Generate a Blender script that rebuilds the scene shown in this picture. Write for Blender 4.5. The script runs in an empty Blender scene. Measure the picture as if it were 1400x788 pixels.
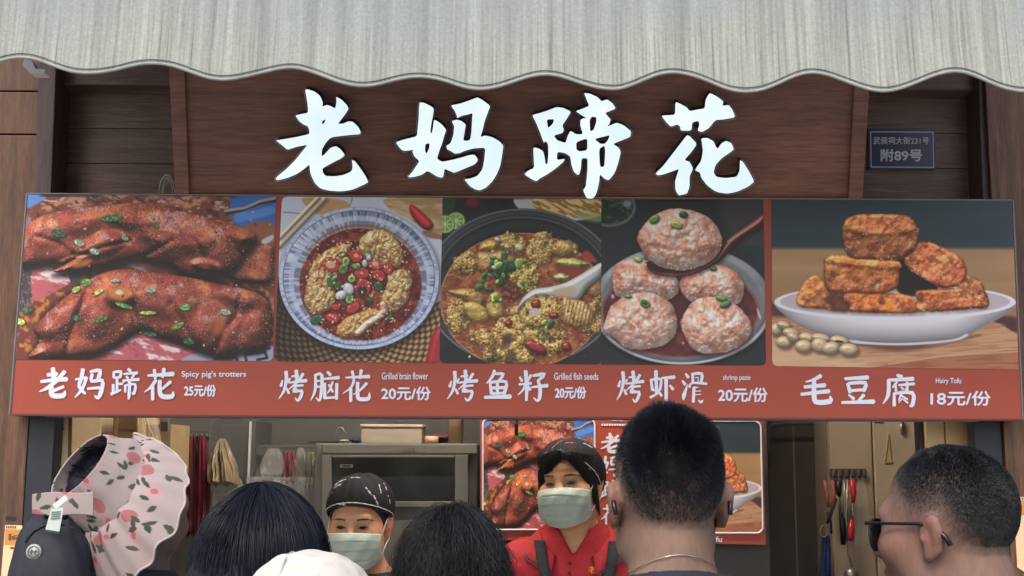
import bpy, bmesh, math, random
import numpy as np
from mathutils import Vector, Matrix, Quaternion
R = math.radians
sc = bpy.context.scene; col = sc.collection
# ---- camera ----
FPX = 1617.0; CAM = Vector((0, -2.9, 1.62))
cd = bpy.data.cameras.new('camera'); cam = bpy.data.objects.new('camera', cd); col.objects.link(cam)
cd.sensor_width = 36; cd.lens = 36*FPX/1400; cd.clip_end = 500; cd.clip_start = .05
ROT = Matrix.Rotation(R(90+8.26), 3, 'X') @ Matrix.Rotation(R(.33), 3, 'Z')
cam.matrix_world = Matrix.Translation(CAM) @ ROT.to_4x4(); sc.camera = cam
# ---- overcast daylight ----
w = bpy.data.worlds.new('World'); sc.world = w; w.use_nodes = True
nt = w.node_tree; sky = nt.nodes.new('ShaderNodeTexSky'); sky.sky_type = 'NISHITA'; sky.sun_disc = False
SUN_EL, SUN_AZ = 52, 200
sky.sun_elevation = R(SUN_EL); sky.sun_rotation = R(SUN_AZ); sky.dust_density = 4; sky.air_density = 1.4
nt.links.new(sky.outputs[0], nt.nodes['Background'].inputs[0]); nt.nodes['Background'].inputs[1].default_value = .12
sd_ = bpy.data.lights.new('sun', 'SUN'); sd_.energy = .9; sd_.angle = R(25); sd_.color = (1, .95, .88)
so = bpy.data.objects.new('sun', sd_); col.objects.link(so); so.location = (0, -6, 8)
_a = R(SUN_AZ); _dir = Vector((math.sin(_a)*math.cos(R(SUN_EL)), math.cos(_a)*math.cos(R(SUN_EL)), math.sin(R(SUN_EL))))
so.rotation_euler = (-_dir).to_track_quat('-Z', 'Y').to_euler()
sc.view_settings.view_transform = 'Standard'; sc.view_settings.look = 'None'; sc.view_settings.exposure = 1.0; sc.view_settings.gamma = 1
sc.render.film_transparent = False
# ---- helpers ----
def ray(px, py): return ROT @ Vector(((px-700)/FPX, -(py-394)/FPX, -1))
def at(px, py, Y):
    d = ray(px, py); return CAM+d*((Y-CAM.y)/d.y)
def s2l(c): c = np.asarray(c, np.float64); return np.where(c <= .04045, c/12.92, ((c+.055)/1.055)**2.4)
def rgb(r, g, b, k=1.): return tuple(float(x)*k for x in s2l(np.array([r, g, b])/255.))
def tag(o, label=None, cat=None, group=None, kind=None):
    for k, v in (('label', label), ('category', cat), ('group', group), ('kind', kind)):
        if v: o[k] = v
    return o
def thing(name, label, cat, loc=(0, 0, 0), group=None):
    o = bpy.data.objects.new(name, None); col.objects.link(o); o.location = loc; o.empty_display_size = .05
    return tag(o, label, cat, group)
def rootloc(o):
    p = Vector((0, 0, 0))
    while o is not None: p = p+o.location; o = o.parent
    return p
def mesh(name, V, F, mat, parent=None, smooth=False, label=None, cols=None):
    me = bpy.data.meshes.new(name); V = np.asarray([tuple(v) for v in V] if not isinstance(V, np.ndarray) else V, np.float32)
    if parent is not None: V = V-np.array(rootloc(parent), np.float32)
    if isinstance(F, np.ndarray):
        n, k = F.shape; me.vertices.add(len(V)); me.vertices.foreach_set('co', V.ravel()); me.loops.add(n*k); me.loops.foreach_set('vertex_index', F.ravel().astype(np.int32))
        me.polygons.add(n); me.polygons.foreach_set('loop_start', np.arange(0, n*k, k, dtype=np.int32)); me.update(calc_edges=True)
    else: me.from_pydata([tuple(map(float, v)) for v in V], [], [tuple(int(i) for i in f) for f in F])
    if cols is not None:
        a = me.color_attributes.new('col', 'FLOAT_COLOR', 'POINT'); c4 = np.ones((len(V), 4), np.float32); c4[:, :3] = cols; a.data.foreach_set('color', c4.ravel())
    if smooth: me.polygons.foreach_set('use_smooth', np.ones(len(me.polygons), bool))
    if mat: me.materials.append(mat)
    o = bpy.data.objects.new(name, me); col.objects.link(o)
    if parent is not None: o.parent = parent
    if label: o['label'] = label
    return o
class MB:
    def __init__(s): s.V = []; s.F = []
    def add(s, V, F):
        n = len(s.V); s.V += [Vector(v) for v in V]; s.F += [tuple(i+n for i in f) for f in F]; return s
    def hexa(s, a):  # 8 corners: bottom 4 (ccw), top 4
        return s.add(a, [(3, 2, 1, 0), (4, 5, 6, 7), (0, 1, 5, 4), (1, 2, 6, 5), (2, 3, 7, 6), (3, 0, 4, 7)])
    def box(s, x0, x1, y0, y1, z0, z1): return s.hexa([(x0, y0, z0), (x1, y0, z0), (x1, y1, z0), (x0, y1, z0), (x0, y0, z1), (x1, y0, z1), (x1, y1, z1), (x0, y1, z1)])
    def quadbox(s, q, Y, d):  # a front face given by four photo corners TL,TR,BR,BL at depth Y, d deep
        c = [at(x, y, Y) for x, y in q]; o = Vector((0, d, 0)); TL, TR, BR, BL = c
        return s.hexa([BL, BR, BR+o, BL+o, TL, TR, TR+o, TL+o])
    def rect(s, x0, y0, x1, y1, Y, d=.01): return s.quadbox([(x0, y0), (x1, y0), (x1, y1), (x0, y1)], Y, d)
    def tube(s, P, r, n=8, closed=False):
        P = [Vector(p) for p in P]; m = len(P); rr = r if hasattr(r, '__len__') else [r]*m; V = []; u = None
        for i in range(m):
            t = (P[(i+1) % m]-P[i-1]) if closed else (P[min(i+1, m-1)]-P[max(i-1, 0)])
            t = t.normalized() if t.length > 1e-9 else Vector((0, 0, 1))
            if u is None: u = t.orthogonal().normalized()
            u = (u-t*u.dot(t)); u = u.normalized() if u.length > 1e-6 else t.orthogonal().normalized(); v = t.cross(u)
            for k in range(n): a = 2*math.pi*k/n; V.append(P[i]+(u*math.cos(a)+v*math.sin(a))*rr[i])
        F = []
        for i in range(m if closed else m-1):
            for k in range(n): a, b = i*n+k, i*n+(k+1) % n; c, d = ((i+1) % m)*n+(k+1) % n, ((i+1) % m)*n+k; F.append((a, b, c, d))
        if not closed: F += [tuple(range(n))[::-1], tuple(range((m-1)*n, m*n))]
        return s.add(V, F)
    def cyl(s, c, r, h, n=20, axis='Z', r2=None):
        A = {'Z': Vector((0, 0, 1)), 'Y': Vector((0, 1, 0)), 'X': Vector((1, 0, 0))}[axis]; c = Vector(c)
        return s.tube([c, c+A*h], [r, r if r2 is None else r2], n)
    def build(s, name, mat, parent=None, smooth=False, bev=0, label=None):
        o = mesh(name, s.V, s.F, mat, parent, smooth, label)
        bm = bmesh.new(); bm.from_mesh(o.data); bmesh.ops.recalc_face_normals(bm, faces=bm.faces)
        if bev: bmesh.ops.bevel(bm, geom=list(bm.edges), offset=bev, segments=2, affect='EDGES', profile=.6, clamp_overlap=True)
        bm.to_mesh(o.data); bm.free(); return o
# ---- materials ----
def nodes(name):
    m = bpy.data.materials.new(name); m.use_nodes = True; return m, m.node_tree, m.node_tree.nodes['Principled BSDF']
def mat(name, c, rough=.6, var=.12, scale=30, metal=0, bump=0., spec=.5, trans=0, stretch=(1, 1, 1), emit=0, alpha=1, c2=None):
    m, t, b = nodes(name); L = t.links.new
    b.inputs['Roughness'].default_value = rough; b.inputs['Metallic'].default_value = metal; b.inputs['Specular IOR Level'].default_value = spec
    b.inputs['Transmission Weight'].default_value = trans; b.inputs['Alpha'].default_value = alpha
    tc = t.nodes.new('ShaderNodeTexCoord'); mp = t.nodes.new('ShaderNodeMapping'); mp.inputs['Scale'].default_value = stretch
    n = t.nodes.new('ShaderNodeTexNoise'); n.inputs['Scale'].default_value = scale; n.inputs['Detail'].default_value = 6
    r = t.nodes.new('ShaderNodeValToRGB'); r.color_ramp.elements[0].position = .3; r.color_ramp.elements[1].position = .7
    lo = c2 or tuple(x*(1-var) for x in c); r.color_ramp.elements[0].color = (*lo, 1); r.color_ramp.elements[1].color = (*[min(1, x*(1+var)) for x in c], 1)
    L(tc.outputs['Object'], mp.inputs[0]); L(mp.outputs[0], n.inputs[0]); L(n.outputs[0], r.inputs[0]); L(r.outputs[0], b.inputs['Base Color'])
    if emit: b.inputs['Emission Color'].default_value = (*c, 1); b.inputs['Emission Strength'].default_value = emit
    if bump:
        bp = t.nodes.new('ShaderNodeBump'); bp.inputs['Strength'].default_value = bump; bp.inputs['Distance'].default_value = .004; L(n.outputs[0], bp.inputs['Height']); L(bp.outputs[0], b.inputs['Normal'])
    return m
def mat_attr(name, rough=.5, spec=.5, nvar=.08, nscale=120, bump=0.):
    m, t, b = nodes(name); L = t.links.new; a = t.nodes.new('ShaderNodeAttribute'); a.attribute_name = 'col'
    n = t.nodes.new('ShaderNodeTexNoise'); n.inputs['Scale'].default_value = nscale; n.inputs['Detail'].default_value = 4
    mr = t.nodes.new('ShaderNodeMapRange'); mr.inputs[3].default_value = 1-nvar; mr.inputs[4].default_value = 1+nvar
    mx = t.nodes.new('ShaderNodeVectorMath'); mx.operation = 'SCALE'; L(n.outputs[0], mr.inputs[0]); L(a.outputs[0], mx.inputs[0]); L(mr.outputs[0], mx.inputs['Scale']); L(mx.outputs[0], b.inputs['Base Color'])
    b.inputs['Roughness'].default_value = rough; b.inputs['Specular IOR Level'].default_value = spec
    if bump:
        bp = t.nodes.new('ShaderNodeBump'); bp.inputs['Strength'].default_value = bump; bp.inputs['Distance'].default_value = .002; L(n.outputs[0], bp.inputs['Height']); L(bp.outputs[0], b.inputs['Normal'])
    return m
def wood(name, c, c2, grain=(1.2, 14, 14), knots=True, rough=.55):
    m, t, b = nodes(name); L = t.links.new
    tc = t.nodes.new('ShaderNodeTexCoord'); mp = t.nodes.new('ShaderNodeMapping'); mp.inputs['Scale'].default_value = grain; L(tc.outputs['Object'], mp.inputs[0])
    n = t.nodes.new('ShaderNodeTexNoise'); n.inputs['Scale'].default_value = 4; n.inputs['Detail'].default_value = 9; n.inputs['Roughness'].default_value = .65; n.inputs['Distortion'].default_value = .5; L(mp.outputs[0], n.inputs[0])
    n2 = t.nodes.new('ShaderNodeTexNoise'); n2.inputs['Scale'].default_value = 2.2; n2.inputs['Detail'].default_value = 3; L(tc.outputs['Object'], n2.inputs[0])
    n3 = t.nodes.new('ShaderNodeTexNoise'); n3.inputs['Scale'].default_value = 22; n3.inputs['Detail'].default_value = 5; L(mp.outputs[0], n3.inputs[0])
    r = t.nodes.new('ShaderNodeValToRGB'); e = r.color_ramp.elements; e[0].position = .32; e[0].color = (*c2, 1); e[1].position = .66; e[1].color = (*c, 1); L(n.outputs[0], r.inputs[0])
    mr = t.nodes.new('ShaderNodeMapRange'); mr.inputs[1].default_value = .3; mr.inputs[2].default_value = .7; mr.inputs[3].default_value = .78; mr.inputs[4].default_value = 1.2; L(n2.outputs[0], mr.inputs[0])
    mr3 = t.nodes.new('ShaderNodeMapRange'); mr3.inputs[1].default_value = .35; mr3.inputs[2].default_value = .6; mr3.inputs[3].default_value = .72; mr3.inputs[4].default_value = 1.05; L(n3.outputs[0], mr3.inputs[0])
    mm = t.nodes.new('ShaderNodeMath'); mm.operation = 'MULTIPLY'; L(mr.outputs[0], mm.inputs[0]); L(mr3.outputs[0], mm.inputs[1]); last = mm
    if knots:
        v = t.nodes.new('ShaderNodeTexVoronoi'); v.inputs['Scale'].default_value = 3.1; mp2 = t.nodes.new('ShaderNodeMapping'); mp2.inputs['Scale'].default_value = tuple(.55 if g == min(grain) else 1.1 for g in grain); L(tc.outputs['Object'], mp2.inputs[0]); L(mp2.outputs[0], v.inputs[0])
        k = t.nodes.new('ShaderNodeMapRange'); k.inputs[1].default_value = .05; k.inputs[2].default_value = .16; k.inputs[3].default_value = .35; k.inputs[4].default_value = 1; L(v.outputs['Distance'], k.inputs[0])
        m2 = t.nodes.new('ShaderNodeMath'); m2.operation = 'MULTIPLY'; L(mm.outputs[0], m2.inputs[0]); L(k.outputs[0], m2.inputs[1]); last = m2
    s = t.nodes.new('ShaderNodeVectorMath'); s.operation = 'SCALE'; L(r.outputs[0], s.inputs[0]); L(last.outputs[0], s.inputs['Scale']); L(s.outputs[0], b.inputs['Base Color'])
    bp = t.nodes.new('ShaderNodeBump'); bp.inputs['Strength'].default_value = .35; bp.inputs['Distance'].default_value = .003; L(n3.outputs[0], bp.inputs['Height']); L(bp.outputs[0], b.inputs['Normal']); b.inputs['Roughness'].default_value = rough
    return m
def clear_plastic(name, tint=(.9, .9, .88), a=.22):
    m, t, b = nodes(name); b.inputs['Base Color'].default_value = (*tint, 1); b.inputs['Roughness'].default_value = .18; b.inputs['Alpha'].default_value = a; return m
WOOD_V = wood('stained upright pine', rgb(114, 78, 56), rgb(70, 47, 35), (14, 14, 1.2))
WOOD_H = wood('stained horizontal pine', rgb(118, 94, 84), rgb(84, 67, 61), (1.1, 14, 14))
WOOD_SIGN = wood('stained sign board', rgb(142, 99, 80), rgb(114, 80, 67), (.7, 9, 9), False)
WOOD_DARK = wood('dark stained trim', rgb(90, 72, 66), rgb(58, 50, 50), (14, 14, 1.2), False)
BLACK = mat('black plastic', rgb(26, 28, 34), .45)
NAVY_FRAME = mat('dark painted frame', rgb(32, 36, 46), .5)
STEEL = mat('brushed steel', (.5, .5, .5), .35, .1, 40, 1)
WHITE = mat('white plastic', rgb(214, 214, 216), .45, .04)
PRINT_WHITE = mat('white print', rgb(222, 226, 244), .5, .02)
# ---- text and flat shapes ----
def curve_fill(splines):
    cu = bpy.data.curves.new('t', 'CURVE'); cu.dimensions = '2D'; cu.fill_mode = 'BOTH'
    for P in splines:
        s = cu.splines.new('POLY'); s.points.add(len(P)-1); s.use_cyclic_u = True
        for q, (x, y) in zip(s.points, P): q.co = (x, y, 0, 1)
    return _to_mesh(cu)
def _to_mesh(cu):
    o = bpy.data.objects.new('t', cu); col.objects.link(o); dg = bpy.context.evaluated_depsgraph_get(); me = bpy.data.meshes.new_from_object(o.evaluated_get(dg))
    V = [tuple(v.co) for v in me.vertices]; F = [tuple(p.vertices) for p in me.polygons]
    bpy.data.objects.remove(o); bpy.data.meshes.remove(me); bpy.data.curves.remove(cu); return V, F
def text_fill(s):
    cu = bpy.data.curves.new('t', 'FONT'); cu.body = s; cu.size = 1; cu.resolution_u = 4; return _to_mesh(cu)
def text_on(name, s, box, place, material, parent, bold=0., label=None, fit=True):
    """flat lettering filling the photo box x0,y0,x1,y1; place(px,py,k) gives the point k layers above the surface"""
    V, F = text_fill(s); A = np.array(V); lo = A.min(0); hi = A.max(0); x0, y0, x1, y1 = box; VV = []; FF = []
    offs = [(0, 0)] if not bold else [(0, 0), (bold, 0), (-bold, 0), (0, bold), (0, -bold)]
    for k, (dx, dy) in enumerate(offs):
        n = len(VV)
        for a in A: u = (a[0]-lo[0])/(hi[0]-lo[0]); v = (a[1]-lo[1])/(hi[1]-lo[1]); VV.append(place(x0+u*(x1-x0)+dx, y1-v*(y1-y0)+dy, k))
        FF += [tuple(i+n for i in f) for f in F]
    return mesh(name, VV, FF, material, parent, label=label)
def ribbons(strokes):
    """brush strokes [(x,y,w),...] -> list of polygons"""
    out = []
    for S in strokes:
        P = [np.array(p[:2], float) for p in S]; W = [p[2] for p in S]; n = len(P); Q = []; 
        if n > 2:  # smooth
            PP = []; WW = []
            for i in range(n-1):
                a, b, c, d = P[max(i-1, 0)], P[i], P[i+1], P[min(i+2, n-1)]
                for t in (0, .33, .66): PP.append(.5*(2*b+(c-a)*t+(2*a-5*b+4*c-d)*t*t+(3*b-3*c+d-a)*t**3)); WW.append(W[i]*(1-t)+W[i+1]*t)
            PP.append(P[-1]); WW.append(W[-1]); P, W = PP, WW; n = len(P)
        Lf = []; Rt = []
        for i in range(n):
            t = P[min(i+1, n-1)]-P[max(i-1, 0)]; t = t/(np.linalg.norm(t)+1e-9); nn = np.array([-t[1], t[0]])
            Lf.append(P[i]+nn*W[i]*.5); Rt.append(P[i]-nn*W[i]*.5)
        t0 = P[0]-P[1]; t0 = t0/np.linalg.norm(t0); t1 = P[-1]-P[-2]; t1 = t1/np.linalg.norm(t1)
        Q = Lf+[P[-1]+t1*W[-1]*.3]+Rt[::-1]+[P[0]+t0*W[0]*.22]; out.append([tuple(q) for q in Q])
    return out
# ---- printed food pictures, computed as colour fields (flat artwork on the boards) ----
import numpy as np, math
RT = np.random.RandomState(7).rand(8, 256, 256).astype(np.float32)
def vn(x, y, k):
    t = RT[k % 8]; xi = np.floor(x).astype(np.int32); yi = np.floor(y).astype(np.int32)
    fx = (x-xi).astype(np.float32); fy = (y-yi).astype(np.float32)
    fx = fx*fx*(3-2*fx); fy = fy*fy*(3-2*fy)
    a = t[yi & 255, xi & 255]; b = t[yi & 255, (xi+1) & 255]; c = t[(yi+1) & 255, xi & 255]; d = t[(yi+1) & 255, (xi+1) & 255]
    return (a*(1-fx)+b*fx)*(1-fy)+(c*(1-fx)+d*fx)*fy
def fbm(x, y, s, k=0, o=4, sx=1.0, rot=0.0):
    if rot: x, y = x*math.cos(rot)+y*math.sin(rot), -x*math.sin(rot)+y*math.cos(rot)
    r = 0; a = 1; t = 0; x = x/(s*sx); y = y/s
    for i in range(o):
        r = r+a*vn(x+17.3*i+k*31.7, y+9.1*i+k*11.9, k+i); t += a; a *= .5; x = x*2.03; y = y*2.03
    return r/t
def cells(x, y, s, k=0):
    x = x/s+k*13.7; y = y/s+k*7.1; xi = np.floor(x).astype(np.int32); yi = np.floor(y).astype(np.int32)
    f1 = np.full(x.shape, 9., np.float32); idv = np.zeros(x.shape, np.float32)
    for dx in (-1, 0, 1):
        for dy in (-1, 0, 1):
            cx = (xi+dx) & 255; cy = (yi+dy) & 255
            px = xi+dx+RT[k % 8][cy, cx]; py = yi+dy+RT[(k+1) % 8][cy, cx]
            d = np.hypot(x-px, y-py); m = d < f1
            f1 = np.where(m, d, f1); idv = np.where(m, RT[(k+2) % 8][cy, cx], idv)
    return f1, idv
def smooth_poly(P, n=5):
    P = np.array(P, float); m = len(P); out = []
    for i in range(m):
        a, b, c, d = P[i-1], P[i], P[(i+1) % m], P[(i+2) % m]
        for j in range(n):
            t = j/n; out.append(.5*((2*b)+(c-a)*t+(2*a-5*b+4*c-d)*t*t+(3*b-3*c+d-a)*t**3))
    return np.array(out)
def sst(x, a, b):
    t = np.clip((x-a)/(b-a), 0, 1); return t*t*(3-2*t)
C = lambda *a: np.array(a, np.float32)/255.
def mixc(a, b, t): return a*(1-t[..., None])+b*t[..., None]
class Pic:
    def __init__(s, X, Y):
        s.X = X.astype(np.float32); s.Y = Y.astype(np.float32); s.dx = float(np.hypot(X[0, 1]-X[0, 0], Y[0, 1]-Y[0, 0]))
        s.c = np.zeros(X.shape+(3,), np.float32)
    def poly(s, P, n=5, sm=True):
        Q = smooth_poly(P, n) if sm else np.array(P, float)
        x0, y0 = Q.min(0)-14; x1, y1 = Q.max(0)+14
        sd = np.full(s.X.shape, -14., np.float32)
        m = (s.X > x0) & (s.X < x1) & (s.Y > y0) & (s.Y < y1)
        x = s.X[m]; y = s.Y[m]; d = np.full(x.shape, 1e9, np.float32); ins = np.zeros(x.shape, bool)
        for i in range(len(Q)):
            ax, ay = Q[i-1]; bx, by = Q[i]; ex, ey = bx-ax, by-ay; L = ex*ex+ey*ey+1e-9
            t = np.clip(((x-ax)*ex+(y-ay)*ey)/L, 0, 1); d = np.minimum(d, (x-ax-t*ex)**2+(y-ay-t*ey)**2)
            if ay != by: ins ^= ((y < ay) != (y < by)) & (x < (bx-ax)*(y-ay)/(by-ay)+ax)
        sd[m] = np.where(ins, 1, -1)*np.sqrt(d); return sd
    def ell(s, cx, cy, rx, ry, a=0):
        x = s.X-cx; y = s.Y-cy; c, n = math.cos(a), math.sin(a); x, y = x*c+y*n, -x*n+y*c
        q = np.hypot(x/rx, y/ry); g = np.hypot(x/rx**2, y/ry**2)+1e-6
        return np.where(q < 1e-3, min(rx, ry), q*(1-q)/g).clip(-50, 2*max(rx, ry))
    def line(s, pts, w):
        d = np.full(s.X.shape, 1e9, np.float32)
        for (ax, ay), (bx, by) in zip(pts[:-1], pts[1:]):
            ex, ey = bx-ax, by-ay; t = np.clip(((s.X-ax)*ex+(s.Y-ay)*ey)/(ex*ex+ey*ey+1e-9), 0, 1)
            d = np.minimum(d, np.hypot(s.X-ax-t*ex, s.Y-ay-t*ey))
        return w-d
    def put(s, sd, col, soft=1.0, op=1.0):
        a = sst(sd, -soft*.6, soft*.6)*op; s.c = s.c*(1-a[..., None])+np.asarray(col, np.float32)*a[..., None]; return a
    def shadow(s, sd, dx, dy, soft, op, col=(.05, .03, .03)):
        j, i = int(round(dx/s.dx)), int(round(dy/s.dx))
        t = np.roll(np.roll(sd, i, 0), j, 1); a = sst(t, -soft, soft*.6)*op
        s.c = s.c*(1-a[..., None])+np.array(col, np.float32)*a[..., None]
    def lit(s, base, h, L=(-.3, -.65, .7), amb=.42, dif=.8, spec=.35, pw=18, sc=(1, .95, .93)):
        gy, gx = np.gradient(h, s.dx); n = 1/np.sqrt(gx*gx+gy*gy+1)
        L = np.array(L)/np.linalg.norm(L); d = (-gx*L[0]-gy*L[1]+L[2])*n
        H = L+np.array([0, 0, 1]); H /= np.linalg.norm(H); sp = np.clip((-gx*H[0]-gy*H[1]+H[2])*n, 0, 1)**pw
        return base*(amb+dif*np.clip(d, 0, 1))[..., None]+(spec*sp)[..., None]*np.array(sc, np.float32)
    def dome(s, sd, R): t = np.clip(sd/R, 0, 1); return R*np.sqrt(np.clip(1-(1-t)**2, 0, 1))
    def N(s, sc, k=0, o=4, sx=1, rot=0): return fbm(s.X, s.Y, sc, k, o, sx, rot)
    def bits(s, n, box, cols, r, seed, asp=2., op=.95, lit=True, area=None):
        rg = np.random.RandomState(seed); k = 0
        while k < n:
            x = rg.uniform(box[0], box[2]); y = rg.uniform(box[1], box[3])
            if area is not None:
                j = np.unravel_index(np.argmin((s.X-x)**2+(s.Y-y)**2), s.X.shape)
                if area[j] < .5: k += .2; continue
            k += 1; rr = r*rg.uniform(.6, 1.3); a = rg.uniform(0, 3.14)
            m = (np.abs(s.X-x) < rr*asp+2) & (np.abs(s.Y-y) < rr*asp+2); r0 = np.where(m.any(1))[0]; c0 = np.where(m.any(0))[0]
            if len(r0) < 2 or len(c0) < 2: continue
            sl = (slice(r0[0], r0[-1]+1), slice(c0[0], c0[-1]+1)); X = s.X[sl]-x; Y = s.Y[sl]-y
            u = X*math.cos(a)+Y*math.sin(a); v = -X*math.sin(a)+Y*math.cos(a); q = np.hypot(u/(rr*asp), v/rr)
            al = sst(1-q, -.25, .3)*op; cc = np.array(cols[rg.randint(len(cols))])*(1+.25*(-X-Y)[..., None]/rr*.5 if lit else 1)
            s.c[sl] = s.c[sl]*(1-al[..., None])+np.clip(cc, 0, 1)*al[..., None]
GREEN = [C(92, 134, 62), C(64, 104, 54), C(158, 188, 86), C(46, 76, 50), C(128, 156, 130)]
def zp(s, ox, oy): return lambda L: [(ox+a/s, oy+b/s) for a, b in L]
def meat(p, sd, R, lobes, seed, base=C(124, 54, 42), crease=()):
    h = p.dome(sd, R)*1.1
    for (cx, cy, rx, ry, a, hh) in lobes:
        q = p.ell(cx, cy, rx, ry, a); h = h+1.7*hh*sst(q, -min(rx, ry)*.35, min(rx, ry)*.8)
    for pts, w_, dp in crease: h = h-dp*np.exp(-(np.maximum(-p.line(pts, 0), 0)/w_)**2)
    h = h+1.6*p.N(22, seed, 2)+.9*p.N(9, seed+7, 3); hs = h; h = h+.42*p.N(2.6, seed+1, 3)
    gy, gx = np.gradient(hs, p.dx); top = sst(gy+.35*gx, -.05, .6)
    b = mixc(base[None, None]*np.ones_like(p.c), C(186, 108, 66), sst(p.N(26, seed+2, 3), .42, .66)*.8*(.35+.65*top)); b = mixc(b, C(112, 40, 34), sst(p.N(10, seed+3, 3), .5, .72)*.7)
    b = mixc(b, C(146, 58, 46), sst(p.N(18, seed+5, 3), .5, .7)*.6)
    c = p.lit(b, h, amb=.46, dif=.84, spec=.14, pw=7, sc=(1, .8, .74))
    gl = sst(p.N(13, seed+6, 3), .5, .66)*sst(gy+.3*gx, .0, .5)
    c = mixc(c, C(228, 198, 192), gl*(.35+.65*sst(p.N(1.7, seed+8, 2), .42, .66))*.7)
    sp = sst(p.N(1.15, seed+4, 2), .66, .8)*(.25+.75*sst(p.N(15, seed+9, 2), .45, .6)); c = mixc(c, C(226, 186, 160), sp*.75)
    dk = sst(p.N(1.3, seed+10, 2), .68, .8); c = c*(1-.45*dk)[..., None]
    return c*(1-.6*sst(-gy, .3, 1.5))[..., None]
def paint_trotters(X, Y):
    p = Pic(X, Y); z = zp(2.3875, 0, 250)
    n = p.N(9, 1, 4, 2.2, -.35); n2 = p.N(4, 2, 3, 2.4, .5)
    c = mixc(C(118, 62, 50)*np.ones_like(p.c), C(196, 132, 98), sst(n, .42, .72)); c = mixc(c, C(70, 40, 40), sst(n2, .56, .75)*.85)
    c = mixc(c, C(210, 185, 175), sst(p.N(5, 3, 3, 2.5, .1), .66, .8)*.8); p.c = c
    for P in ([(88, 30), (150, 45), (110, 75), (88, 80)], [(80, 140), (95, 125), (112, 140), (80, 160)]): p.put(p.poly(z(P)), C(90, 135, 205), 3)
    p.put(p.poly(z([(755, 48), (830, 30), (905, 30), (905, 150), (840, 145), (765, 135)]), 4), C(62, 104, 186), 3)
    q = p.poly(z([(770, 100), (830, 90), (890, 78), (892, 100), (830, 118), (772, 128)])); p.put(q, C(86, 140, 215), 4)
    p.put(p.line(z([(740, 100), (790, 88), (850, 66), (900, 58)]), 2.6), C(48, 46, 52), 2); p.put(p.line(z([(735, 92), (800, 82), (850, 60), (900, 50)]), 1.8), C(170, 160, 150), 2)
    p.put(p.poly(z([(800, 140), (890, 130), (893, 200), (835, 195)])), C(150, 90, 66), 3)
    p.put(p.poly(z([(855, 188), (890, 170), (890, 186), (862, 203)])), C(205, 200, 200), 2)
    # ground under the trotters
    d = p.poly(z([(60, 268), (880, 300), (880, 580), (40, 580)]), 1, False); n = p.N(7, 4)
    p.put(d, mixc(C(110, 52, 42)*np.ones_like(p.c), C(190, 120, 62), sst(n, .45, .75)), 4)
    p.put(p.poly(z([(60, 270), (112, 268), (108, 370), (75, 420), (58, 400)])), mixc(C(70, 55, 58)*np.ones_like(p.c), C(120, 110, 115), sst(p.N(3, 2, 3, .5), .5, .8)), 3)
    pk = p.N(8, 5, 4, 3, .25)
    for P in ([(112, 270), (220, 272), (232, 320), (190, 350), (150, 372), (108, 380)], [(430, 258), (520, 262), (575, 285), (540, 300), (430, 285)], [(300, 575), (400, 520), (450, 495), (540, 515), (640, 552), (700, 585), (300, 590)]):
        cc = mixc(C(186, 92, 96)*np.ones_like(p.c), C(232, 206, 214), sst(pk, .54, .72)); cc = mixc(cc, C(140, 70, 80), sst(p.N(6, 6, 3, 2, .6), .58, .8)*.7); p.put(p.poly(z(P)), cc, 2)
    fr = p.poly(z([(650, 555), (760, 560), (890, 535), (890, 590), (600, 590)])); p.put(fr, C(150, 155, 180), 2)
    for L in ([(700, 575), (770, 570), (780, 590)], [(805, 585), (800, 562), (865, 552), (872, 572), (840, 578)], [(690, 560), (780, 556), (880, 540)]): p.put(p.line(z(L), 1.9), C(40, 42, 58), 1.2)
    p.put(p.poly(z([(225, 300), (250, 290), (270, 300), (240, 335)])), C(60, 66, 70), 2)
    p.put(p.poly(z([(300, 285), (340, 268), (430, 278), (420, 292), (330, 296)])), C(176, 112, 66), 2)
    tail = p.poly(z([(770, 255), (830, 205), (887, 212), (886, 312), (840, 328), (750, 308)]))
    p.shadow(tail, 0, 4, 6, .8); p.put(tail, meat(p, tail, 9, [], 21, C(170, 100, 66)), 1.4)
    up = p.poly(z([(75, 158), (118, 118), (180, 96), (260, 84), (340, 75), (430, 67), (520, 77), (600, 95), (690, 116), (770, 138), (826, 160), (836, 192), (800, 236), (770, 282), (722, 308), (655, 314), (600, 302), (560, 276), (505, 262), (455, 250), (400, 262), (330, 280), (270, 290), (178, 291), (190, 280), (240, 252), (205, 264), (130, 268), (70, 264)]))
    p.shadow(up, 1, 6, 8, .85)
    up_c = meat(p, up, 20, [(63, 318, 26, 22, 0, 5), (112, 305, 26, 17, -.3, 4), (140, 335, 34, 15, -.35, 7), (180, 300, 36, 15, .1, 6), (238, 325, 52, 24, .15, 8), (292, 338, 26, 26, .5, 5), (325, 322, 20, 12, .3, 4), (97, 358, 22, 7, -.3, 4), (285, 365, 24, 10, .2, 4)], 11, C(126, 54, 42), [(z(a_), w_, d_) for a_, w_, d_ in (([(215, 268), (262, 240), (330, 214), (420, 190)], 3.5, 4.5), ([(120, 175), (190, 196), (235, 235)], 4, 3), ([(560, 120), (630, 185), (690, 290)], 6, 4), ([(455, 248), (520, 215), (560, 190)], 4, 3.5), ([(740, 150), (760, 215), (790, 235)], 4, 3.5))])
    p.put(up, up_c, 1.3)
    lo = p.poly(z([(95, 572), (128, 522), (116, 478), (150, 430), (210, 378), (270, 330), (330, 297), (400, 282), (480, 290), (560, 300), (640, 314), (720, 332), (790, 345), (850, 366), (880, 402), (886, 470), (876, 520), (850, 548), (790, 556), (740, 574), (690, 566), (640, 548), (580, 524), (520, 506), (470, 486), (440, 492), (400, 520), (350, 550), (290, 572), (200, 575)]))
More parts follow.
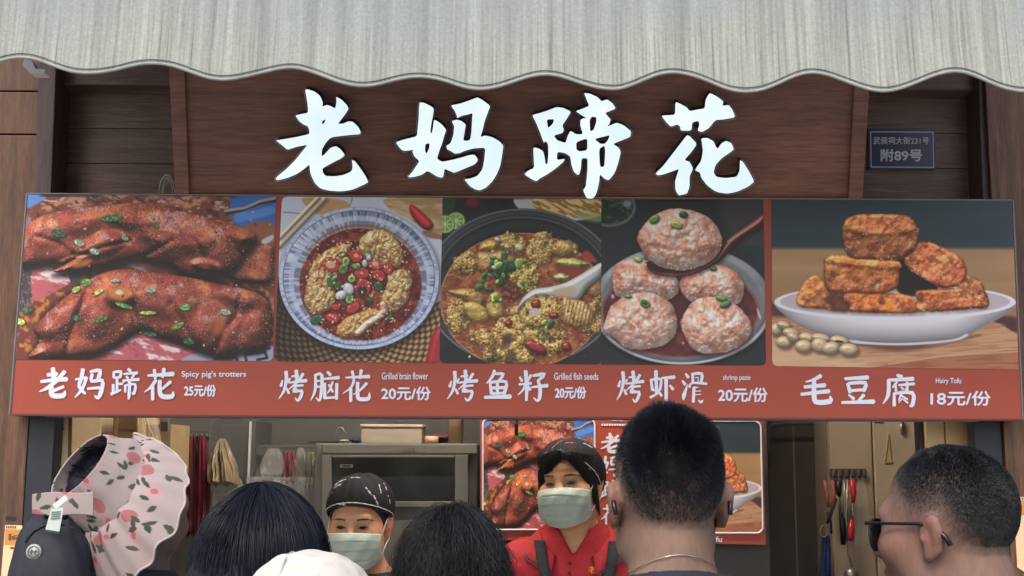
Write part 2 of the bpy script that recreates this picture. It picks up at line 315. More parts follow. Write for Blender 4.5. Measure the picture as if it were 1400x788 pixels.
    p.shadow(lo, 0, -4, 6, .5); p.shadow(lo, 1, 4, 6, .8)
    lo_c = meat(p, lo, 20, [(90, 430, 22, 44, .75, 8), (140, 425, 26, 40, .5, 8), (165, 405, 22, 16, 0, 7), (220, 410, 50, 26, .1, 7), (262, 440, 34, 30, .2, 5), (300, 448, 30, 30, .3, 6), (325, 405, 30, 18, .4, 6), (350, 445, 16, 20, 0, 4)], 31, C(130, 56, 42), [(z(a_), w_, d_) for a_, w_, d_ in (([(292, 330), (262, 410), (228, 500), (215, 572)], 4.5, 6.5), ([(445, 490), (440, 440), (425, 395)], 5, 6), ([(560, 400), (600, 470), (640, 545)], 6, 4.5), ([(790, 360), (770, 440), (735, 480), (700, 560)], 5, 5), ([(330, 330), (300, 300)], 4, 4))])
    p.put(lo, lo_c, 1.3)
    p.put(p.ell(162, 402, 15, 9, .2), C(214, 134, 60), 9, .75); p.put(p.ell(163, 400, 5, 3.4, 0), C(245, 225, 205), 3, .9)
    p.put(p.ell(300, 446, 8, 12, .3), C(196, 110, 54), 9, .6); p.put(p.ell(112, 360, 14, 5, -.3), C(206, 122, 58), 6, .7)
    for (x, y, r, a, k, asp) in [(152, 298, 5, -.1, 1, 2.9), (80, 319, 5, .2, 3, 2), (108, 332, 4.2, .4, 4, 1.7), (129, 344, 4, .3, 4, 1.8), (171, 326, 3, .4, 4, 1.6), (213, 309, 3.2, .2, 1, 1.3), (117, 386, 5, -.3, 0, 1.4), (134, 400, 2.3, -.5, 2, 3.4), (104, 396, 3.4, -.5, 2, 1.8), (137, 437, 3, -.25, 1, 3.2), (169, 418, 3, .3, 0, 4), (202, 428, 2.4, 0, 2, 4.8), (206, 397, 3.5, .1, 4, 1.8), (253, 420, 4.5, .1, 0, 1.7), (243, 446, 3.4, -.5, 0, 2.6), (308, 427, 3.8, .2, 4, 1.9), (258, 467, 4.5, .1, 3, 1.6), (205, 457, 3, .2, 3, 3), (28, 440, 4.5, .3, 2, 1.3), (38, 424, 4, -.4, 3, 2), (105, 435, 3.5, 0, 3, 1.8), (158, 384, 2, 0, 4, 3)]:
        e = p.ell(x, y, r*asp, r, a); p.shadow(e, 1, 1.6, 2, .5); b = np.array(GREEN[k]); p.put(e, mixc(b*np.ones_like(p.c), b*1.5+.06, sst(p.N(2.2, k+3, 2), .5, .7)), 1.6)
    p.bits(60, (60, 290, 370, 485), [C(225, 190, 150), C(200, 130, 80), C(60, 30, 28)], 1.1, 5, 1.5)
    return p.c
def paint_brain(X, Y):
    p = Pic(X, Y); z = zp(3.354, 370, 265); O = np.ones_like(p.c)
    p.c = O*C(206, 211, 226)*(.95+.08*p.N(30, 1))[..., None]
    for L in ([(375, 20), (360, 70)], [(60, 85), (160, 92)], [(690, 40), (800, 60)], [(745, 15), (742, 60)], [(650, 20), (780, 210)]): p.put(p.line(z(L), .8), C(120, 126, 145), 1)
    w1 = p.poly(z([(150, 20), (330, 30), (360, 70), (240, 98), (180, 70)])); p.put(w1, C(196, 152, 102), 2)
    w2 = p.poly(z([(535, 20), (790, 25), (800, 200), (740, 185), (640, 120), (545, 70)])); p.put(w2, mixc(C(206, 178, 138)*O, C(180, 140, 98), sst(p.N(7, 3, 3, 4), .4, .7)), 2)
    p.put(p.poly(z([(700, 170), (800, 195), (800, 210), (720, 200)])), C(150, 105, 70), 2)
    ch = p.poly(z([(640, 50), (668, 62), (720, 108), (745, 140), (732, 165), (700, 160), (660, 120), (638, 80)])); p.shadow(ch, 1, 2, 3, .4); p.put(ch, p.lit(C(190, 44, 40)*O, p.dome(ch, 7), spec=.4), 1.2)
    for L, w in (([(30, 250), (245, 25)], 3.6), ([(10, 235), (215, 22)], 3)):
        q = p.line(z(L), w); p.shadow(q, 2, 2, 3, .3); p.put(q, p.lit(C(216, 196, 170)*O, p.dome(q, w), spec=.1), 1)
    bk = p.poly(z([(20, 360), (60, 420), (200, 560), (500, 640), (800, 480), (800, 790), (0, 790), (10, 400)]), 1, False)
    u = p.X*.92+p.Y*.4; v = -p.X*.4+p.Y*.92; ang = np.arctan2(p.Y-380, p.X-491); rad = np.hypot((p.X-491), (p.Y-380))
    ring = rad/5.2; k = np.floor(ring); wv = np.sin(ang*62+k*math.pi); hh = np.sqrt(np.clip(1-((ring-k)*2-1)**2, 0, 1))*(.5+.5*wv)
    bc = mixc(C(52, 36, 30)*O, C(176, 134, 84), np.clip(hh*1.25, 0, 1)); bc = bc*(.35+.75*sst(p.X+p.Y*.3, 480, 700))[..., None]
    p.put(bk, bc, 2)
    rc = p.poly(z([(740, 650), (770, 610), (800, 620), (800, 790), (715, 790), (720, 720)])); p.put(rc, p.lit(C(150, 32, 38)*O, p.dome(rc, 10), spec=.2), 1.5)
    ou = p.ell(490.7, 380.5, 109.5, 97.5); p.shadow(ou, 2, 6, 9, .7)
    # crimped foil rim
    r = np.hypot((p.X-490.7)/109.5, (p.Y-380.5)/97.5); a = np.arctan2((p.Y-380.5), (p.X-490.7))
    crimp = vn(a*46+60, r*2, 3)*.6+vn(a*95+90, r*5, 5)*.4
    f = mixc(C(112, 124, 160)*O, C(214, 222, 240), sst(crimp, .25, .7)); f = f*(.86+.16*np.sin(a*2+.6))[..., None]
    p.put(ou, f, 1.2)
    rim = np.abs(r-.975); p.put(.022-rim, mixc(C(196, 206, 232)*O, C(150, 160, 195), sst(crimp, .5, .8)), .012)
    p.put(.006-np.abs(r-.945), C(92, 102, 138), .008, .8)
    sh = p.ell(491.5, 383, 97, 88); p.put(sh, mixc(C(168, 178, 208)*O, C(205, 213, 234), sst(crimp, .3, .75)), 3)
    stp = p.ell(492.5, 385, 91, 83); p.put(stp, mixc(C(120, 122, 148)*O, C(188, 194, 214), sst(vn(a*30+20, r*3, 2), .35, .7)), 2)
    sc = p.ell(493, 389, 83.5, 77); brown = sst(-(p.Y-389)/77, .3, .9); p.put(stp-1.5, C(120, 88, 72), 2.5, .0)
    p.put(.025-np.abs(np.hypot((p.X-493)/88, (p.Y-386)/80)-.97), C(132, 92, 66), .03, .75*brown)
    p.put(.012-np.abs(np.hypot((p.X-493)/88, (p.Y-386)/80)-.92), C(225, 226, 236), .012, .9*brown)
    b = mixc(C(96, 26, 26)*O, C(150, 60, 38), sst(p.N(12, 4), .4, .7)); b = mixc(b, C(60, 16, 20), sst(p.N(7, 5), .55, .8)); b = mixc(b, C(215, 150, 110), sst(p.N(3, 6, 3), .68, .8)*.7)
    p.put(sc, b, 2)
    def brain(P, seed, base=C(196, 160, 98)):
        q = p.poly(z(P))+4*(p.N(6, seed+6, 3)-.5); p.shadow(q, 1, 2, 4, .45, (.2, .05, .04))
        w = p.N(10, seed)*7; fold = np.abs(np.sin((p.X*.5+p.Y*.18)*.55+w*.9)); h = p.dome(q, 13)*.7+2.6*fold**.6+2.6*p.N(8, seed+1, 2)+.25*p.N(2.5, seed+1, 2)
        bb = mixc(base*O, C(150, 84, 48), sst(p.N(5, seed+2), .48, .7)*.9); bb = mixc(bb, C(216, 190, 130), sst(p.N(4, seed+3), .6, .75)*.7)
        p.put(q, p.lit(bb*1.1, h, amb=.52, dif=.6, spec=.3, pw=18), 1.4)
    brain([(160, 440), (185, 340), (230, 280), (300, 240), (370, 230), (360, 270), (320, 330), (300, 420), (290, 500), (240, 550), (190, 550), (155, 500)], 1)
    brain([(405, 240), (420, 195), (480, 165), (545, 180), (600, 250), (605, 310), (570, 340), (520, 330), (470, 300), (410, 290)], 3)
    brain([(530, 430), (545, 370), (600, 345), (640, 370), (645, 430), (620, 500), (560, 545), (520, 530), (510, 470)], 5)
    brain([(300, 630), (340, 570), (420, 540), (490, 525), (500, 560), (440, 610), (400, 650), (330, 660)], 6, C(186, 136, 74))
    t = p.line(z([(400, 640), (440, 600), (490, 570), (520, 540), (515, 510)]), 5.2); p.shadow(t, 1, 2, 3, .5); p.put(t, p.lit(mixc(C(224, 178, 150)*O, C(206, 130, 100), sst(p.N(4, 2), .5, .7)), p.dome(t, 5)+p.N(3, 3), spec=.4), 1.2)
    for (x, y, rx, ry, a_, ) in [(275, 325, 44, 34, .2), (392, 285, 33, 28, .5), (480, 325, 36, 24, .2), (418, 365, 34, 26, 0), (497, 375, 32, 24, .3), (422, 435, 34, 46, .15), (378, 525, 34, 22, -.6), (540, 345, 22, 26, 0), (285, 570, 34, 22, .2), (300, 520, 20, 14, 0)]:
        X0, Y0 = 370+x/3.354, 265+y/3.354; e = p.ell(X0, Y0, rx/3.354, ry/3.354, a_)+3*(p.N(3.5, 2)-.5); p.shadow(e, .8, 1.5, 2, .6); h = p.dome(e, 2.5)+1.2*p.N(4, 4)
        p.put(e, p.lit(C(180, 38, 38)*O, h, amb=.72, dif=.34, spec=.28, pw=20), 1.1); p.put(np.minimum(e-1.6, 3.2-e)*.8, C(206, 84, 62), 1.2, .55)
    for (x, y, k) in [(275, 325, 18), (392, 283, 9), (480, 322, 12), (418, 365, 6)]:
        X0, Y0 = 370+x/3.354, 265+y/3.354; p.put(p.ell(X0, Y0, k/3.354*1.3, k/3.354, .3), C(220, 170, 130), 1.4)
    p.put(p.ell(370+420/3.354, 265+448/3.354, 7, 8.5, 0), C(52, 40, 34), 1.5)
    for (x, y, rx, ry, a_, k) in [(345, 310, 17, 20, .2, 2), (333, 345, 20, 24, .5, 0), (278, 395, 20, 32, -.1, 1), (312, 425, 20, 20, .2, 3), (372, 390, 17, 18, .3, 2), (392, 333, 20, 14, 0, 0), (495, 425, 22, 20, .5, 3), (362, 482, 18, 22, .2, 2), (445, 268, 15, 14, 0, 0), (212, 577, 32, 20, -.4, 3), (455, 490, 14, 12, 0, 3), (545, 570, 20, 12, -.3, 3)]:
        e = p.ell(370+x/3.354, 265+y/3.354, rx/3.354, ry/3.354, a_); p.shadow(e, .8, 1.5, 2, .6); p.put(e, p.lit((GREEN[k]*1.15)*O, p.dome(e, 2.5), amb=.66, dif=.42, spec=.15), 1.1); p.put(e-2.6, GREEN[3]*1.1, 1.5, .7)
    for (x, y, rx, ry, a_) in [(357, 437, 24, 29, -.5), (323, 465, 28, 20, -.4), (432, 320, 13, 18, 0), (450, 292, 12, 16, .2)]:
        e = p.ell(370+x/3.354, 265+y/3.354, rx/3.354, ry/3.354, a_); p.shadow(e, .8, 1.5, 2, .6); p.put(e, p.lit(C(216, 218, 222)*O, p.dome(e, 5), amb=.6, dif=.5, spec=.2), 1.1)
    p.bits(210, (418, 330, 560, 455), [C(232, 206, 150), C(220, 190, 140), C(242, 226, 190)], .95, 3, 1.7)
    return p.c
def roe(p, sd, seed, s=2.6, base=C(208, 162, 82), R=12):
    f, i = cells(p.X+1.5*p.N(5, seed), p.Y+1.5*p.N(5, seed+1), s*.85, seed); big = p.N(9, seed, 3); h = p.dome(sd, R)*.6+8*big+.9*np.sqrt(np.clip(1-f*f*1.4, 0, 1))
    b = mixc(base*np.ones_like(p.c), C(168, 106, 50), sst(p.N(8, seed+2), .46, .68)*.85); b = mixc(b, C(236, 206, 128), (i > .6)*.65)
    b = b*(.72+.36*sst(1-f, .15, .7))[..., None]*(1-.5*sst(.46-big, 0, .16))[..., None]
    return p.lit(b, h, amb=.55, dif=.58, spec=.22, pw=14)
def paint_roe_pot(X, Y):
    p = Pic(X, Y); z = zp(3.353, 595, 265); O = np.ones_like(p.c)
    p.c = O*C(36, 36, 42)*(.8+.4*p.N(20, 2))[..., None]
    p.put(p.poly(z([(30, 20), (92, 20), (80, 80), (30, 110)])), C(48, 66, 52), 2)
    for (x, y, r) in [(95, 125, 44), (45, 140, 46)]:
        cx, cy = 595+x/3.353, 265+y/3.353; e = p.ell(cx, cy, r/3.353, r/3.353*.95); p.put(e, C(92, 128, 58), 1.2); p.put(e-1.6, C(196, 212, 160), 1); p.put(e-3, C(120, 164, 72), 1)
        an = np.arctan2(p.Y-cy, p.X-cx); p.put(np.minimum(e-3, .13*np.hypot(p.X-cx, p.Y-cy)*.0+.7-np.abs(np.sin(an*4))*np.hypot(p.X-cx, p.Y-cy)*.3), C(205, 220, 170), 1)
    pl = p.ell(595+600/3.353, 265+25/3.353, 72, 30); p.put(pl, C(186, 192, 202), 2)
    nd = p.ell(595+640/3.353, 265+40/3.353, 58, 21); p.put(nd, mixc(C(150, 112, 60)*O, C(226, 196, 130), sst(p.N(3, 3, 3, 4, .5), .4, .62)), 3)
    p.put(p.poly(z([(630, 85), (760, 95), (760, 130), (680, 120)])), C(150, 160, 100), 4, .7)
    p.put(p.ell(595+170/3.353, 265+40/3.353, 9, 6), C(110, 30, 42), 5)
    r = np.hypot((p.X-(595+400/3.353))/(452/3.353), (p.Y-(265+430/3.353))/(362/3.353))
    p.put((1-r)*100, O*C(40, 43, 50), 1.5)
    for rr, w, cc, op in [(.985, .012, C(118, 126, 140), .75), (.94, .02, C(66, 71, 82), .8), (.885, .014, C(96, 104, 116), .7), (.86, .02, C(30, 32, 38), .9)]: p.put(w-np.abs(r-rr), cc*O, w, op*1.0)
    p.put(.012-np.abs(r-.985), C(150, 158, 172), .02, .0)
    sc = p.ell(595+398/3.353, 265+490/3.353, 113, 93); b = mixc(C(136, 72, 44)*O, C(178, 104, 62), sst(p.N(15, 4), .4, .7)); b = mixc(b, C(120, 40, 34), sst(p.N(9, 5), .55, .75)*.8)
    b = mixc(b, C(206, 160, 118), sst(p.N(2.6, 6, 3, 2), .64, .78)*.7); p.shadow(sc, 0, -3, 5, .6); p.put(sc, b, 2)
    p.put(.006-np.abs(np.hypot((p.X-713.7)/113, (p.Y-411.1)/93)-.985), C(215, 200, 180), .01, .5)
    def lump(P, seed, base=C(196, 152, 82), s=2.6, R=12):
        q = p.poly(z(P))+9*(p.N(7, seed+4, 3)-.5)+4*(p.N(2.4, seed+5, 2)-.5); p.shadow(q, 1, 2, 4, .4, (.2, .09, .05)); p.put(q, roe(p, q, seed, s, base, R), 1.2)
    def bean(P, seed, base, stripe=0):
        q = p.poly(z(P))+3*(p.N(7, seed+4, 3)-.5); p.shadow(q, 1, 2, 4, .4, (.2, .09, .05)); bb = mixc(base*1.1*O, base*.78, sst(p.N(6, seed), .5, .75)); h = p.dome(q, 11)*.8+1.6*p.N(5, seed+1)
        if stripe: h = h+.5*np.sin((p.X*.97+p.Y*.22)*1.25)
        p.put(q, p.lit(bb, h, amb=.45, dif=.68, spec=.3, pw=16), 1.3)
    bean([(170, 330), (200, 270), (300, 262), (360, 300), (330, 350), (220, 360)], 2, C(190, 140, 80))
    bean([(200, 250), (240, 212), (285, 225), (280, 262), (220, 265)], 3, C(206, 156, 66))
    lump([(85, 340), (100, 285), (160, 262), (190, 300), (180, 350), (130, 372)], 1)
    lump([(290, 230), (310, 190), (360, 172), (420, 215), (400, 262), (330, 270)], 2)
    lump([(420, 240), (460, 190), (510, 175), (545, 215), (540, 275), (490, 325), (430, 300)], 3)
    bean([(530, 270), (545, 225), (600, 210), (655, 235), (650, 270), (590, 295)], 4, C(176, 136, 78))
    bean([(550, 312), (590, 295), (660, 302), (705, 322), (650, 345), (580, 335)], 5, C(186, 176, 92)); p.put(p.poly(z([(560, 345), (620, 330), (680, 345), (660, 370), (590, 372)])), C(150, 52, 38), 3, .8)
    bean([(540, 380), (575, 364), (620, 378), (600, 402), (560, 400)], 6, C(200, 180, 120))
    p.put(p.poly(z([(670, 280), (700, 262), (740, 310), (700, 310)])), C(170, 62, 48), 3)
    bean([(60, 450), (120, 438), (190, 440), (230, 480), (210, 520), (150, 500)], 7, C(176, 130, 66))
    lump([(45, 560), (60, 500), (110, 480), (150, 520), (160, 590), (110, 640), (60, 620)], 4, C(190, 140, 70))
    bean([(130, 520), (160, 495), (225, 520), (248, 560), (225, 588), (160, 580)], 8, C(200, 168, 84))
    bean([(235, 510), (250, 465), (290, 452), (312, 500), (310, 560), (270, 580), (245, 550)], 9, C(196, 160, 84))
    bean([(320, 540), (350, 515), (420, 520), (440, 560), (360, 570)], 1, C(190, 150, 90))
    lump([(330, 340), (400, 300), (470, 330), (480, 400), (440, 450), (380, 450), (330, 420)], 5, C(186, 168, 70), 3.6)
    p.put(p.poly(z([(280, 400), (330, 385), (385, 420), (400, 470), (350, 500), (290, 460)])), mixc(C(84, 34, 30)*O, C(170, 110, 70), sst(p.N(3, 3), .5, .7)), 4, .85)
    bean([(690, 440), (720, 400), (765, 390), (765, 470), (720, 470)], 3, C(176, 128, 82))
    # spoon
    sp = p.poly(z([(378, 528), (400, 480), (450, 440), (520, 428), (590, 410), (660, 375), (765, 315), (765, 372), (700, 430), (650, 490), (560, 482), (480, 478), (420, 500)])); p.shadow(sp, 1, 3, 4, .7); h = p.dome(sp, 8)
    p.put(sp, p.lit(C(216, 212, 214)*O, h, amb=.5, dif=.55, spec=.2), 1.2); p.put(p.poly(z([(540, 440), (610, 425), (650, 440), (640, 470), (560, 470)])), C(196, 172, 140), 5, .8)
    lump([(720, 500), (765, 465), (768, 600), (740, 640), (690, 640), (690, 560)], 6)
    bean([(560, 480), (620, 480), (690, 500), (722, 550), (710, 600), (650, 612), (580, 580)], 2, C(196, 150, 92), 1)
    lump([(390, 545), (430, 490), (500, 462), (560, 480), (580, 540), (560, 600), (600, 640), (585, 720), (540, 740), (470, 745), (440, 775), (340, 785), (240, 770), (215, 700), (205, 650), (250, 620), (290, 580), (340, 560)], 7, C(206, 160, 84), 3.0, 16)
    lump([(150, 650), (200, 620), (260, 630), (270, 690), (220, 700)], 3)
    p.put(p.poly(z([(310, 650), (350, 640), (345, 700), (310, 710)])), C(60, 40, 32), 6, .7); p.put(p.poly(z([(320, 740), (360, 720), (380, 770), (330, 780)])), C(50, 36, 34), 5, .7)
    for P in ([(410, 690), (440, 670), (500, 700), (500, 735), (440, 720)], [(580, 690), (610, 680), (625, 715), (590, 720)], [(440, 495), (475, 485), (480, 520), (450, 525)], [(520, 550), (560, 545), (560, 570), (530, 570)], [(320, 585), (350, 580), (350, 605), (325, 605)]):
        q = p.poly(z(P)); p.shadow(q, .5, 1.5, 2, .5); p.put(q, p.lit(C(138, 36, 40)*O, p.dome(q, 5), spec=.4), 1.2)
    q = p.poly(z([(430, 540), (450, 525), (478, 530), (470, 555), (440, 565)])); p.put(q, C(212, 190, 184), 1.5)
    rg = np.random.RandomState(4)
    for k in range(46):
        t = rg.randn(2)*[42, 26]+[285, 350]
        if k > 34: t = [[500, 590], [530, 600], [400, 430], [270, 490], [285, 480], [465, 640], [410, 310], [380, 320], [400, 410], [235, 430], [250, 440]][k-35]
        r0 = rg.uniform(9, 19); e = p.ell(595+t[0]/3.353, 265+t[1]/3.353, r0/3.353*1.25, r0/3.353*.8, rg.uniform(0, 3)); p.shadow(e, .6, 1.2, 2, .5); b = GREEN[rg.randint(4)]*1.25
        p.put(e, p.lit(b*O, p.dome(e, 4), spec=.3), 1); p.put(e-2, b*.6, 1, .7)
    for t in ([385, 248, 22], [285, 212, 16], [270, 340, 14], [330, 245, 14]):
        e = p.ell(595+t[0]/3.353, 265+t[1]/3.353, t[2]/3.353, t[2]/3.353*.8, .4); p.put(e, p.lit(C(206, 190, 160)*O, p.dome(e, 4)), 1.2)
    p.bits(50, (620, 320, 800, 490), [C(150, 40, 36), C(110, 30, 30), C(226, 200, 150)], 1.6, 8, 1.5)
    return p.c
def paint_shrimp_balls(X, Y):
    p = Pic(X, Y); z = zp(3.28, 815, 265); O = np.ones_like(p.c)
    p.c = O*C(38, 42, 48); p.put(p.poly(z([(560, 20), (760, 20), (760, 280), (700, 250), (600, 180)])), C(58, 56, 58), 14)
    bw = p.ell(815+60/3.28, 265+60/3.28, 36, 27); p.put(bw, C(98, 106, 114), 2); p.put(bw-3.5, mixc(C(28, 46, 38)*O, C(62, 88, 58), sst(p.N(4, 2), .5, .7)), 3); p.put(p.ell(815+140/3.28, 265+45/3.28, 6, 5), C(150, 158, 166), 4, .8)
    p.put(p.poly(z([(640, 240), (700, 235), (760, 250), (760, 300), (690, 270)])), C(36, 52, 48), 5)
    pl = p.ell(815+385/3.28, 265+500/3.28, 124, 82); p.shadow(pl, 0, 4, 6, .7)
    r = np.hypot((p.X-932.4)/124, (p.Y-417.4)/82); h = -60*np.exp(-((r-.98)/.05)**2)*.0+p.dome(pl, 14)
    pc = p.lit(mixc(C(138, 140, 146)*O, C(168, 170, 176), sst(p.N(30, 4, 3, 3), .4, .7)), h, amb=.55, dif=.5, spec=.15)
    p.put(pl, pc, 1.3); p.put(.018-np.abs(r-.97), C(196, 202, 210), .02, .8*sst(p.Y, 400, 470)+.15)
    p.put(p.ell(815+380/3.28, 265+495/3.28, 112, 72), C(118, 118, 122)*O, 6, .8)
    sc = p.ell(815+378/3.28, 265+530/3.28, 108, 62.5); b = mixc(C(84, 34, 38)*O, C(122, 56, 56), sst(p.N(24, 3), .4, .7)); p.put(sc, b, 2.5)
    p.put(.012-np.abs(np.hypot((p.X-930.2)/108, (p.Y-426.6)/62.5)-.985), C(170, 120, 118), .014, .6)
    for (x, y, a, b_) in [(75, 460, 8, 10), (60, 630, 7, 10), (730, 540, 5, 26), (390, 670, 4, 6)]: p.put(p.ell(815+x/3.28, 265+y/3.28, a/3.28, b_/3.28, -.3), C(225, 215, 215), 1.5, .8)
    def ball(P, seed):
        q = p.poly(z(P))+2.4*(p.N(6, seed)-.5); p.shadow(q, 1, 4, 6, .6, (.2, .06, .06))
        f, i = cells(p.X+5*p.N(6, seed+1), p.Y+5*p.N(6, seed+2), 9, seed); nb = p.N(9, seed+3, 2); ns = p.N(2.6, seed+6, 3)
        h = p.dome(q, 34)*.95+6.5*nb+.25*ns+1.6*np.clip(1-f*1.1, 0, 1)
        bb = mixc(C(226, 170, 150)*O, C(234, 206, 198), sst(i, .5, .62)*sst(.75-f, 0, .25)); bb = mixc(bb, C(212, 132, 102), sst(p.N(12, seed+4, 2), .5, .7)*.75); bb = mixc(bb, C(240, 198, 160), sst(p.N(5, seed+8), .58, .72)*.6)
        c = p.lit(bb*1.04, h, amb=.66, dif=.48, spec=.2, pw=22, sc=(1, .96, .92)); c = mixc(c, C(250, 236, 228), sst(ns, .6, .74)*sst(nb, .45, .62)*.7); c = c*(1-.12*sst(.42-nb, 0, .14))[..., None]; p.put(q, c, 1.2)
    def chive(L):
        for (x, y, rx, ry, a, k) in L:
            e = p.ell(815+x/3.28, 265+y/3.28, rx/3.28, ry/3.28, a); p.shadow(e, .8, 1.5, 2, .5); p.put(e, p.lit(GREEN[k]*1.1*O, p.dome(e, 3), spec=.3), 1)
    ball([(72, 360), (100, 310), (160, 290), (230, 300), (320, 340), (370, 390), (360, 450), (300, 480), (180, 470), (90, 455)], 1)
    ball([(375, 400), (400, 360), (480, 330), (560, 320), (630, 355), (665, 420), (640, 490), (560, 500), (440, 490), (390, 450)], 2)
    chive([(188, 296, 18, 12, .3, 2), (525, 336, 17, 11, .1, 0)])
    ball([(45, 560), (70, 500), (130, 460), (220, 442), (310, 470), (355, 530), (360, 610), (320, 670), (230, 697), (140, 690), (75, 640), (30, 615)], 3)
    ball([(380, 590), (400, 530), (440, 480), (510, 462), (600, 480), (670, 540), (697, 610), (660, 670), (580, 710), (480, 715), (420, 680)], 4)
    chive([(143, 461, 17, 9, 0, 0), (220, 494, 24, 17, .4, 0), (215, 485, 14, 9, .6, 1), (562, 470, 26, 13, .2, 0), (580, 497, 26, 15, -.4, 1)])
    sp = p.poly(z([(228, 318), (260, 345), (340, 360), (440, 345), (520, 300), (570, 230), (600, 195), (680, 140), (752, 90), (752, 140), (690, 180), (620, 230), (570, 290), (500, 335), (420, 365), (340, 372), (270, 362), (235, 340)])); p.shadow(sp, 0, 3, 5, .5)
    p.put(sp, p.lit(C(108, 48, 46)*O, p.dome(sp, 8), amb=.5, dif=.6, spec=.4, pw=14), 1.2)
    p.put(p.poly(z([(228, 315), (250, 300), (560, 220), (575, 235), (530, 300), (430, 345), (330, 358), (255, 345)])), C(58, 26, 30), 1.5)
    p.put(p.line(z([(590, 215), (660, 165), (745, 110)]), 1.2), C(196, 150, 145), 2, .7)
    ball([(185, 200), (215, 140), (270, 90), (340, 68), (430, 75), (500, 105), (545, 150), (565, 220), (540, 280), (470, 325), (380, 345), (280, 325), (215, 270)], 5)
    chive([(262, 115, 24, 18, -.6, 0), (392, 94, 20, 15, .2, 3), (360, 140, 27, 17, .3, 2)]); p.put(p.ell(815+362/3.28, 265+143/3.28, 5, 2.6, .3), C(170, 160, 90), 1.5)
    return p.c
def paint_tofu(X, Y):
    p = Pic(X, Y); z = zp(3.285, 1045, 265); O = np.ones_like(p.c)
    p.c = mixc(C(50, 62, 68)*O, C(176, 136, 96), sst(p.Y, 336, 344)); p.c *= (.92+.14*p.N(14, 2, 3, 9))[..., None]
    p.c = mixc(p.c, C(150, 106, 74), sst(p.Y, 375, 420)*.6)
    for (x, y, a, b) in [(60, 510, 16, 10), (70, 540, 14, 5), (1090, 570, 18, 9), (1120, 600, 12, 10)]: p.put(p.ell(1045+x/3.285, 265+y/3.285, a, b*.7), C(70, 40, 40), 6, .9)
    bd = p.poly(z([(20, 562), (150, 560), (1000, 570), (1060, 585), (1150, 640), (1160, 800), (20, 800)]), 1, False); g = p.N(2.2, 3, 4, 14, -.06)
    bc = mixc(C(196, 148, 110)*O, C(160, 104, 74), sst(g, .42, .66)*.6); bc = mixc(bc, C(222, 184, 150), sst(-(p.X-1045)/3.+(p.Y-440)*1.2, 0, 40)*.6); p.put(bd, bc, 2)
    p.put(p.poly(z([(430, 790), (700, 740), (1000, 715), (1160, 705), (1160, 800), (430, 800)]), 1, False), bc*C(205, 170, 160)*1.05, 2, .9); p.put(p.line(z([(560, 765), (800, 730), (1160, 708)]), .8), C(214, 170, 140), 1.5, .8)
    p.put(p.poly(z([(240, 640), (420, 610), (760, 680), (920, 640), (960, 640), (700, 700), (520, 700)])), C(92, 56, 42), 6, .8)
    # dish
    r_o = p.ell(1045+587/3.285, 265+487/3.285, 165, 24.5)
    body = p.poly(z([(46, 480), (130, 575), (230, 625), (370, 662), (420, 672), (640, 680), (840, 662), (910, 640), (1000, 590), (1080, 545), (1130, 485), (900, 470), (300, 470)])); hb = p.dome(body, 30)
    bcol = p.lit(C(226, 216, 222)*O, hb, L=(-.1, -.45, .9), amb=.6, dif=.44, spec=.05); bcol = bcol*(1-.16*sst(p.Y, 445, 475))[..., None]; p.put(body, bcol, 1.2)
    p.put(p.poly(z([(370, 655), (500, 668), (640, 670), (840, 655), (905, 630), (910, 642), (840, 664), (640, 681), (420, 674)])), C(206, 204, 216), 1.2)
    p.put(r_o, C(232, 228, 234)*O, 1.2); p.put(p.ell(1045+587/3.285, 265+485/3.285, 157, 20.5), mixc(C(196, 180, 186)*O, C(222, 214, 220), sst(p.N(20, 2), .4, .7)), 1.6)
    def tofu(T, S, seed, base=C(176, 96, 52), br=1.):
        for P, k in ((S, .78), (T, 1.12)):
            if not P: continue
            q = p.poly(z(P), 4)+1.8*(p.N(4, seed)-.5); p.shadow(q, 0, 1.5, 3, .35)
            f, i = cells(p.X+2*p.N(4, seed), p.Y+2*p.N(4, seed+1), 4.2, seed); h = p.dome(q, 5)+3.4*p.N(11, seed+1, 2)+.42*p.N(2.6, seed+6, 2)
            b = mixc(base*O, C(210, 140, 84), sst(p.N(14, seed+2, 3), .42, .7)*.8); b = mixc(b, C(146, 64, 40), sst(p.N(11, seed+3, 3), .55, .75)*.7)
            c = p.lit(b*k*br*np.array([1.1, 1.02, .92], np.float32), h, amb=.52, dif=.62, spec=.3*k, pw=12, sc=(1, .85, .72)); sp = sst(p.N(1.8, seed+5, 2), .55, .7)*sst(p.N(9, seed+7, 3), .48, .62); c = mixc(c, C(246, 200, 160), np.clip(sp*.7*min(1, k+.1), 0, 1)); c = mixc(c, c*.55, sst(p.N(10, seed+9, 3), .54, .7)*.6); p.put(q, c, 1.2)
    p.put(p.poly(z([(590, 300), (650, 300), (780, 420), (690, 460), (600, 440), (580, 340)])), C(36, 26, 24), 4)
    tofu(None, [(150, 500), (165, 420), (200, 375), (245, 370), (290, 420), (330, 440), (385, 450), (385, 525), (260, 518)], 1, C(206, 126, 70), 1.35)
    p.put(p.poly(z([(290, 440), (370, 445), (385, 525), (300, 520)])), C(66, 34, 28), 8, .75)
    tofu([(870, 420), (900, 365), (960, 385), (985, 420), (1010, 500), (960, 510), (900, 450)], None, 2, C(170, 98, 60), .85)
    tofu(None, [(355, 475), (375, 440), (430, 445), (560, 448), (640, 455), (675, 475), (685, 532), (540, 536), (390, 530), (385, 500)], 3, C(206, 120, 56), 1.4)
    tofu([(680, 440), (720, 432), (870, 425), (900, 432), (985, 500), (960, 515), (700, 530), (685, 480)], None, 4, C(176, 92, 50), .85)
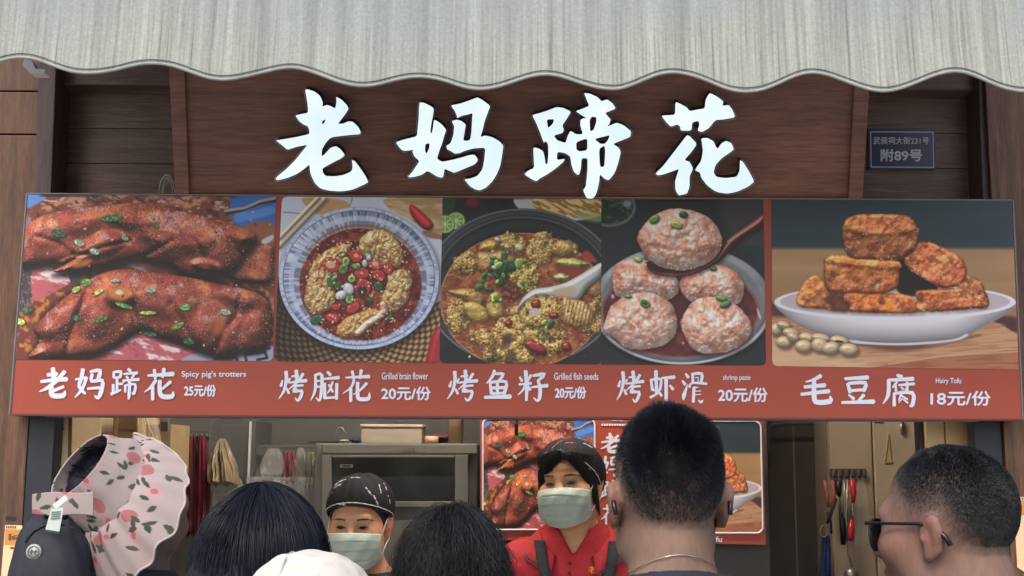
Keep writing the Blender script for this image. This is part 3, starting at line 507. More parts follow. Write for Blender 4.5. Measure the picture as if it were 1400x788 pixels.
    tofu([(280, 290), (330, 275), (430, 290), (560, 298), (610, 310), (600, 340), (430, 330), (290, 310)], [(268, 320), (285, 290), (420, 310), (590, 310), (605, 340), (598, 420), (520, 448), (420, 445), (300, 438), (270, 400)], 5, C(192, 106, 56), 1.15)
    tofu([(630, 290), (665, 230), (730, 215), (800, 240), (880, 285), (908, 340), (890, 400), (800, 425), (720, 385), (650, 340)], None, 6, C(178, 92, 60), .95)
    tofu([(352, 160), (365, 120), (410, 95), (520, 92), (640, 98), (675, 130), (680, 165), (600, 185), (470, 190), (380, 170)], [(350, 170), (370, 150), (520, 180), (680, 150), (692, 200), (660, 270), (570, 298), (470, 295), (400, 290), (362, 250)], 7, C(184, 104, 66))
    for (x, y, rx, ry, a) in [(55, 610, 30, 30, .2), (88, 592, 32, 20, .3), (122, 628, 40, 24, .3), (90, 668, 38, 28, .1), (130, 645, 30, 22, .5), (192, 648, 38, 24, .2), (178, 687, 40, 30, .1), (255, 650, 44, 22, .2), (250, 682, 40, 34, .3), (338, 662, 44, 24, .2), (300, 695, 40, 30, -.1), (380, 702, 44, 30, .1)]:
        e = p.ell(1045+x/3.285, 265+y/3.285, rx/3.285, ry/3.285, a); p.shadow(e, 1.5, 2, 4, .55, (.25, .14, .08)); p.put(e, p.lit(C(214, 184, 146)*O, p.dome(e, 8), amb=.5, dif=.58, spec=.2), 1.1)
    p.put(p.ell(1045+338/3.285, 265+664/3.285, 6, 1.6, .1), C(60, 44, 40), 1.2)
    return p.c
QUADS = {  # corners of each print in photo pixels: TL, TR, BR, BL
 'trotters': ((36.7, 266), (377.5, 268.6), (373.2, 494), (20, 491.5)), 'brain': ((385.5, 269), (605, 271), (600.7, 496.5), (374.6, 494.2)),
 'roe': ((605, 271), (822, 272.6), (822, 498.4), (600.7, 496.5)), 'shrimp': ((822, 272.6), (1043.6, 273.4), (1047.4, 499.8), (822, 498.4)),
 'tofu': ((1055, 273.6), (1383.5, 274.6), (1392.6, 505.6), (1055.6, 500.6))}
PAINT = {'trotters': paint_trotters, 'brain': paint_brain, 'roe': paint_roe_pot, 'shrimp': paint_shrimp_balls, 'tofu': paint_tofu}
def quad_grid(q, nu, nv):
    q = np.array(q, float); u = np.linspace(0, 1, nu)[None, :, None]; v = np.linspace(0, 1, nv)[:, None, None]
    g = (q[0]*(1-u)+q[1]*u)*(1-v)+(q[3]*(1-u)+q[2]*u)*v; return g[..., 0], g[..., 1]
# ================= SETTING =================
def paving():
    m, t, b = nodes('granite paving'); L = t.links.new; tc = t.nodes.new('ShaderNodeTexCoord'); br = t.nodes.new('ShaderNodeTexBrick'); br.inputs['Scale'].default_value = 1.6; br.inputs['Mortar Size'].default_value = .012
    br.inputs['Color1'].default_value = (.36, .34, .32, 1); br.inputs['Color2'].default_value = (.29, .28, .265, 1); br.inputs['Mortar'].default_value = (.06, .06, .06, 1); L(tc.outputs['Object'], br.inputs[0]); L(br.outputs[0], b.inputs['Base Color']); b.inputs['Roughness'].default_value = .8; return m
tag(mesh('ground', [(-120, -120, 0), (120, -120, 0), (120, 120, 0), (-120, 120, 0)], [(0, 1, 2, 3)], paving()), kind='structure')
# ================= STALL BUILDING =================
stall = thing('food_stall', 'dark wooden snack stall with an open serving hatch under its menu board', 'stall', (0, .06, 0))
XL = at(72, 620, .06).x; XR = at(1336, 620, .06).x; ZB = at(700, 560, .06).z
def X(px, Y): return at(px, 500, Y).x
# left and right plank walls, upper wall
b = MB(); xs = [-3.2, -2.75, -2.3, -1.85, -1.4, X(44, .06)]
for i in range(5):
    if i < 4: b.box(xs[i], xs[i+1]-.004, .06, .1, 0, 2.9)
z1, z2 = at(20, 125, .06).z, at(20, 184, .06).z
for za, zb in ((0, z2-.002), (z2+.002, z1-.002), (z1+.002, 2.9)): b.box(xs[4], xs[5], .06, .1, za, zb)
b.build('plank_wall', WOOD_V, stall, bev=.002)
b = MB(); x = X(1368, .06)
for wd in (.44, .45, .45, .45): b.box(x, x+wd-.004, .06, .1, 0, 2.9); x += wd
b.build('plank_wall', WOOD_V, stall, bev=.002)
# jambs beside the hatch
MB().quadbox([(53, 60), (78, 60), (46+22, 300), (46, 300)], .05, .1).build('post', WOOD_DARK, stall, bev=.003)
MB().box(X(45, .062), XL, .062, .12, 0, ZB+.1).build('post', NAVY_FRAME, stall, bev=.002)
MB().quadbox([(1336, 60), (1374, 60), (1384, 300), (1345, 300)], .075, .1).build('post', WOOD_DARK, stall, bev=.003)
MB().box(XR, X(1366, .062), .07, .12, 0, ZB+.1).build('post', NAVY_FRAME, stall, bev=.002)
# recessed boards beside the sign
def recess(name, xa, xb):
    b = MB(); Y = .165
    zs = [at(150, 300, Y).z, at(150, 224, Y).z, at(150, 176, Y).z, at(150, 127, Y).z]
    for a, c in zip(zs[:-1], zs[1:]): b.box(X(xa, Y), X(xb, Y), Y, Y+.03, a+.0008, c-.0008)
    b.build('recessed_boards', WOOD_H, stall, bev=.0015)
    MB().box(X(xa, Y)-.02, X(xb, Y)+.02, .11, .2, zs[-1]+.004, 2.9).build('beam', WOOD_H, stall, bev=.004)
recess('l', 66, 262); recess('r', 1150, 1350)
MB().box(X(250, .2), X(1170, .2), .2, .23, ZB+.03, 2.9).build('back_boards', WOOD_H, stall)
# interior shell
IN_BEIGE = mat('beige interior panel', rgb(178, 162, 136), .5, .05, 6)
IN_GREY = mat('grey interior wall', rgb(84, 83, 82), .6, .1, 5)
IN_DARK = mat('dark interior door', rgb(72, 66, 64), .55, .1, 8)
YB = 1.42
MB().box(-1.7, 1.9, YB, YB+.05, 0, 2.6).build('back_wall', IN_GREY, stall)
MB().box(-1.7, -1.66, .12, YB, 0, 2.6).build('side_wall', IN_GREY, stall); MB().box(1.86, 1.9, .12, YB, 0, 2.6).build('side_wall', IN_GREY, stall)
MB().box(-1.75, 1.95, .24, YB+.05, 2.6, 2.65).build('ceiling', IN_GREY, stall)
MB().box(-3.2, 3.2, .1, 1.6, 2.9, 2.95).build('roof', WOOD_DARK, stall)
MB().box(-1.7, 1.9, .1, YB, .004, .02).build('floor', IN_GREY, stall)
cn = MB().box(XL, XR, -.12, .3, .98, 1.02).build('counter', STEEL, stall, bev=.004)
MB().box(XL, XR, -.06, -.03, .02, .978).build('counter_front', WOOD_H, cn)
# beige jamb, side wall, cabinets inside on the left
MB().box(X(60, .13), X(96, .13), .13, .15, .02, ZB).build('jamb_panel', IN_BEIGE, stall)
bw = X(97, .15)
MB().box(bw-.03, bw, .152, .392, .02, ZB).build('side_panel', mat('tan side panel', rgb(158, 138, 112), .5, .05, 5), stall)
MB().box(bw-.03, bw-.004, .4, 1.0, 0, 2.5).build('side_panel', IN_BEIGE, stall)
lk = thing('utility_cupboard', 'grey cupboard side panel behind the red aprons', 'cupboard', (at(263, 600, .98).x, .98, 0))
MB().box(bw-.03, X(292, .98), .982, 1.4, .02, 2.4).build('body', IN_GREY, lk, bev=.003)
lk = thing('locker', 'dark grey metal locker left of the freezer', 'locker', (at(320, 600, 1.1).x, 1.1, 0))
LOCK = mat('grey locker steel', rgb(82, 84, 84), .4, .06, 4)
MB().box(X(293, 1.1), X(350, 1.1), 1.13, 1.4, .02, at(310, 574, 1.1).z).build('body', LOCK, lk, bev=.003)
MB().box(X(295, 1.1), X(343, 1.1), 1.11, 1.127, .05, at(310, 581, 1.1).z).build('door', LOCK, lk, bev=.003)
MB().box(X(343.4, 1.1), X(344.8, 1.1), 1.105, 1.128, .05, at(310, 576, 1.1).z).build('edge_strip', WHITE, lk)
# partition behind the poster and dark door
MB().box(X(660, .76), X(1046, .76), .762, .8, .02, 2.5).build('partition', IN_DARK, stall)
dd = MB().box(X(1030, 1.2), X(1132, 1.2), 1.2, 1.24, .02, 2.5).build('inner_door', IN_DARK, stall)
MB().box(X(1081, 1.197), X(1083, 1.197), 1.195, 1.199, .02, 2.5).build('seam', mat('pale seam', rgb(120, 116, 110), .5), dd)
MB().tube([at(1051, 640, 1.15), at(1051, 588, 1.15), at(1056, 581, 1.15), at(1066, 579, 1.15), at(1112, 579, 1.15)], .006).build('door_guard', mat('grey rail', rgb(92, 92, 94), .4), dd, True)
cb = thing('tall_cabinet', 'tall beige cabinet with two doors holding the utensil rack', 'cabinet', (at(1190, 600, 1.0).x, 1.0, 0))
BEIGE2 = mat('beige cabinet', rgb(184, 168, 146), .4, .05, 4)
MB().box(X(1131, 1.0), X(1252, 1.0), 1.02, 1.4, .02, 2.5).build('body', BEIGE2, cb, bev=.003)
MB().box(X(1131, 1.0), X(1188, 1.0), 1.0, 1.018, .05, 2.5).build('door', BEIGE2, cb, bev=.004)
MB().box(X(1190, 1.0), X(1251, 1.0), 1.0, 1.018, .05, 2.5).build('door', mat('light beige door', rgb(194, 178, 154), .4, .05, 4), cb, bev=.004)
hg = MB()
hg.tube([at(1234, 577, .995), at(1232, 584, .985), at(1233, 592, .995)], .006); hg.build('handle', STEEL, cb, True)
wm = MB(); YT = mat('yellow tape mark', rgb(176, 150, 76), .5)
wm.tube([at(1215, 594, .998), at(1210, 633, .998)], .0018).tube([at(1215, 594, .998), at(1219, 632, .998)], .0018).tube([at(1209, 633, .998), at(1221, 632, .998)], .0025); wm.build('tape_mark', YT, cb)
MB().rect(1195, 575, 1207, 578, .996, .004).build('label_strip', LOCK, cb); MB().rect(1191, 731, 1203, 738, .996, .004).build('label_strip', LOCK, cb)
cr = thing('cream_cupboard', 'cream cupboard doors just inside the hatch beside the right wooden post', 'cupboard', (at(1298, 600, .16).x, .16, 0))
CREAM = mat('cream door', rgb(216, 186, 140), .45, .05, 4)
MB().box(X(1255, .17), X(1262, .17), .18, .22, .02, ZB).build('gap_shade', BLACK, cr)  # black strip puts in the shade of the gap beside the cream doors
MB().box(X(1262.6, .16), X(1287, .16), .16, .2, .02, ZB).build('door', CREAM, cr, bev=.003); MB().box(X(1288.6, .16), X(1345, .16), .16, .2, .02, ZB).build('door', CREAM, cr, bev=.003)
# lamp inside, on the ceiling behind the menu board
lamp = thing('ceiling_lamp', 'warm tube lamp on the stall ceiling behind the menu board', 'lamp', (0, .42, 2.56))
MB().box(-.8, .8, .39, .45, 2.57, 2.598).build('housing', WHITE, lamp, bev=.004)
TUBE = mat('lit warm tube', (1, .88, .72), .5, 0, emit=105); MB().cyl((-.78, .42, 2.55), .014, 1.56, 12, 'X').build('tube', TUBE, lamp, True)
# ================= AWNING =================
CANVAS, ct, cbs = nodes('weathered canvas')
def canvas():
    L = ct.links.new; N = ct.nodes.new; tc = N('ShaderNodeTexCoord'); mp = N('ShaderNodeMapping'); mp.inputs['Scale'].default_value = (60, 1, 1.1); L(tc.outputs['Object'], mp.inputs[0])
    n = N('ShaderNodeTexNoise'); n.inputs['Scale'].default_value = 2.2; n.inputs['Detail'].default_value = 8; n.inputs['Roughness'].default_value = .62; L(mp.outputs[0], n.inputs[0])
    n2 = N('ShaderNodeTexNoise'); n2.inputs['Scale'].default_value = 3.5; n2.inputs['Detail'].default_value = 5; L(tc.outputs['Object'], n2.inputs[0])
    n3 = N('ShaderNodeTexNoise'); n3.inputs['Scale'].default_value = 160; n3.inputs['Detail'].default_value = 3; L(tc.outputs['Object'], n3.inputs[0])
    r = N('ShaderNodeValToRGB'); e = r.color_ramp.elements; e[0].position = .3; e[0].color = (*rgb(104, 107, 104), 1); e[1].position = .6; e[1].color = (*rgb(162, 166, 160), 1); L(n.outputs[0], r.inputs[0])
    x = e.new(.46); x.color = (*rgb(146, 150, 144), 1)
    sep = N('ShaderNodeSeparateXYZ'); L(tc.outputs['Object'], sep.inputs[0])
    g = N('ShaderNodeMapRange'); g.inputs[1].default_value = .17; g.inputs[2].default_value = .05; g.inputs[3].default_value = .35; g.inputs[4].default_value = 1; L(sep.outputs['Z'], g.inputs[0])
    a = N('ShaderNodeMath'); a.operation = 'ADD'; L(g.outputs[0], a.inputs[0]); m2 = N('ShaderNodeMapRange'); m2.inputs[1].default_value = .35; m2.inputs[2].default_value = .65; m2.inputs[3].default_value = -.35; m2.inputs[4].default_value = .3; L(n2.outputs[0], m2.inputs[0]); L(m2.outputs[0], a.inputs[1]); a.use_clamp = True
    mx = N('ShaderNodeMix'); mx.data_type = 'RGBA'; mx.inputs[6].default_value = (*rgb(144, 152, 154), 1); L(a.outputs[0], mx.inputs[0]); L(r.outputs[0], mx.inputs[7])
    mr = N('ShaderNodeMapRange'); mr.inputs[1].default_value = .3; mr.inputs[2].default_value = .7; mr.inputs[3].default_value = .88; mr.inputs[4].default_value = 1.08; L(n3.outputs[0], mr.inputs[0])
    mp4 = N('ShaderNodeMapping'); mp4.inputs['Scale'].default_value = (15, 1, .35); n4 = N('ShaderNodeTexNoise'); n4.inputs['Scale'].default_value = 2; n4.inputs['Detail'].default_value = 5; L(tc.outputs['Object'], mp4.inputs[0]); L(mp4.outputs[0], n4.inputs[0])
    m4 = N('ShaderNodeMapRange'); m4.inputs[1].default_value = .32; m4.inputs[2].default_value = .68; m4.inputs[3].default_value = .80; m4.inputs[4].default_value = 1.12; L(n4.outputs[0], m4.inputs[0]); m5 = N('ShaderNodeMath'); m5.operation = 'MULTIPLY'; L(mr.outputs[0], m5.inputs[0]); L(m4.outputs[0], m5.inputs[1])
    s = N('ShaderNodeVectorMath'); s.operation = 'SCALE'; L(mx.outputs[2], s.inputs[0]); L(m5.outputs[0], s.inputs['Scale']); L(s.outputs[0], cbs.inputs['Base Color']); cbs.inputs['Roughness'].default_value = .85; cbs.inputs['Specular IOR Level'].default_value = .2
    bp = N('ShaderNodeBump'); bp.inputs['Strength'].default_value = .3; bp.inputs['Distance'].default_value = .003; L(n.outputs[0], bp.inputs['Height']); L(bp.outputs[0], cbs.inputs['Normal'])
canvas()
YA = -.55
EDGE = [(-150, 104), (-60, 106), (30, 82), (125, 106), (215, 92), (310, 115), (400, 97), (495, 122), (575, 108), (660, 127), (745, 107), (835, 128), (920, 104), (1020, 130), (1110, 103), (1205, 129), (1300, 103), (1392, 131), (1480, 104), (1570, 131)]
def edge_y(px):
    for (x0, y0), (x1, y1) in zip(EDGE[:-1], EDGE[1:]):
        if x0 <= px <= x1: t = (px-x0)/(x1-x0); return y0+(y1-y0)*(.5-.5*math.cos(math.pi*t))
    return 110
aw = thing('awning', 'weathered grey canvas awning with scalloped valance above the shop sign', 'awning', tuple(at(700, 120, YA)))
V = []; nx, nz = 360, 26; pxs = np.linspace(-148, 1565, nx); topz = at(700, -75, YA).z
for i, px in enumerate(pxs):
    p0 = at(px, edge_y(px), YA)
    for j in range(nz+1):
        t = j/nz; z = p0.z+(topz-p0.z)*t; wv = .0035*math.sin(px*.0337+.9)*(1-t)+.005*math.sin(px*.011+2)*(1-t)+.0012*math.sin(px*.09+.4*math.sin(px*.031))*(1-t*.5)
        V.append((p0.x, YA+wv-.02*(1-t)**2, z))
top = []
F = [(i*(nz+1)+j, (i+1)*(nz+1)+j, (i+1)*(nz+1)+j+1, i*(nz+1)+j+1) for i in range(nx-1) for j in range(nz)]
va = mesh('valance', V, F, CANVAS, aw, True); so_ = va.modifiers.new('thick', 'SOLIDIFY'); so_.thickness = .003; so_.offset = 1
b = MB(); b.tube([Vector(V[i*(nz+1)])+Vector((0, -.002, 0)) for i in range(nx)], .0034, 8); b.build('piping', mat('grey piping', rgb(150, 153, 151), .85, .16, 30, spec=.2), va, True)
b = MB(); b.tube([Vector(V[i*(nz+1)])+Vector((0, -.0035, .0085)) for i in range(nx)], .0011, 5); b.build('hem_stitch', mat('dark stitching', rgb(122, 125, 126), .8), va, True)
xa, xb = V[0][0], V[-1][0]
MB().hexa([(xa, YA, topz-.004), (xb, YA, topz-.004), (xb, .1, topz+.30), (xa, .1, topz+.30), (xa, YA, topz), (xb, YA, topz), (xb, .1, topz+.304), (xa, .1, topz+.304)]).build('canopy', CANVAS, aw)
MB().cyl((xa, YA+.025, topz-.03), .02, xb-xa, 12, 'X').build('front_bar', WHITE, aw, True)
br = tag(MB().add([at(33, 80, -.3), at(44, 84, -.3), at(48, 94, -.3), at(62, 95, -.3), at(61, 101, -.3), at(42, 101, -.3), at(31, 90, -.3)], [tuple(range(7))]).build('awning_bracket', WHITE), 'small white metal bracket hanging under the left end of the awning', 'bracket')
sm = br.modifiers.new('t', 'SOLIDIFY'); sm.thickness = .03
# ================= SHOP SIGN =================
TILT = R(30); P0 = at(700, 276, .02); UP = Vector((0, -math.sin(TILT), math.cos(TILT))); NRM = Vector((0, -math.cos(TILT), -math.sin(TILT)))
def onp(px, py, h=0.):
    d = ray(px, py); q = P0+NRM*h; return CAM+d*((q-CAM).dot(NRM)/d.dot(NRM))
sign = thing('shop_sign', 'long brown wooden sign board leaning out with four lit white characters', 'sign', tuple(P0))
def slab(q, h, t):
    a = [onp(x, y, h) for x, y in q]; o = -NRM*t; TL, TR, BR, BL = a; return MB().hexa([BL, BR, BR+o, BL+o, TL, TR, TR+o, TL+o])
slab([(246, 40), (1176, 40), (1168, 277), (252, 277)], 0, .02).build('panel', WOOD_SIGN, sign)
slab([(228, 40), (250, 40), (259, 277), (240, 277)], .012, .12).build('batten', WOOD_SIGN, sign, bev=.002); slab([(1172, 40), (1194, 40), (1179, 277), (1160, 277)], .012, .12).build('batten', WOOD_SIGN, sign, bev=.002)
T2 = lambda ox: (lambda L: [(ox+a/4.1176, 100+b/4.1176) for a, b in L]); z2_, z3_ = T2(360), T2(700)
BIG = [
 [[z2_([(235,95),(250,92),(290,105),(320,130),(335,165),(333,190),(355,180),(375,185),(405,200),(412,165),(410,133),(440,150),(470,180),(480,200),(470,220),(440,260),(420,287),(450,285),(480,272),(505,275),(535,305),(548,330),(545,345),(480,350),(380,362),(350,395),(330,430),(328,470),(345,458),(380,420),(410,412),(435,430),(460,462),(440,480),(400,500),(345,530),(332,540),(335,560),(350,580),(400,582),(450,575),(495,555),(503,530),(498,490),(515,495),(545,535),(575,580),(592,615),(560,632),(500,658),(440,667),(370,663),(320,650),(290,620),(270,580),(262,550),(260,515),(230,540),(190,568),(140,590),(80,605),(68,598),(80,580),(130,540),(180,490),(220,440),(248,405),(230,408),(190,415),(155,427),(135,432),(115,415),(90,395),(70,380),(120,372),(190,360),(255,345),(260,335),(258,320),(250,300),(225,290),(200,270),(180,240),(210,232),(250,225),(252,200),(245,150)]),
   z2_([(330,290),(332,270),(350,260),(345,280)])]],
 [[z2_([(880,165),(905,168),(940,185),(960,200),(955,240),(945,290),(940,335),(948,340),(955,310),(960,265),(975,268),(1005,290),(1030,320),(1020,350),(1005,400),(990,440),(978,480),(990,492),(1010,500),(1060,490),(1120,475),(1160,462),(1190,460),(1210,490),(1190,515),(1130,540),(1075,563),(1050,552),(1020,540),(1018,560),(1010,590),(980,585),(925,550),(890,575),(840,587),(812,587),(840,555),(870,510),(878,495),(850,470),(838,440),(850,432),(790,440),(770,425),(745,390),(790,375),(865,357),(868,320),(875,250),(876,200)]), z2_([(912,400),(935,395),(935,420),(920,455),(910,440)])],
  [z2_([(1055,183),(1110,172),(1160,155),(1205,137),(1230,150),(1278,185),(1265,220),(1245,275),(1235,320),(1222,360),(1250,352),(1290,362),(1330,385),(1352,410),(1345,460),(1335,520),(1315,570),(1290,610),(1255,645),(1220,662),(1190,655),(1160,635),(1130,598),(1165,595),(1205,580),(1235,540),(1245,480),(1250,420),(1180,425),(1130,440),(1110,450),(1080,455),(1055,440),(1035,430),(1030,410),(1055,395),(1070,350),(1075,300),(1060,270),(1090,263),(1115,270),(1140,290),(1135,320),(1125,380),(1150,382),(1165,375),(1172,330),(1175,270),(1178,225),(1150,235),(1120,240),(1090,255),(1090,240),(1075,210)])]],
 [[z3_([(113,237),(160,225),(205,210),(250,192),(290,197),(333,218),(310,255),(283,295),(292,320),(285,338),(235,352),(255,380),(285,388),(285,448),(255,445),(252,490),(298,483),(290,500),(250,535),(200,570),(155,595),(138,610),(110,598),(68,570),(90,550),(125,535),(122,480),(120,418),(150,425),(175,440),(185,480),(188,512),(200,512),(205,450),(203,400),(190,385),(178,392),(160,340),(135,280)]), z3_([(195,262),(238,260),(230,285),(203,312)])],
  [z3_([(405,112),(440,117),(480,135),(505,160),(535,148),(565,170),(585,200),(550,215),(525,225),(540,245),(555,260),(550,285),(535,302),(565,290),(590,280),(630,295),(672,330),(665,360),(630,375),(590,390),(570,400),(600,420),(613,445),(600,500),(580,560),(545,605),(520,595),(495,570),(490,620),(475,680),(455,708),(420,706),(400,660),(415,640),(420,600),(425,540),(425,480),(392,480),(388,540),(375,577),(350,560),(335,520),(328,470),(300,452),(280,448),(280,388),(302,394),(315,350),(330,325),(360,345),(400,345),(385,300),(385,265),(400,255),(420,255),(380,230),(358,215),(400,200),(435,185),(420,150)]),
   z3_([(437,265),(450,245),(475,250),(475,275),(460,320),(440,330)]), z3_([(362,390),(400,375),(424,370),(424,435),(380,442),(362,430)]), z3_([(465,372),(500,362),(552,350),(538,382),(520,400),(495,398)]), z3_([(490,428),(520,408),(525,440),(520,528),(495,528)])]],
 [[z3_([(840,240),(880,238),(918,235),(920,162),(950,175),(985,195),(1000,215),(1050,205),(1085,200),(1090,150),(1112,112),(1150,130),(1190,160),(1185,185),(1220,180),(1240,205),(1258,250),(1190,262),(1145,265),(1110,310),(1070,333),(1045,325),(1055,290),(1050,270),(1015,278),(1010,325),(950,325),(945,300),(930,290),(895,303),(870,280)])],
  [z3_([(985,350),(1000,355),(1042,400),(1010,445),(970,490),(1000,500),(1020,540),(1000,580),(1000,640),(985,680),(960,685),(940,690),(920,660),(918,610),(930,570),(940,540),(900,555),(850,572),(820,577),(808,565),(850,525),(900,460),(950,395)])],
  [z3_([(1065,368),(1100,365),(1135,385),(1150,420),(1160,425),(1180,395),(1205,382),(1235,395),(1250,430),(1225,450),(1180,480),(1145,520),(1135,560),(1150,585),(1200,592),(1265,585),(1282,550),(1283,490),(1300,500),(1335,555),(1365,612),(1330,640),(1270,668),(1210,680),(1150,670),(1100,635),(1065,590),(1058,560),(1030,548),(1040,530),(1065,495),(1075,440),(1070,400)])]]]
def soften(P, r=.16):
    Q = []
    for i in range(len(P)):
        a = np.array(P[i]); c = np.array(P[(i+1) % len(P)]); Q += [tuple(a*(1-r)+c*r), tuple(a*r+c*(1-r))]
    return Q
LIT = mat('lit acrylic face', (.12, .14, .15), .4, .03, 8, emit=1.); _b = LIT.node_tree.nodes['Principled BSDF']; _t = LIT.node_tree; _n = _t.nodes.new('ShaderNodeTexNoise'); _n.inputs['Scale'].default_value = 9; _r = _t.nodes.new('ShaderNodeValToRGB'); _r.color_ramp.elements[0].position = .35; _r.color_ramp.elements[0].color = (.36, .44, .475, 1); _r.color_ramp.elements[1].position = .65; _r.color_ramp.elements[1].color = (.43, .475, .495, 1)
_tc = _t.nodes.new('ShaderNodeTexCoord'); _t.links.new(_tc.outputs['Object'], _n.inputs[0]); _t.links.new(_n.outputs[0], _r.inputs[0]); _t.links.new(_r.outputs[0], _b.inputs['Emission Color'])
LIT_SIDE = mat('dark metal letter side', rgb(44, 42, 50), .3, .1, metal=.3)
RIM_GLINT = mat('letter rim highlight', rgb(176, 170, 170), .2, .1)  # pale tube colour stands in for the highlight on the glossy letter edges
for ch, nm in zip(BIG, '老妈蹄花'):
    FV = []; FF = []; SV = []; SF = []; RV = MB()
    for k, comp in enumerate(ch):
        comp = [soften(P) for P in comp]; V, F = curve_fill(comp); n = len(FV); FV += [onp(v[0], v[1], .0302+.0004*k) for v in V]; FF += [tuple(i+n for i in f) for f in F]
        for P in comp:
            n = len(SV); m = len(P)
            top_ = [onp(x, y, .03+.0004*k) for x, y in P]; SV += top_+[p-NRM*.0295 for p in top_]; SF += [(n+i, n+(i+1) % m, n+m+(i+1) % m, n+m+i) for i in range(m)]
            g = [p-NRM*.0275 for p in top_]; c0 = sum(g, Vector())/m
            cx = sum(p[0] for p in P)/m; cy = sum(p[1] for p in P)/m
            A2 = sum(P[i-1][0]*P[i][1]-P[i][0]*P[i-1][1] for i in range(m)); sg = 1 if A2 > 0 else -1
            if P is comp[0]:
                W = []
                for i in range(m):
                    t = np.array(P[(i+1) % m])-np.array(P[i-1]); t = t/(np.linalg.norm(t)+1e-9); W.append(onp(P[i][0]+t[1]*sg*1.7, P[i][1]-t[0]*sg*1.7, .003))
                RV.tube(W, .0016, 5, True)
    rt = mesh('sign_letter', SV, SF, LIT_SIDE, sign); mesh('lit_face', FV, FF, LIT, rt); RV.build('edge_trim', RIM_GLINT, rt, True)
# ================= NUMBER PLATE =================
YP = .158; pl = thing('number_plate', 'small dark blue street number plate on the recessed boards right of the sign', 'plate', tuple(at(1233, 204, YP)))
MB().quadbox([(1186.5, 176), (1279, 176.5), (1280, 232), (1187.5, 232)], YP, .006).build('plate', mat('navy enamel', rgb(52, 52, 84), .35, .05), pl, bev=.001)
PT = mat('pale plate paint', rgb(196, 196, 206), .5, .03); place = lambda x, y, k: at(x, y, YP-.0012-.0001*k)
b = MB()
for q in ([(1190, 180), (1276, 180.4), (1276, 181.4), (1190, 181)], [(1190.6, 228), (1277, 228.4), (1277, 229.4), (1190.6, 229)], [(1190, 181), (1191, 181), (1191.6, 228), (1190.6, 228)], [(1275, 181.4), (1276, 181.4), (1277, 228.4), (1276, 228.4)]): b.quadbox(q, YP-.0014, .0012)
b.build('border', PT, pl); text_on('lettering', '武侯祠大街231号', (1194, 187.5, 1270, 197.5), place, PT, pl, .14); text_on('lettering', '附89号', (1204.5, 204.5, 1260.5, 220.5), place, PT, pl, .5)
# cable loops
b = MB(); rg = random.Random(3)
for k in range(6):
    r_ = 12+rg.random()*9; cx = 226+rg.random()*7; cy = 262+rg.random()*4; b.tube([at(cx+r_*.62*math.cos(a)+rg.random(), cy-r_*1.35*math.sin(a), .045+.008*k) for a in np.linspace(-.2, math.pi+.2, 18)], .0016, 6)
tag(b.build('cable_coil', mat('pale cable', rgb(150, 144, 132), .5), None, True), 'loops of pale thin cable tucked above the menu board', 'cable')
# ================= MENU BOARD =================
BQ = [(37, 265), (1385, 274), (1398.5, 574), (13.5, 567)]
board = thing('menu_board', 'long red printed menu board with five dish photographs, names and prices', 'menu board', tuple(at(700, 570, 0)))
RED = mat('red printed vinyl', rgb(162, 75, 60), .42, .06, 3.5, spec=.35); 
MB().quadbox(BQ, 0, .045).build('light_box', RED, board)
b = MB(); ED = mat('grey metal edge', rgb(120, 122, 130), .4, .1, metal=.4); c = [at(x, y, -.001) for x, y in BQ]
def bar(p, q, r, mb): mb.tube([p, q], r, 6)
bar(c[0], c[1], .0022, b); bar(c[0], c[3], .0028, b); bar(c[1], c[2], .0022, b); b.build('edge_trim', ED, board)
b = MB(); b.quadbox([(13, 566), (1399, 573), (1399, 575.5), (13, 568.5)], -.003, .052); b.build('lower_rail', mat('dark red rail', rgb(96, 48, 50), .4), board)
b = MB(); b.quadbox([(60, 568.8), (1340, 575.6), (1340, 576.6), (60, 570)], .012, .05); b.build('bottom_flange', mat('grey flange', rgb(120, 116, 116), .5), board)
PRINT = mat_attr('printed photograph', .4, .35, .02, 300)
def print_mesh(key, parent, place, spacing=.62, quad=None, name='dish_photo', label=None, corner=6, clip=None):
    q = QUADS[key]; w = q[1][0]-q[0][0]; h = q[3][1]-q[0][1]; nu, nv = int(w/spacing), int(h/spacing)
    gx, gy = quad_grid(q, nu, nv); c = np.clip(PAINT[key](gx, gy), 0, 1)
    c = np.clip(c*TONE[key][0]+np.array(TONE[key][1]), 0, 1); c = s2l(c).astype(np.float32).reshape(-1, 3)
    if quad: gx, gy = quad_grid(quad, nu, nv)
    V = np.array([place(a, d) for a, d in zip(gx.ravel(), gy.ravel())], np.float32)
    I = np.arange(nu*nv).reshape(nv, nu); F = np.stack([I[:-1, :-1], I[1:, :-1], I[1:, 1:], I[:-1, 1:]], -1).reshape(-1, 4)
    i, j = np.meshgrid(np.arange(nv-1), np.arange(nu-1), indexing='ij'); k = corner/spacing; keep = np.ones(i.shape, bool)
    for ci, cj in ROUND.get(key, []) if clip is None else clip:
        di = np.clip(k-(i if ci == 0 else nv-2-i), 0, None); dj = np.clip(k-(j if cj == 0 else nu-2-j), 0, None); keep &= np.hypot(di, dj) <= k
    return mesh(name, V, F[keep.ravel()], PRINT, parent, label=label, cols=c)
TONE = {'trotters': (.96, (.03, .035, .045)), 'brain': (.98, (.035, .04, .055)), 'roe': (.97, (.035, .04, .04)), 'shrimp': (.97, (.03, .03, .035)), 'tofu': (.98, (.025, .03, .035))}  # gain and lift per print; the lift puts haze into the colours
ROUND = {'trotters': [(1, 1)], 'brain': [(0, 0), (1, 0), (1, 1)], 'roe': [(1, 0), (1, 1)], 'shrimp': [(1, 1)], 'tofu': [(1, 0)]}
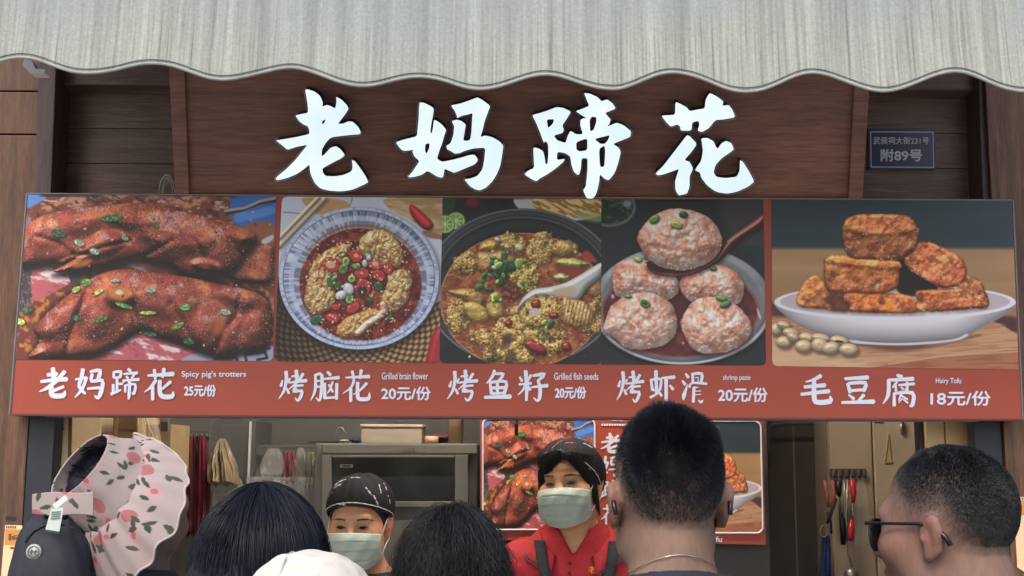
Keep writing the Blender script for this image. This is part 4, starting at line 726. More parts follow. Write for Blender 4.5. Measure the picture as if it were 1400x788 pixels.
def fplane(Y):
    d0 = np.array(ROT, float); cm = np.array(CAM)
    def f(px, py):
        d = d0 @ np.array([(px-700)/FPX, -(py-394)/FPX, -1.]); return cm+d*((Y-cm[1])/d[1])
    return f
pf = fplane(-.0015)
for key, lab in (('trotters', 'printed photo of two glazed pig trotters'), ('brain', 'printed photo of a foil bowl of chilli broth'), ('roe', 'printed photo of a black pot of fish roe with a white spoon'), ('shrimp', 'printed photo of pink shrimp balls'), ('tofu', 'printed photo of fried tofu stacked on a white dish')):
    print_mesh(key, board, pf, label=lab)
def pz(s, ox, oy): return lambda S: [[(ox+x/s, oy+y/s, w_/s*1.98) for x, y, w_ in k] for k in S]
NAMES = [
 (pz(6.667, 40, 495), [  # first dish
  [(165,120,17),(255,108,18)],[(215,55,20),(225,150,24)],[(105,180,14),(230,165,18),(345,158,22)],[(325,85,18),(250,170,20),(160,240,16),(90,272,4)],[(315,225,14),(215,265,16)],[(205,215,18),(200,280,24),(225,310,24),(310,305,24),(325,265,8)],
  [(490,65,19),(475,150,19),(455,225,16),(510,290,13)],[(525,140,14),(480,250,16),(415,325,5)],[(420,160,9),(520,145,16)],[(555,90,12),(645,80,20),(625,165,18)],[(575,110,16),(568,175,16),(665,170,17),(655,270,21),(625,330,16),(595,305,6)],[(530,245,11),(640,235,14)],
  [(770,90,11),(770,145,13)],[(770,95,11),(835,90,15),(825,145,13)],[(775,145,11),(830,140,11)],[(800,150,13),(800,280,13)],[(805,200,11),(850,200,11)],[(765,205,13),(765,290,13)],[(745,295,15),(835,255,8)],[(900,65,15),(925,85,15)],[(860,110,9),(985,100,15)],[(885,130,11),(900,150,11)],[(960,110,11),(935,150,11)],[(860,165,13),(860,190,8)],[(860,170,9),(1000,160,15)],[(875,210,11),(875,275,11)],[(875,215,9),(965,205,13),(955,290,13),(935,280,6)],[(915,180,15),(910,300,15),(905,340,8)],
  [(1080,125,11),(1315,110,22)],[(1140,70,16),(1150,150,14)],[(1230,60,18),(1215,140,14)],[(1155,165,16),(1110,230,14),(1050,275,4)],[(1125,220,16),(1125,345,16)],[(1290,180,16),(1190,265,10)],[(1190,170,18),(1190,270,20),(1215,315,22),(1300,315,22),(1312,270,6)]]),
 (pz(10, 375, 498), [
  [(115,220,10),(90,300,22)],[(160,100,26),(165,220,24),(130,370,18),(60,475,5)],[(215,195,16),(190,250,10)],[(170,330,14),(200,400,20)],[(235,170,12),(330,155,18)],[(300,85,26),(310,230,24)],[(195,255,12),(440,225,26)],[(395,130,22),(330,230,20),(200,345,6)],[(270,300,18),(395,290,16)],[(300,300,16),(262,375,18),(375,365,22),(360,450,22),(320,500,18),(285,460,6)],
  [(560,140,18),(565,300,22),(545,400,18),(495,500,4)],[(565,150,18),(650,150,24),(640,400,22),(615,500,16),(570,455,6)],[(575,230,14),(640,230,14)],[(575,310,14),(640,310,14)],[(725,105,18),(770,150,24)],[(660,205,14),(885,185,26)],[(800,240,16),(765,340,16),(725,400,8)],[(745,280,14),(800,380,18)],[(690,260,18),(690,470,24)],[(690,465,18),(850,455,16)],[(855,265,22),(850,480,22)],
  [(975,185,12),(1300,170,26)],[(1065,95,22),(1090,210,18)],[(1190,80,24),(1170,200,16)],[(1090,220,20),(1050,320,16),(935,405,4)],[(1045,320,22),(1045,510,22)],[(1265,260,22),(1160,370,14),(1075,415,5)],[(1140,250,24),(1140,440,26),(1180,480,28),(1290,470,28),(1300,390,6)]]),
 (pz(9.333, 605, 498), [
  [(115,215,10),(90,290,20)],[(155,95,24),(160,210,22),(125,350,17),(60,445,5)],[(210,185,15),(185,235,10)],[(165,315,13),(195,380,18)],[(230,160,11),(320,145,17)],[(290,80,24),(300,215,22)],[(190,240,11),(445,212,24)],[(390,120,20),(325,215,18),(200,325,6)],[(265,285,16),(390,272,15)],[(295,285,15),(255,350,16),(375,345,20),(360,425,20),(320,465,16),(285,430,6)],
  [(665,80,20),(630,170,20),(560,250,6)],[(670,125,16),(775,130,22),(720,210,16)],[(605,225,16),(625,380,22)],[(605,235,18),(810,225,22),(785,380,22)],[(700,225,20),(700,375,20)],[(640,305,20),(790,300,20)],[(640,378,18),(785,368,16)],[(535,425,20),(870,415,30)],
  [(985,165,12),(1015,215,20)],[(1130,140,20),(1085,220,12)],[(975,260,14),(1130,245,20)],[(1060,85,26),(1075,280,24),(1070,465,18)],[(1055,270,14),(1020,340,14),(960,395,5)],[(1090,280,14),(1120,330,22)],[(1155,150,18),(1300,130,26),(1215,215,16)],[(1215,205,16),(1245,300,24),(1240,420,24),(1210,470,16),(1160,425,6)],[(1135,295,12),(1340,275,26)]]),
 (pz(10.37, 835, 498), [
  [(135,235,12),(110,320,22)],[(170,110,26),(180,240,24),(145,400,18),(85,510,5)],[(232,215,16),(208,275,10)],[(190,360,14),(220,430,20)],[(255,190,12),(345,175,18)],[(315,100,26),(330,250,24)],[(215,280,12),(465,245,26)],[(415,150,22),(350,250,20),(220,375,6)],[(290,325,18),(420,312,16)],[(320,330,16),(282,400,18),(400,395,22),(385,480,22),(345,535,18),(310,490,6)],
  [(570,215,18),(590,370,22)],[(575,225,18),(710,215,20),(695,370,20)],[(640,95,28),(650,420,22)],[(590,370,16),(700,365,16)],[(560,475,22),(680,410,12)],[(680,385,14),(720,450,22)],[(720,200,16),(905,185,28)],[(785,220,28),(785,520,24)],[(835,300,14),(885,360,24)],
  [(1060,135,14),(1100,190,24)],[(1015,235,14),(1055,290,24)],[(1090,290,6),(1040,440,30),(1030,510,10)],[(1160,130,20),(1165,260,20)],[(1165,140,20),(1290,140,24),(1280,260,20)],[(1198,192,7),(1240,192,7),(1236,250,7)],[(1115,330,20),(1150,270,14),(1320,275,20),(1365,285,12)],[(1180,330,22),(1170,540,22)],[(1185,330,18),(1290,320,22),(1290,500,24),(1275,545,16),(1240,510,6)],[(1195,385,7),(1280,380,7)],[(1195,435,7),(1280,430,7)]]),
 (pz(8, 1085, 505), [
  [(300,70,24),(220,115,17),(130,140,6)],[(115,195,17),(345,175,24)],[(80,275,17),(390,240,24)],[(225,110,22),(225,310,28),(260,362,28),(400,350,30),(398,295,8)],
  [(560,105,17),(815,90,24)],[(590,155,17),(620,255,22)],[(600,155,17),(785,150,22),(765,240,22)],[(625,235,17),(760,225,17)],[(600,280,10),(660,325,20)],[(770,280,20),(710,345,14)],[(525,365,15),(880,355,26)],
  [(1130,65,16),(1185,85,22)],[(1030,120,16),(1310,105,24)],[(1040,120,22),(1035,280,22),(975,380,5)],[(1130,140,14),(1085,200,11)],[(1115,170,14),(1120,240,14)],[(1150,175,12),(1320,160,17)],[(1240,140,16),(1240,225,16),(1215,220,6)],[(1175,195,10),(1200,220,12)],[(1100,260,15),(1100,400,20)],[(1100,265,15),(1300,260,22),(1300,390,22),(1270,400,11)],[(1190,240,14),(1150,340,9)],[(1180,290,10),(1245,330,12)],[(1200,330,9),(1250,370,11)],[(1190,320,9),(1150,365,6)]])]
def strokes_mesh(name, strokes, place, parent, material):
    V = []; F = []
    for k, P in enumerate(ribbons(strokes)):
        v, f = curve_fill([P]); n = len(V); V += [place(a[0], a[1], k) for a in v]; F += [tuple(i+n for i in g) for g in f]
    return mesh(name, V, F, material, parent)
tp = lambda x, y, k: at(x, y, -.0022-.00005*k)
for tr, S in NAMES: strokes_mesh('dish_name', tr(S), tp, board, PRINT_WHITE)
for s, bx, bd in (("Spicy pig's trotters", (248.5, 507.5, 336.5, 517.5), .22), ('Grilled brain flower', (522, 509.5, 585, 519), .1), ('Grilled fish seeds', (757.5, 510, 818, 519.5), .14), ('shrimp paste', (988.5, 512.5, 1026, 522), .1), ('Hairy Tofu', (1279.5, 517, 1314, 526.5), .12)):
    text_on('english_name', s, bx, tp, PRINT_WHITE, board, bd)
for s, bx in (('25元/份', (252, 526.5, 295, 542)), ('20元/份', (521.5, 529, 588.5, 547)), ('20元/份', (759, 529, 801, 545)), ('20元/份', (982, 530.5, 1049, 549.5)), ('18元/份', (1272.5, 535, 1354, 554.5))):
    text_on('price', s, bx, tp, PRINT_WHITE, board, .55)
# ================= THINGS INSIDE =================
# freezer
YF = .74
fz = thing('freezer', 'upright grey freezer with a dark glass door behind the two vendors', 'freezer', tuple(at(545, 605, YF).to_2d())+(0,))
FZ = mat('grey enamel', rgb(98, 98, 94), .4, .05, 6); zt = at(545, 606, YF).z
MB().box(X(431, YF), X(654, YF), YF+.045, YF+.52, .06, zt).build('body', FZ, fz, bev=.006)
MB().quadbox([(440, 607), (652, 607), (652, 621), (440, 621)], YF+.012, .03).build('header', FZ, fz, bev=.004)
d = MB(); d.quadbox([(440, 622), (453, 622), (453, 900), (440, 900)], YF, .042).quadbox([(622, 622), (640, 622), (640, 900), (622, 900)], YF, .042).quadbox([(453.3, 622), (621.7, 622), (621.7, 626), (453.3, 626)], YF, .042).quadbox([(453.3, 686), (621.7, 686), (621.7, 694), (453.3, 694)], YF, .042)
dr = d.build('door', FZ, fz, bev=.002)
m, t, bs = nodes('dark freezer glass'); bs.inputs['Base Color'].default_value = (*rgb(40, 44, 48), 1); bs.inputs['Roughness'].default_value = .12
MB().rect(453, 626, 622, 686, YF+.02, .012).build('glass', m, dr)
MB().rect(453, 694, 622, 900, YF+.012, .02).build('lower_panel', FZ, dr)
MB().rect(465, 635, 482.5, 639.5, YF+.016, .003).build('label', mat('cream label', rgb(176, 166, 150), .5), dr, bev=.001)
MB().rect(468, 636.4, 479.5, 638.2, YF+.0145, .001).build('label_mark', BLACK, dr)
b = MB(); [b.rect(552+6*k, 612, 556+6*k, 617.5, YF+.010, .002) for k in range(3)]; b.build('control_marks', mat('grey print', rgb(96, 92, 88), .5), fz)
def on_top(px, Y): return at(px, 605, Y).x
def topbox(name, x0, x1, ytop, label, cat, m, Y=.86, d=.16, bev=.003):
    z1 = at((x0+x1)/2, ytop, Y).z; o = MB().box(X(x0, Y), X(x1, Y), Y, Y+d, zt+.001, z1).build(name, m, None, bev=bev); return tag(o, label, cat)
bx_ = thing('storage_box', 'long white lidded box on top of the grey freezer', 'box', tuple(at(537, 605, .86)))
zb1 = at(537, 582, .86).z; BOXW = mat('off white card', rgb(150, 140, 128), .6, .06, 8)
MB().box(X(496, .86), X(578, .86), .862, 1.02, zt+.001, zb1-.004).build('body', BOXW, bx_, bev=.002); MB().box(X(494.5, .86), X(579.5, .86), .858, 1.024, zb1-.0045, zb1+.004).build('lid', mat('white lid', rgb(186, 172, 156), .5, .04), bx_, bev=.002)
tag(MB().cyl((X(591, .84), .86, zt+.001), .0215, at(591, 597, .84).z-zt, 24).build('tape_roll', mat('tan tape', rgb(186, 152, 128), .5, .06), None, True), 'short tan tape roll on the freezer right of the long box', 'tape roll')
tag(MB().cyl((X(624, .86), .88, zt+.001), .024, .2, 24).build('paper_tube', mat('tan card tube', rgb(170, 142, 118), .6, .06), None, True), 'tall tan cardboard tube standing on the right end of the freezer', 'tube')
b = MB(); rg = random.Random(5)
def blob(cx, cy, cz, rx, ry, rz, seed, n=14, m2=22, amp=.18):
    rg = np.random.RandomState(seed); V = []; F = []; ph = rg.rand(6)*6
    for i in range(n+1):
        th = math.pi*i/n
        for j in range(m2):
            a = 2*math.pi*j/m2; k = 1+amp*(math.sin(3*a+ph[0]+2*th)*.5+math.sin(5*th+ph[1]+a)*.3+math.sin(7*a+ph[2]+3*th)*.25); V.append((cx+rx*k*math.sin(th)*math.cos(a), cy+ry*k*math.sin(th)*math.sin(a), cz+rz*k*math.cos(th)))
    F = [(i*m2+j, i*m2+(j+1) % m2, (i+1)*m2+(j+1) % m2, (i+1)*m2+j) for i in range(n) for j in range(m2)]; return V, F
def tagblob(name, px, py, Y, w_, h_, dpt, m, label, cat, seed, amp=.2):
    p = at(px, py, Y); s = (Y-CAM.y)/FPX; V, F = blob(p.x, p.y, p.z, w_*s/2, dpt/2, h_*s/2, seed, amp=amp); return tag(mesh(name, V, F, m, None, True), label, cat)
tagblob('folded_cloth', 486, 602, .84, 15, 7, .06, mat('dark blue cloth', rgb(40, 46, 70), .8, .2), 'dark blue cloth bundle on the freezer beside the bent wire hook', 'cloth', 1)
tagblob('soap_bar', 471, 603, .83, 13, 4, .03, mat('pale soap', rgb(150, 144, 130), .5), 'flat pale lump on the freezer under the bent wire hook', 'soap', 2, .08)
tagblob('dark_bundle', 604, 599, .92, 30, 12, .08, mat('dark red cloth', rgb(76, 40, 46), .8, .2), 'dark red cloth bundle behind the tan tape roll', 'cloth', 6)
tag(MB().tube([at(461, 604, .84), at(461, 587, .84), at(463.5, 584.5, .84), at(468, 585, .84), at(473, 594, .84)], .0022, 6).build('wire_hook', STEEL, None, True), 'bent thin steel wire hook standing on the left of the freezer', 'hook')
tag(MB().rect(421, 603.5, 462, 605.5, .80, .06).build('thin_tray', BLACK, None, bev=.001), 'thin dark tray jutting left from the freezer top', 'tray')
# hanging rail with bags left of the freezer
rl = thing('wall_rail', 'grey wall rail holding bags between the locker and the freezer', 'rail', tuple(at(395, 611, .98)))
MB().rect(352, 609, 438, 613, .98, .02).build('bar', LOCK, rl, bev=.002)
MB().rect(350, 612, 437, 900, 1.02, .02).build('backing', LOCK, rl)
CLEAR = clear_plastic('thin clear plastic', (.8, .82, .8), .2)
def drape(name, x0, x1, y0, y1, Y, m, label, cat, seed, pinch=.35, thick=.04, n=40, mm=44, group=None):
    rg = np.random.RandomState(seed); V = []; ph = rg.rand(8)*6
    for s in (-1, 1):
        for i in range(n+1):
            v = i/n; wd = pinch+(1-pinch)*min(1, v*1.7)**.7
            for j in range(mm+1):
                u = j/mm*2-1; px = (x0+x1)/2+u*wd*(x1-x0)/2+2*math.sin(4*v+ph[0])*v; p = at(px, y0+v*(y1-y0)+2.2*math.sin(9*u+ph[1])*(v > .9), Y)
                prof = math.sqrt(max(0, 1-u*u))*thick*(.25+.75*v**.6)*(1 if v < .93 else max(0., (1-v)/.07))
                f = .2*math.sin(9*u+ph[2]+1.2*math.sin(2.5*v+ph[5]))+.13*math.sin(21*u+ph[3]-1.5*v+math.sin(5*v))+.07*math.sin(13*v+ph[4]+7*u*math.sin(3*v))
                V.append((p.x, p.y+s*prof*(1+f)-(.012*f if s < 0 else 0), p.z))
    F = []; N_ = (n+1)*(mm+1)
    for s in (0, 1):
        for i in range(n):
            for j in range(mm): a = s*N_+i*(mm+1)+j; q = (a, a+1, a+mm+2, a+mm+1); F.append(q if s == 0 else q[::-1])
    return tag(mesh(name, V, F, m, None, True), label, cat, group)
drape('plastic_bag', 356, 392, 613, 652, .93, clear_plastic('clear bag', (.75, .77, .76), .16), 'clear crumpled plastic bag on the rail nearest the locker', 'plastic bag', 3)
drape('red_pouch', 384, 407, 616, 660, .94, mat('muted red fabric', rgb(104, 58, 60), .7, .2), 'muted dark red pouch hanging on the rail beside a clear bag', 'pouch', 4, .5, .03)
drape('plastic_bag', 402, 420, 612, 655, .92, clear_plastic('clear bag two', (.75, .75, .78), .14), 'narrow clear plastic bag over the dark red pouch', 'plastic bag', 5)
drape('grey_cloth', 414, 434, 618, 668, .95, mat('grey green cloth', rgb(104, 102, 92), .8, .15), 'grey green cloth strips hanging beside the freezer', 'cloth', 6, .8, .02)
drape('plastic_sheet', 334, 432, 652, 720, .86, clear_plastic('clear sheet', (.7, .74, .74), .12), 'wide clear plastic cover sheet below the hanging bags', 'plastic sheet', 7, .95, .05)
# aprons and their rack
rk = thing('hook_rack', 'grey slotted hook rack with red aprons on the cupboard side', 'rack', tuple(at(270, 595, .96)))
MB().rect(251, 588, 286, 598, .965, .014).build('plate', LOCK, rk, bev=.002)
b = MB(); [b.tube([at(255+7*k, 594, .962), at(255+7*k, 597, .945), at(255+7*k, 594.5, .935)], .002, 6) for k in range(5)]; b.build('hooks', STEEL, rk, True)
drape('red_apron', 250, 272, 596, 732, .93, mat('dark red apron cloth', rgb(92, 36, 42), .8, .2), 'dark red apron hanging left on the slotted hook rack', 'apron', 8, .55, .035)
drape('red_apron', 268, 286, 597, 728, .92, mat('crimson apron cloth', rgb(108, 34, 52), .8, .2), 'crimson apron hanging right on the slotted hook rack', 'apron', 9, .55, .03)
drape('food_bag', 284, 324, 600, 664, .9, mat('tan buns in plastic', rgb(136, 122, 100), .3, .25, 30), 'bulging plastic bag of tan buns hanging beside the crimson apron', 'plastic bag', 10, .12, .07)
drape('plastic_bag', 284, 340, 655, 740, .92, clear_plastic('hazy bag', (.66, .66, .6), .2), 'hazy plastic bag hanging under the tan bag of buns', 'plastic bag', 11, .6, .04)
# cartons and papers on the left
CARD = mat('brown carton', rgb(168, 142, 104), .75, .08, 20)
cb_ = MB().quadbox([(155, 566), (188, 566), (187, 616), (152, 613)], .42, .2).build('carton', CARD, None, bev=.003); tag(cb_, 'tan cardboard carton just right of the dark gap in the tan side panel', 'carton')
MB().quadbox([(161, 586), (187, 588), (187, 592), (161, 590)], .417, .002).build('tape', mat('carton tape', rgb(136, 112, 82), .5), cb_); MB().quadbox([(158, 566), (162, 566), (159, 614), (155, 613.5)], .418, .002).build('flap_edge', mat('pale edge', rgb(190, 166, 128), .7), cb_)
cb_ = MB().quadbox([(191, 580), (234, 580), (232, 650), (189, 650)], .5, .2).build('carton', mat('dull carton', rgb(150, 128, 96), .75, .08, 20), None, bev=.003); tag(cb_, 'dull brown carton behind the hanging clear carrier bag', 'carton')
nb = tag(MB().rect(218, 569, 231, 591, .49, .004).build('notice', mat('grey printed notice', rgb(150, 140, 122), .6), None), 'small grey printed notice above the dull brown carton', 'notice')
MB().rect(220, 577, 229, 590, .4885, .001).build('notice_picture', mat('dark print', rgb(70, 66, 66), .5), nb)
drape('carrier_bag', 183, 222, 566, 640, .44, clear_plastic('carrier bag film', (.85, .8, .68), .2), 'clear carrier bag hanging in front of the cartons', 'plastic bag', 12, .3, .04)
b = MB(); b.tube([at(188, 562, .42), at(190, 592, .41), at(189, 624, .41)], .0022, 6).tube([at(196, 566, .42), at(210, 598, .41), at(223, 622, .41), at(229, 632, .41), at(223, 616, .41), at(219, 634, .41)], .0018, 6)
tag(b.build('bag_string', mat('cream string', rgb(196, 172, 122), .6), None, True), 'cream twisted strings hanging over the cartons', 'string')
# notice on the jamb
nt_ = tag(MB().quadbox([(76.5, 568.5), (94.5, 570.5), (92, 690), (70.5, 690)], .126, .003).build('paper_notice', mat('warm white paper', rgb(226, 202, 156), .7, .04, 10), None), 'narrow cream paper notice on the jamb left of the tan panel', 'notice')
INK = mat('brown ink', rgb(96, 70, 56), .6); pn = lambda x, y, k: at(x, y, .1245-.0001*k)
text_on('lettering', 'TER', (75.5, 576, 86.5, 582), pn, INK, nt_, .3); text_on('lettering', 'service', (76, 585, 88, 588), pn, INK, nt_, .1)
b = MB(); [b.rect(73.5, y, 73.5+w_, y+1.6, .1245, .001) for y, w_ in ((615.5, 6), (620, 4), (632, 5), (637, 6))]; b.build('print_lines', INK, nt_)
MB().quadbox([(93.6, 570), (97.5, 570), (94.6, 690), (91.6, 690)], .12, .008).build('frame_edge', mat('brown frame', rgb(92, 62, 44), .5), nt_)
# pay stickers on the plank walls
def sticker(q, label, orange, marks, Y=.0565):
    s = tag(MB().quadbox(q, Y, .002).build('pay_sticker', mat('cream sticker', rgb(226, 198, 158), .5, .04, 10), None), label, 'sticker')
    MB().quadbox(orange, Y-.0008, .0007).build('orange_block', mat('orange print', rgb(206, 136, 66), .5, .03), s)
    b = MB(); [b.quadbox(k, Y-.0016, .0007) for k in marks]; b.build('dark_marks', INK, s); return s
R4 = lambda x0, y0, x1, y1, sl=0: [(x0, y0), (x1, y0), (x1-sl, y1), (x0-sl, y1)]
sticker([(7.2, 718), (30.5, 718.5), (27.5, 800), (.5, 800)], 'cream payment sticker with an orange block on the left plank wall', [(7.2, 723.5), (28, 724.5), (26.5, 745.5), (6, 745)],
  [R4(12, 730, 15.5, 739, .4), R4(16.5, 733, 18.5, 738, .3), R4(19, 731.5, 20.2, 738, .3), R4(20.8, 732, 23.2, 733, .3), R4(20.8, 734.5, 23, 737.5, .4), R4(14, 748, 19, 750.5, .3)]+[R4(8.4+2.9*k, 719.3, 9.8+2.9*k, 722.6, .2) for k in range(5)])
sticker([(1385.5, 679), (1405, 680), (1412, 790), (1391, 776)], 'cream payment sticker with an orange block behind the head of the man in sunglasses', [(1386.5, 684), (1404, 685), (1405.5, 704.5), (1387.5, 703.5)],
  [R4(1391, 690, 1393, 699), R4(1394.5, 691, 1397, 698), R4(1389, 680.4, 1391, 683), R4(1393, 680.6, 1395, 683.2), R4(1397, 680.8, 1399, 683.4)])
tag(MB().quadbox([(8, 706), (22, 707), (21.5, 711.5), (7.5, 711)], .0585, .001).build('stencil_mark', mat('dark stencil', rgb(40, 34, 36), .7), None), 'small dark stencilled mark on the plank above the left payment sticker', 'mark')
# poster hanging inside
YQ = .70; ps = thing('hanging_poster', 'red hanging poster with trotter and tofu photographs behind the vendor in red', 'poster', tuple(at(850, 660, YQ)))
MB().quadbox([(656, 566), (1043, 573), (1047, 745), (657, 738)], YQ, .006).build('panel', RED, ps); pq = fplane(YQ-.003)
print_mesh('trotters', ps, pq, .8, quad=((661, 573), (812, 574), (814, 724), (660, 723)), name='poster_photo', corner=8, clip=[(0, 0), (0, 1), (1, 0), (1, 1)], label='trotter photo in a white rounded border')
print_mesh('tofu', ps, pq, .9, quad=((868, 577), (1039, 577), (1043.5, 728), (870, 727)), name='poster_photo', corner=8, clip=[(0, 0), (0, 1), (1, 0), (1, 1)], label='tofu photo in a white rounded border')
def rborder(x0, y0, x1, y1, r, sl):
    P = []
    for cx, cy, a0 in ((x1-r, y0+r, -90), (x1-r, y1-r, 0), (x0+r, y1-r, 90), (x0+r, y0+r, 180)):
        for k in range(6): a = R(a0+18*k); P.append((cx+r*math.cos(a)+sl*(cy+r*math.sin(a)-y0), cy+r*math.sin(a)))
    return [at(x, y, YQ-.003) for x, y in P]
b = MB(); b.tube(rborder(660, 572.5, 813, 724.5, 9, 0), .0026, 6, True).tube(rborder(868, 576, 1040, 729, 9, .022), .0026, 6, True); b.build('photo_border', PRINT_WHITE, ps, True)
pp = lambda x, y, k: at(x, y, YQ-.0018-.00006*k)
def retarget(strokes, src, dst):  # map a character's strokes from one photo box to another
    sx = (dst[2]-dst[0])/(src[2]-src[0]); sy = (dst[3]-dst[1])/(src[3]-src[1]); return [[(dst[0]+(x-src[0])*sx, dst[1]+(y-src[1])*sy, w_*(sx+sy)/2) for x, y, w_ in S] for S in strokes]
S0 = NAMES[0][0](NAMES[0][1])
for (a, c), src, y in zip(((0, 6), (6, 12), (12, 27), (27, 34)), ((52, 501, 93, 545), (101, 503, 144, 546), (149, 503, 191, 548), (195, 503, 240, 548)), (591, 623, 656, 689)):
    strokes_mesh('poster_title', retarget(S0[a:c], src, (820, y, 848, y+29)), pp, ps, PRINT_WHITE)
text_on('poster_footer', 'Hairy Tofu', (934, 733.5, 987, 743.5), pp, PRINT_WHITE, ps, .2)
b = MB(); [b.rect(822+3.5*k, 579.5+.04*k, 824.6+3.5*k, 582.4, YQ-.002, .001) for k in range(12)]; b.rect(836.5, 571, 845, 575.6, YQ-.002, .001).rect(847, 571, 852, 575.6, YQ-.002, .001); b.build('small_print', PRINT_WHITE, ps)
# hanging cable with a plug in front of the poster
cp = thing('hanging_switch', 'small black inline switch hanging on a cord before the poster', 'switch', tuple(at(706, 580, .5)))
MB().tube([at(706, 545, .5), at(706, 580, .5)], .0016, 6).build('cord', BLACK, cp, True); MB().quadbox([(703.4, 579), (708.6, 579), (708.8, 596), (703.2, 596)], .493, .012).build('switch_body', BLACK, cp, bev=.003)
# utensil rack on the beige cabinet
ur = thing('utensil_rack', 'short steel hook rack fixed on the beige cabinet door', 'rack', tuple(at(1160, 647, .985)))
MB().rect(1135, 641, 1183, 653, .988, .01).build('bar', mat('dark rack', rgb(84, 78, 76), .4), ur, bev=.002)
b = MB()
for k in range(6): x = 1138+8.6*k; b.rect(x, 642.5, x+4.5, 651, .982, .005)
b.build('clips', STEEL, ur, bev=.001); b = MB()
for k in range(7): x = 1130+8.2*k; b.tube([at(x, 650, .978), at(x, 656, .968), at(x+1.5, 657, .955), at(x+2.5, 654.5, .95)], .0016, 6)
b.build('hooks', STEEL, ur, True)
def strip(P, Y, r): return MB().tube([at(x, y, Y) for x, y in P], r, 8)
def tool(name, label, cat): return thing(name, label, cat, tuple(at(1160, 655, .95)))
REDP = mat('red plastic', rgb(196, 44, 70), .35, .05); PINKW = mat('pale red handle', rgb(168, 92, 78), .5, .1); BLUE = mat('blue cloth', rgb(44, 62, 110), .7, .15); DULL = mat('dull steel', rgb(156, 150, 144), .35, .1, metal=.7)
u = tool('tongs', 'pale red handled tongs at the left end of the utensil rack', 'tongs'); strip([(1127, 657), (1131, 678), (1133, 694)], .95, .006).build('arm', PINKW, u, True); strip([(1138, 657), (1140, 676), (1137, 694)], .95, .006).build('arm', PINKW, u, True)
u = tool('scissors', 'open dark scissors hanging below the pale red tongs', 'scissors'); strip([(1143, 682), (1138, 697), (1131, 716)], .945, .005).build('blade', BLACK, u, True); strip([(1131, 700), (1136, 714), (1137, 730)], .944, .004).build('blade', BLACK, u, True)
MB().tube([at(1126+5*math.cos(a), 727+8*math.sin(a), .945) for a in np.linspace(0, 6.28, 16)[:-1]], .003, 6, True).build('handle', DULL, u, True)
u = tool('knife', 'black handled knife hanging blade down on the utensil rack', 'knife'); strip([(1147, 657), (1146, 667), (1147.5, 679)], .95, [.010, .011, .006]).build('handle', BLACK, u, True); strip([(1148, 679), (1149, 700), (1152, 714), (1153, 745)], .95, [.003, .005, .010, .008]).build('blade', BLACK, u, True)
u = tool('tongs', 'long steel tongs hanging in the middle of the utensil rack', 'tongs'); strip([(1154, 656), (1155, 690), (1158, 720), (1160, 740)], .95, .0045).build('arm', DULL, u, True); strip([(1159, 656), (1157, 700), (1159, 740)], .95, .0045).build('arm', DULL, u, True)
u = tool('peeler', 'bright red handled tool on the right of the utensil rack', 'tool'); strip([(1164, 656), (1167, 672), (1166, 688)], .95, [.008, .01, .005]).build('handle', REDP, u, True); strip([(1166, 688), (1166, 712)], .95, .0035).build('shaft', DULL, u, True); strip([(1165, 711), (1163, 725), (1164, 740)], .95, [.006, .012, .009]).build('tip', REDP, u, True)
u = tool('ladle', 'thin steel ladle with a long stem below the utensil rack', 'ladle'); strip([(1156, 657), (1157, 720), (1160, 758), (1165, 776)], .955, .003).build('stem', DULL, u, True); V, F = blob(*at(1164, 786, .955), .024, .02, .024, 3, amp=.02); mesh('bowl', V, F, DULL, u, True)
drape('blue_towel', 1121, 1137, 733, 830, .96, BLUE, 'blue towel hanging beside the dark inner door below the tongs', 'towel', 14, .6, .025)
drape('plastic_bag', 1166, 1188, 656, 745, .955, clear_plastic('rack bag', (.8, .76, .7), .1), 'clear plastic bag at the right end of the utensil rack', 'plastic bag', 15, .4, .03)
# ================= PEOPLE =================
class Field:
    def __init__(s, xs, ys, zs): s.x, s.y, s.z = xs, ys, zs; s.F = np.full((len(xs), len(ys), len(zs)), .15, np.float32)
    def add(s, fn, lo, hi, k=.02, op='u'):
        m = k+.016; sl = tuple(slice(max(0, np.searchsorted(a, l-m)-1), np.searchsorted(a, h+m)+1) for a, l, h in zip((s.x, s.y, s.z), lo, hi))
        X = s.x[sl[0]][:, None, None]; Y = s.y[sl[1]][None, :, None]; Z = s.z[sl[2]][None, None, :]
        if 0 in (X.size, Y.size, Z.size): return
        d = fn(X, Y, Z).astype(np.float32); f = s.F[sl]
        if op == 'u': h = np.maximum(k-np.abs(f-d), 0)/k; s.F[sl] = np.minimum(f, d)-h*h*k*.25
        else: d = -d; h = np.maximum(k-np.abs(f-d), 0)/k; s.F[sl] = np.maximum(f, d)+h*h*k*.25
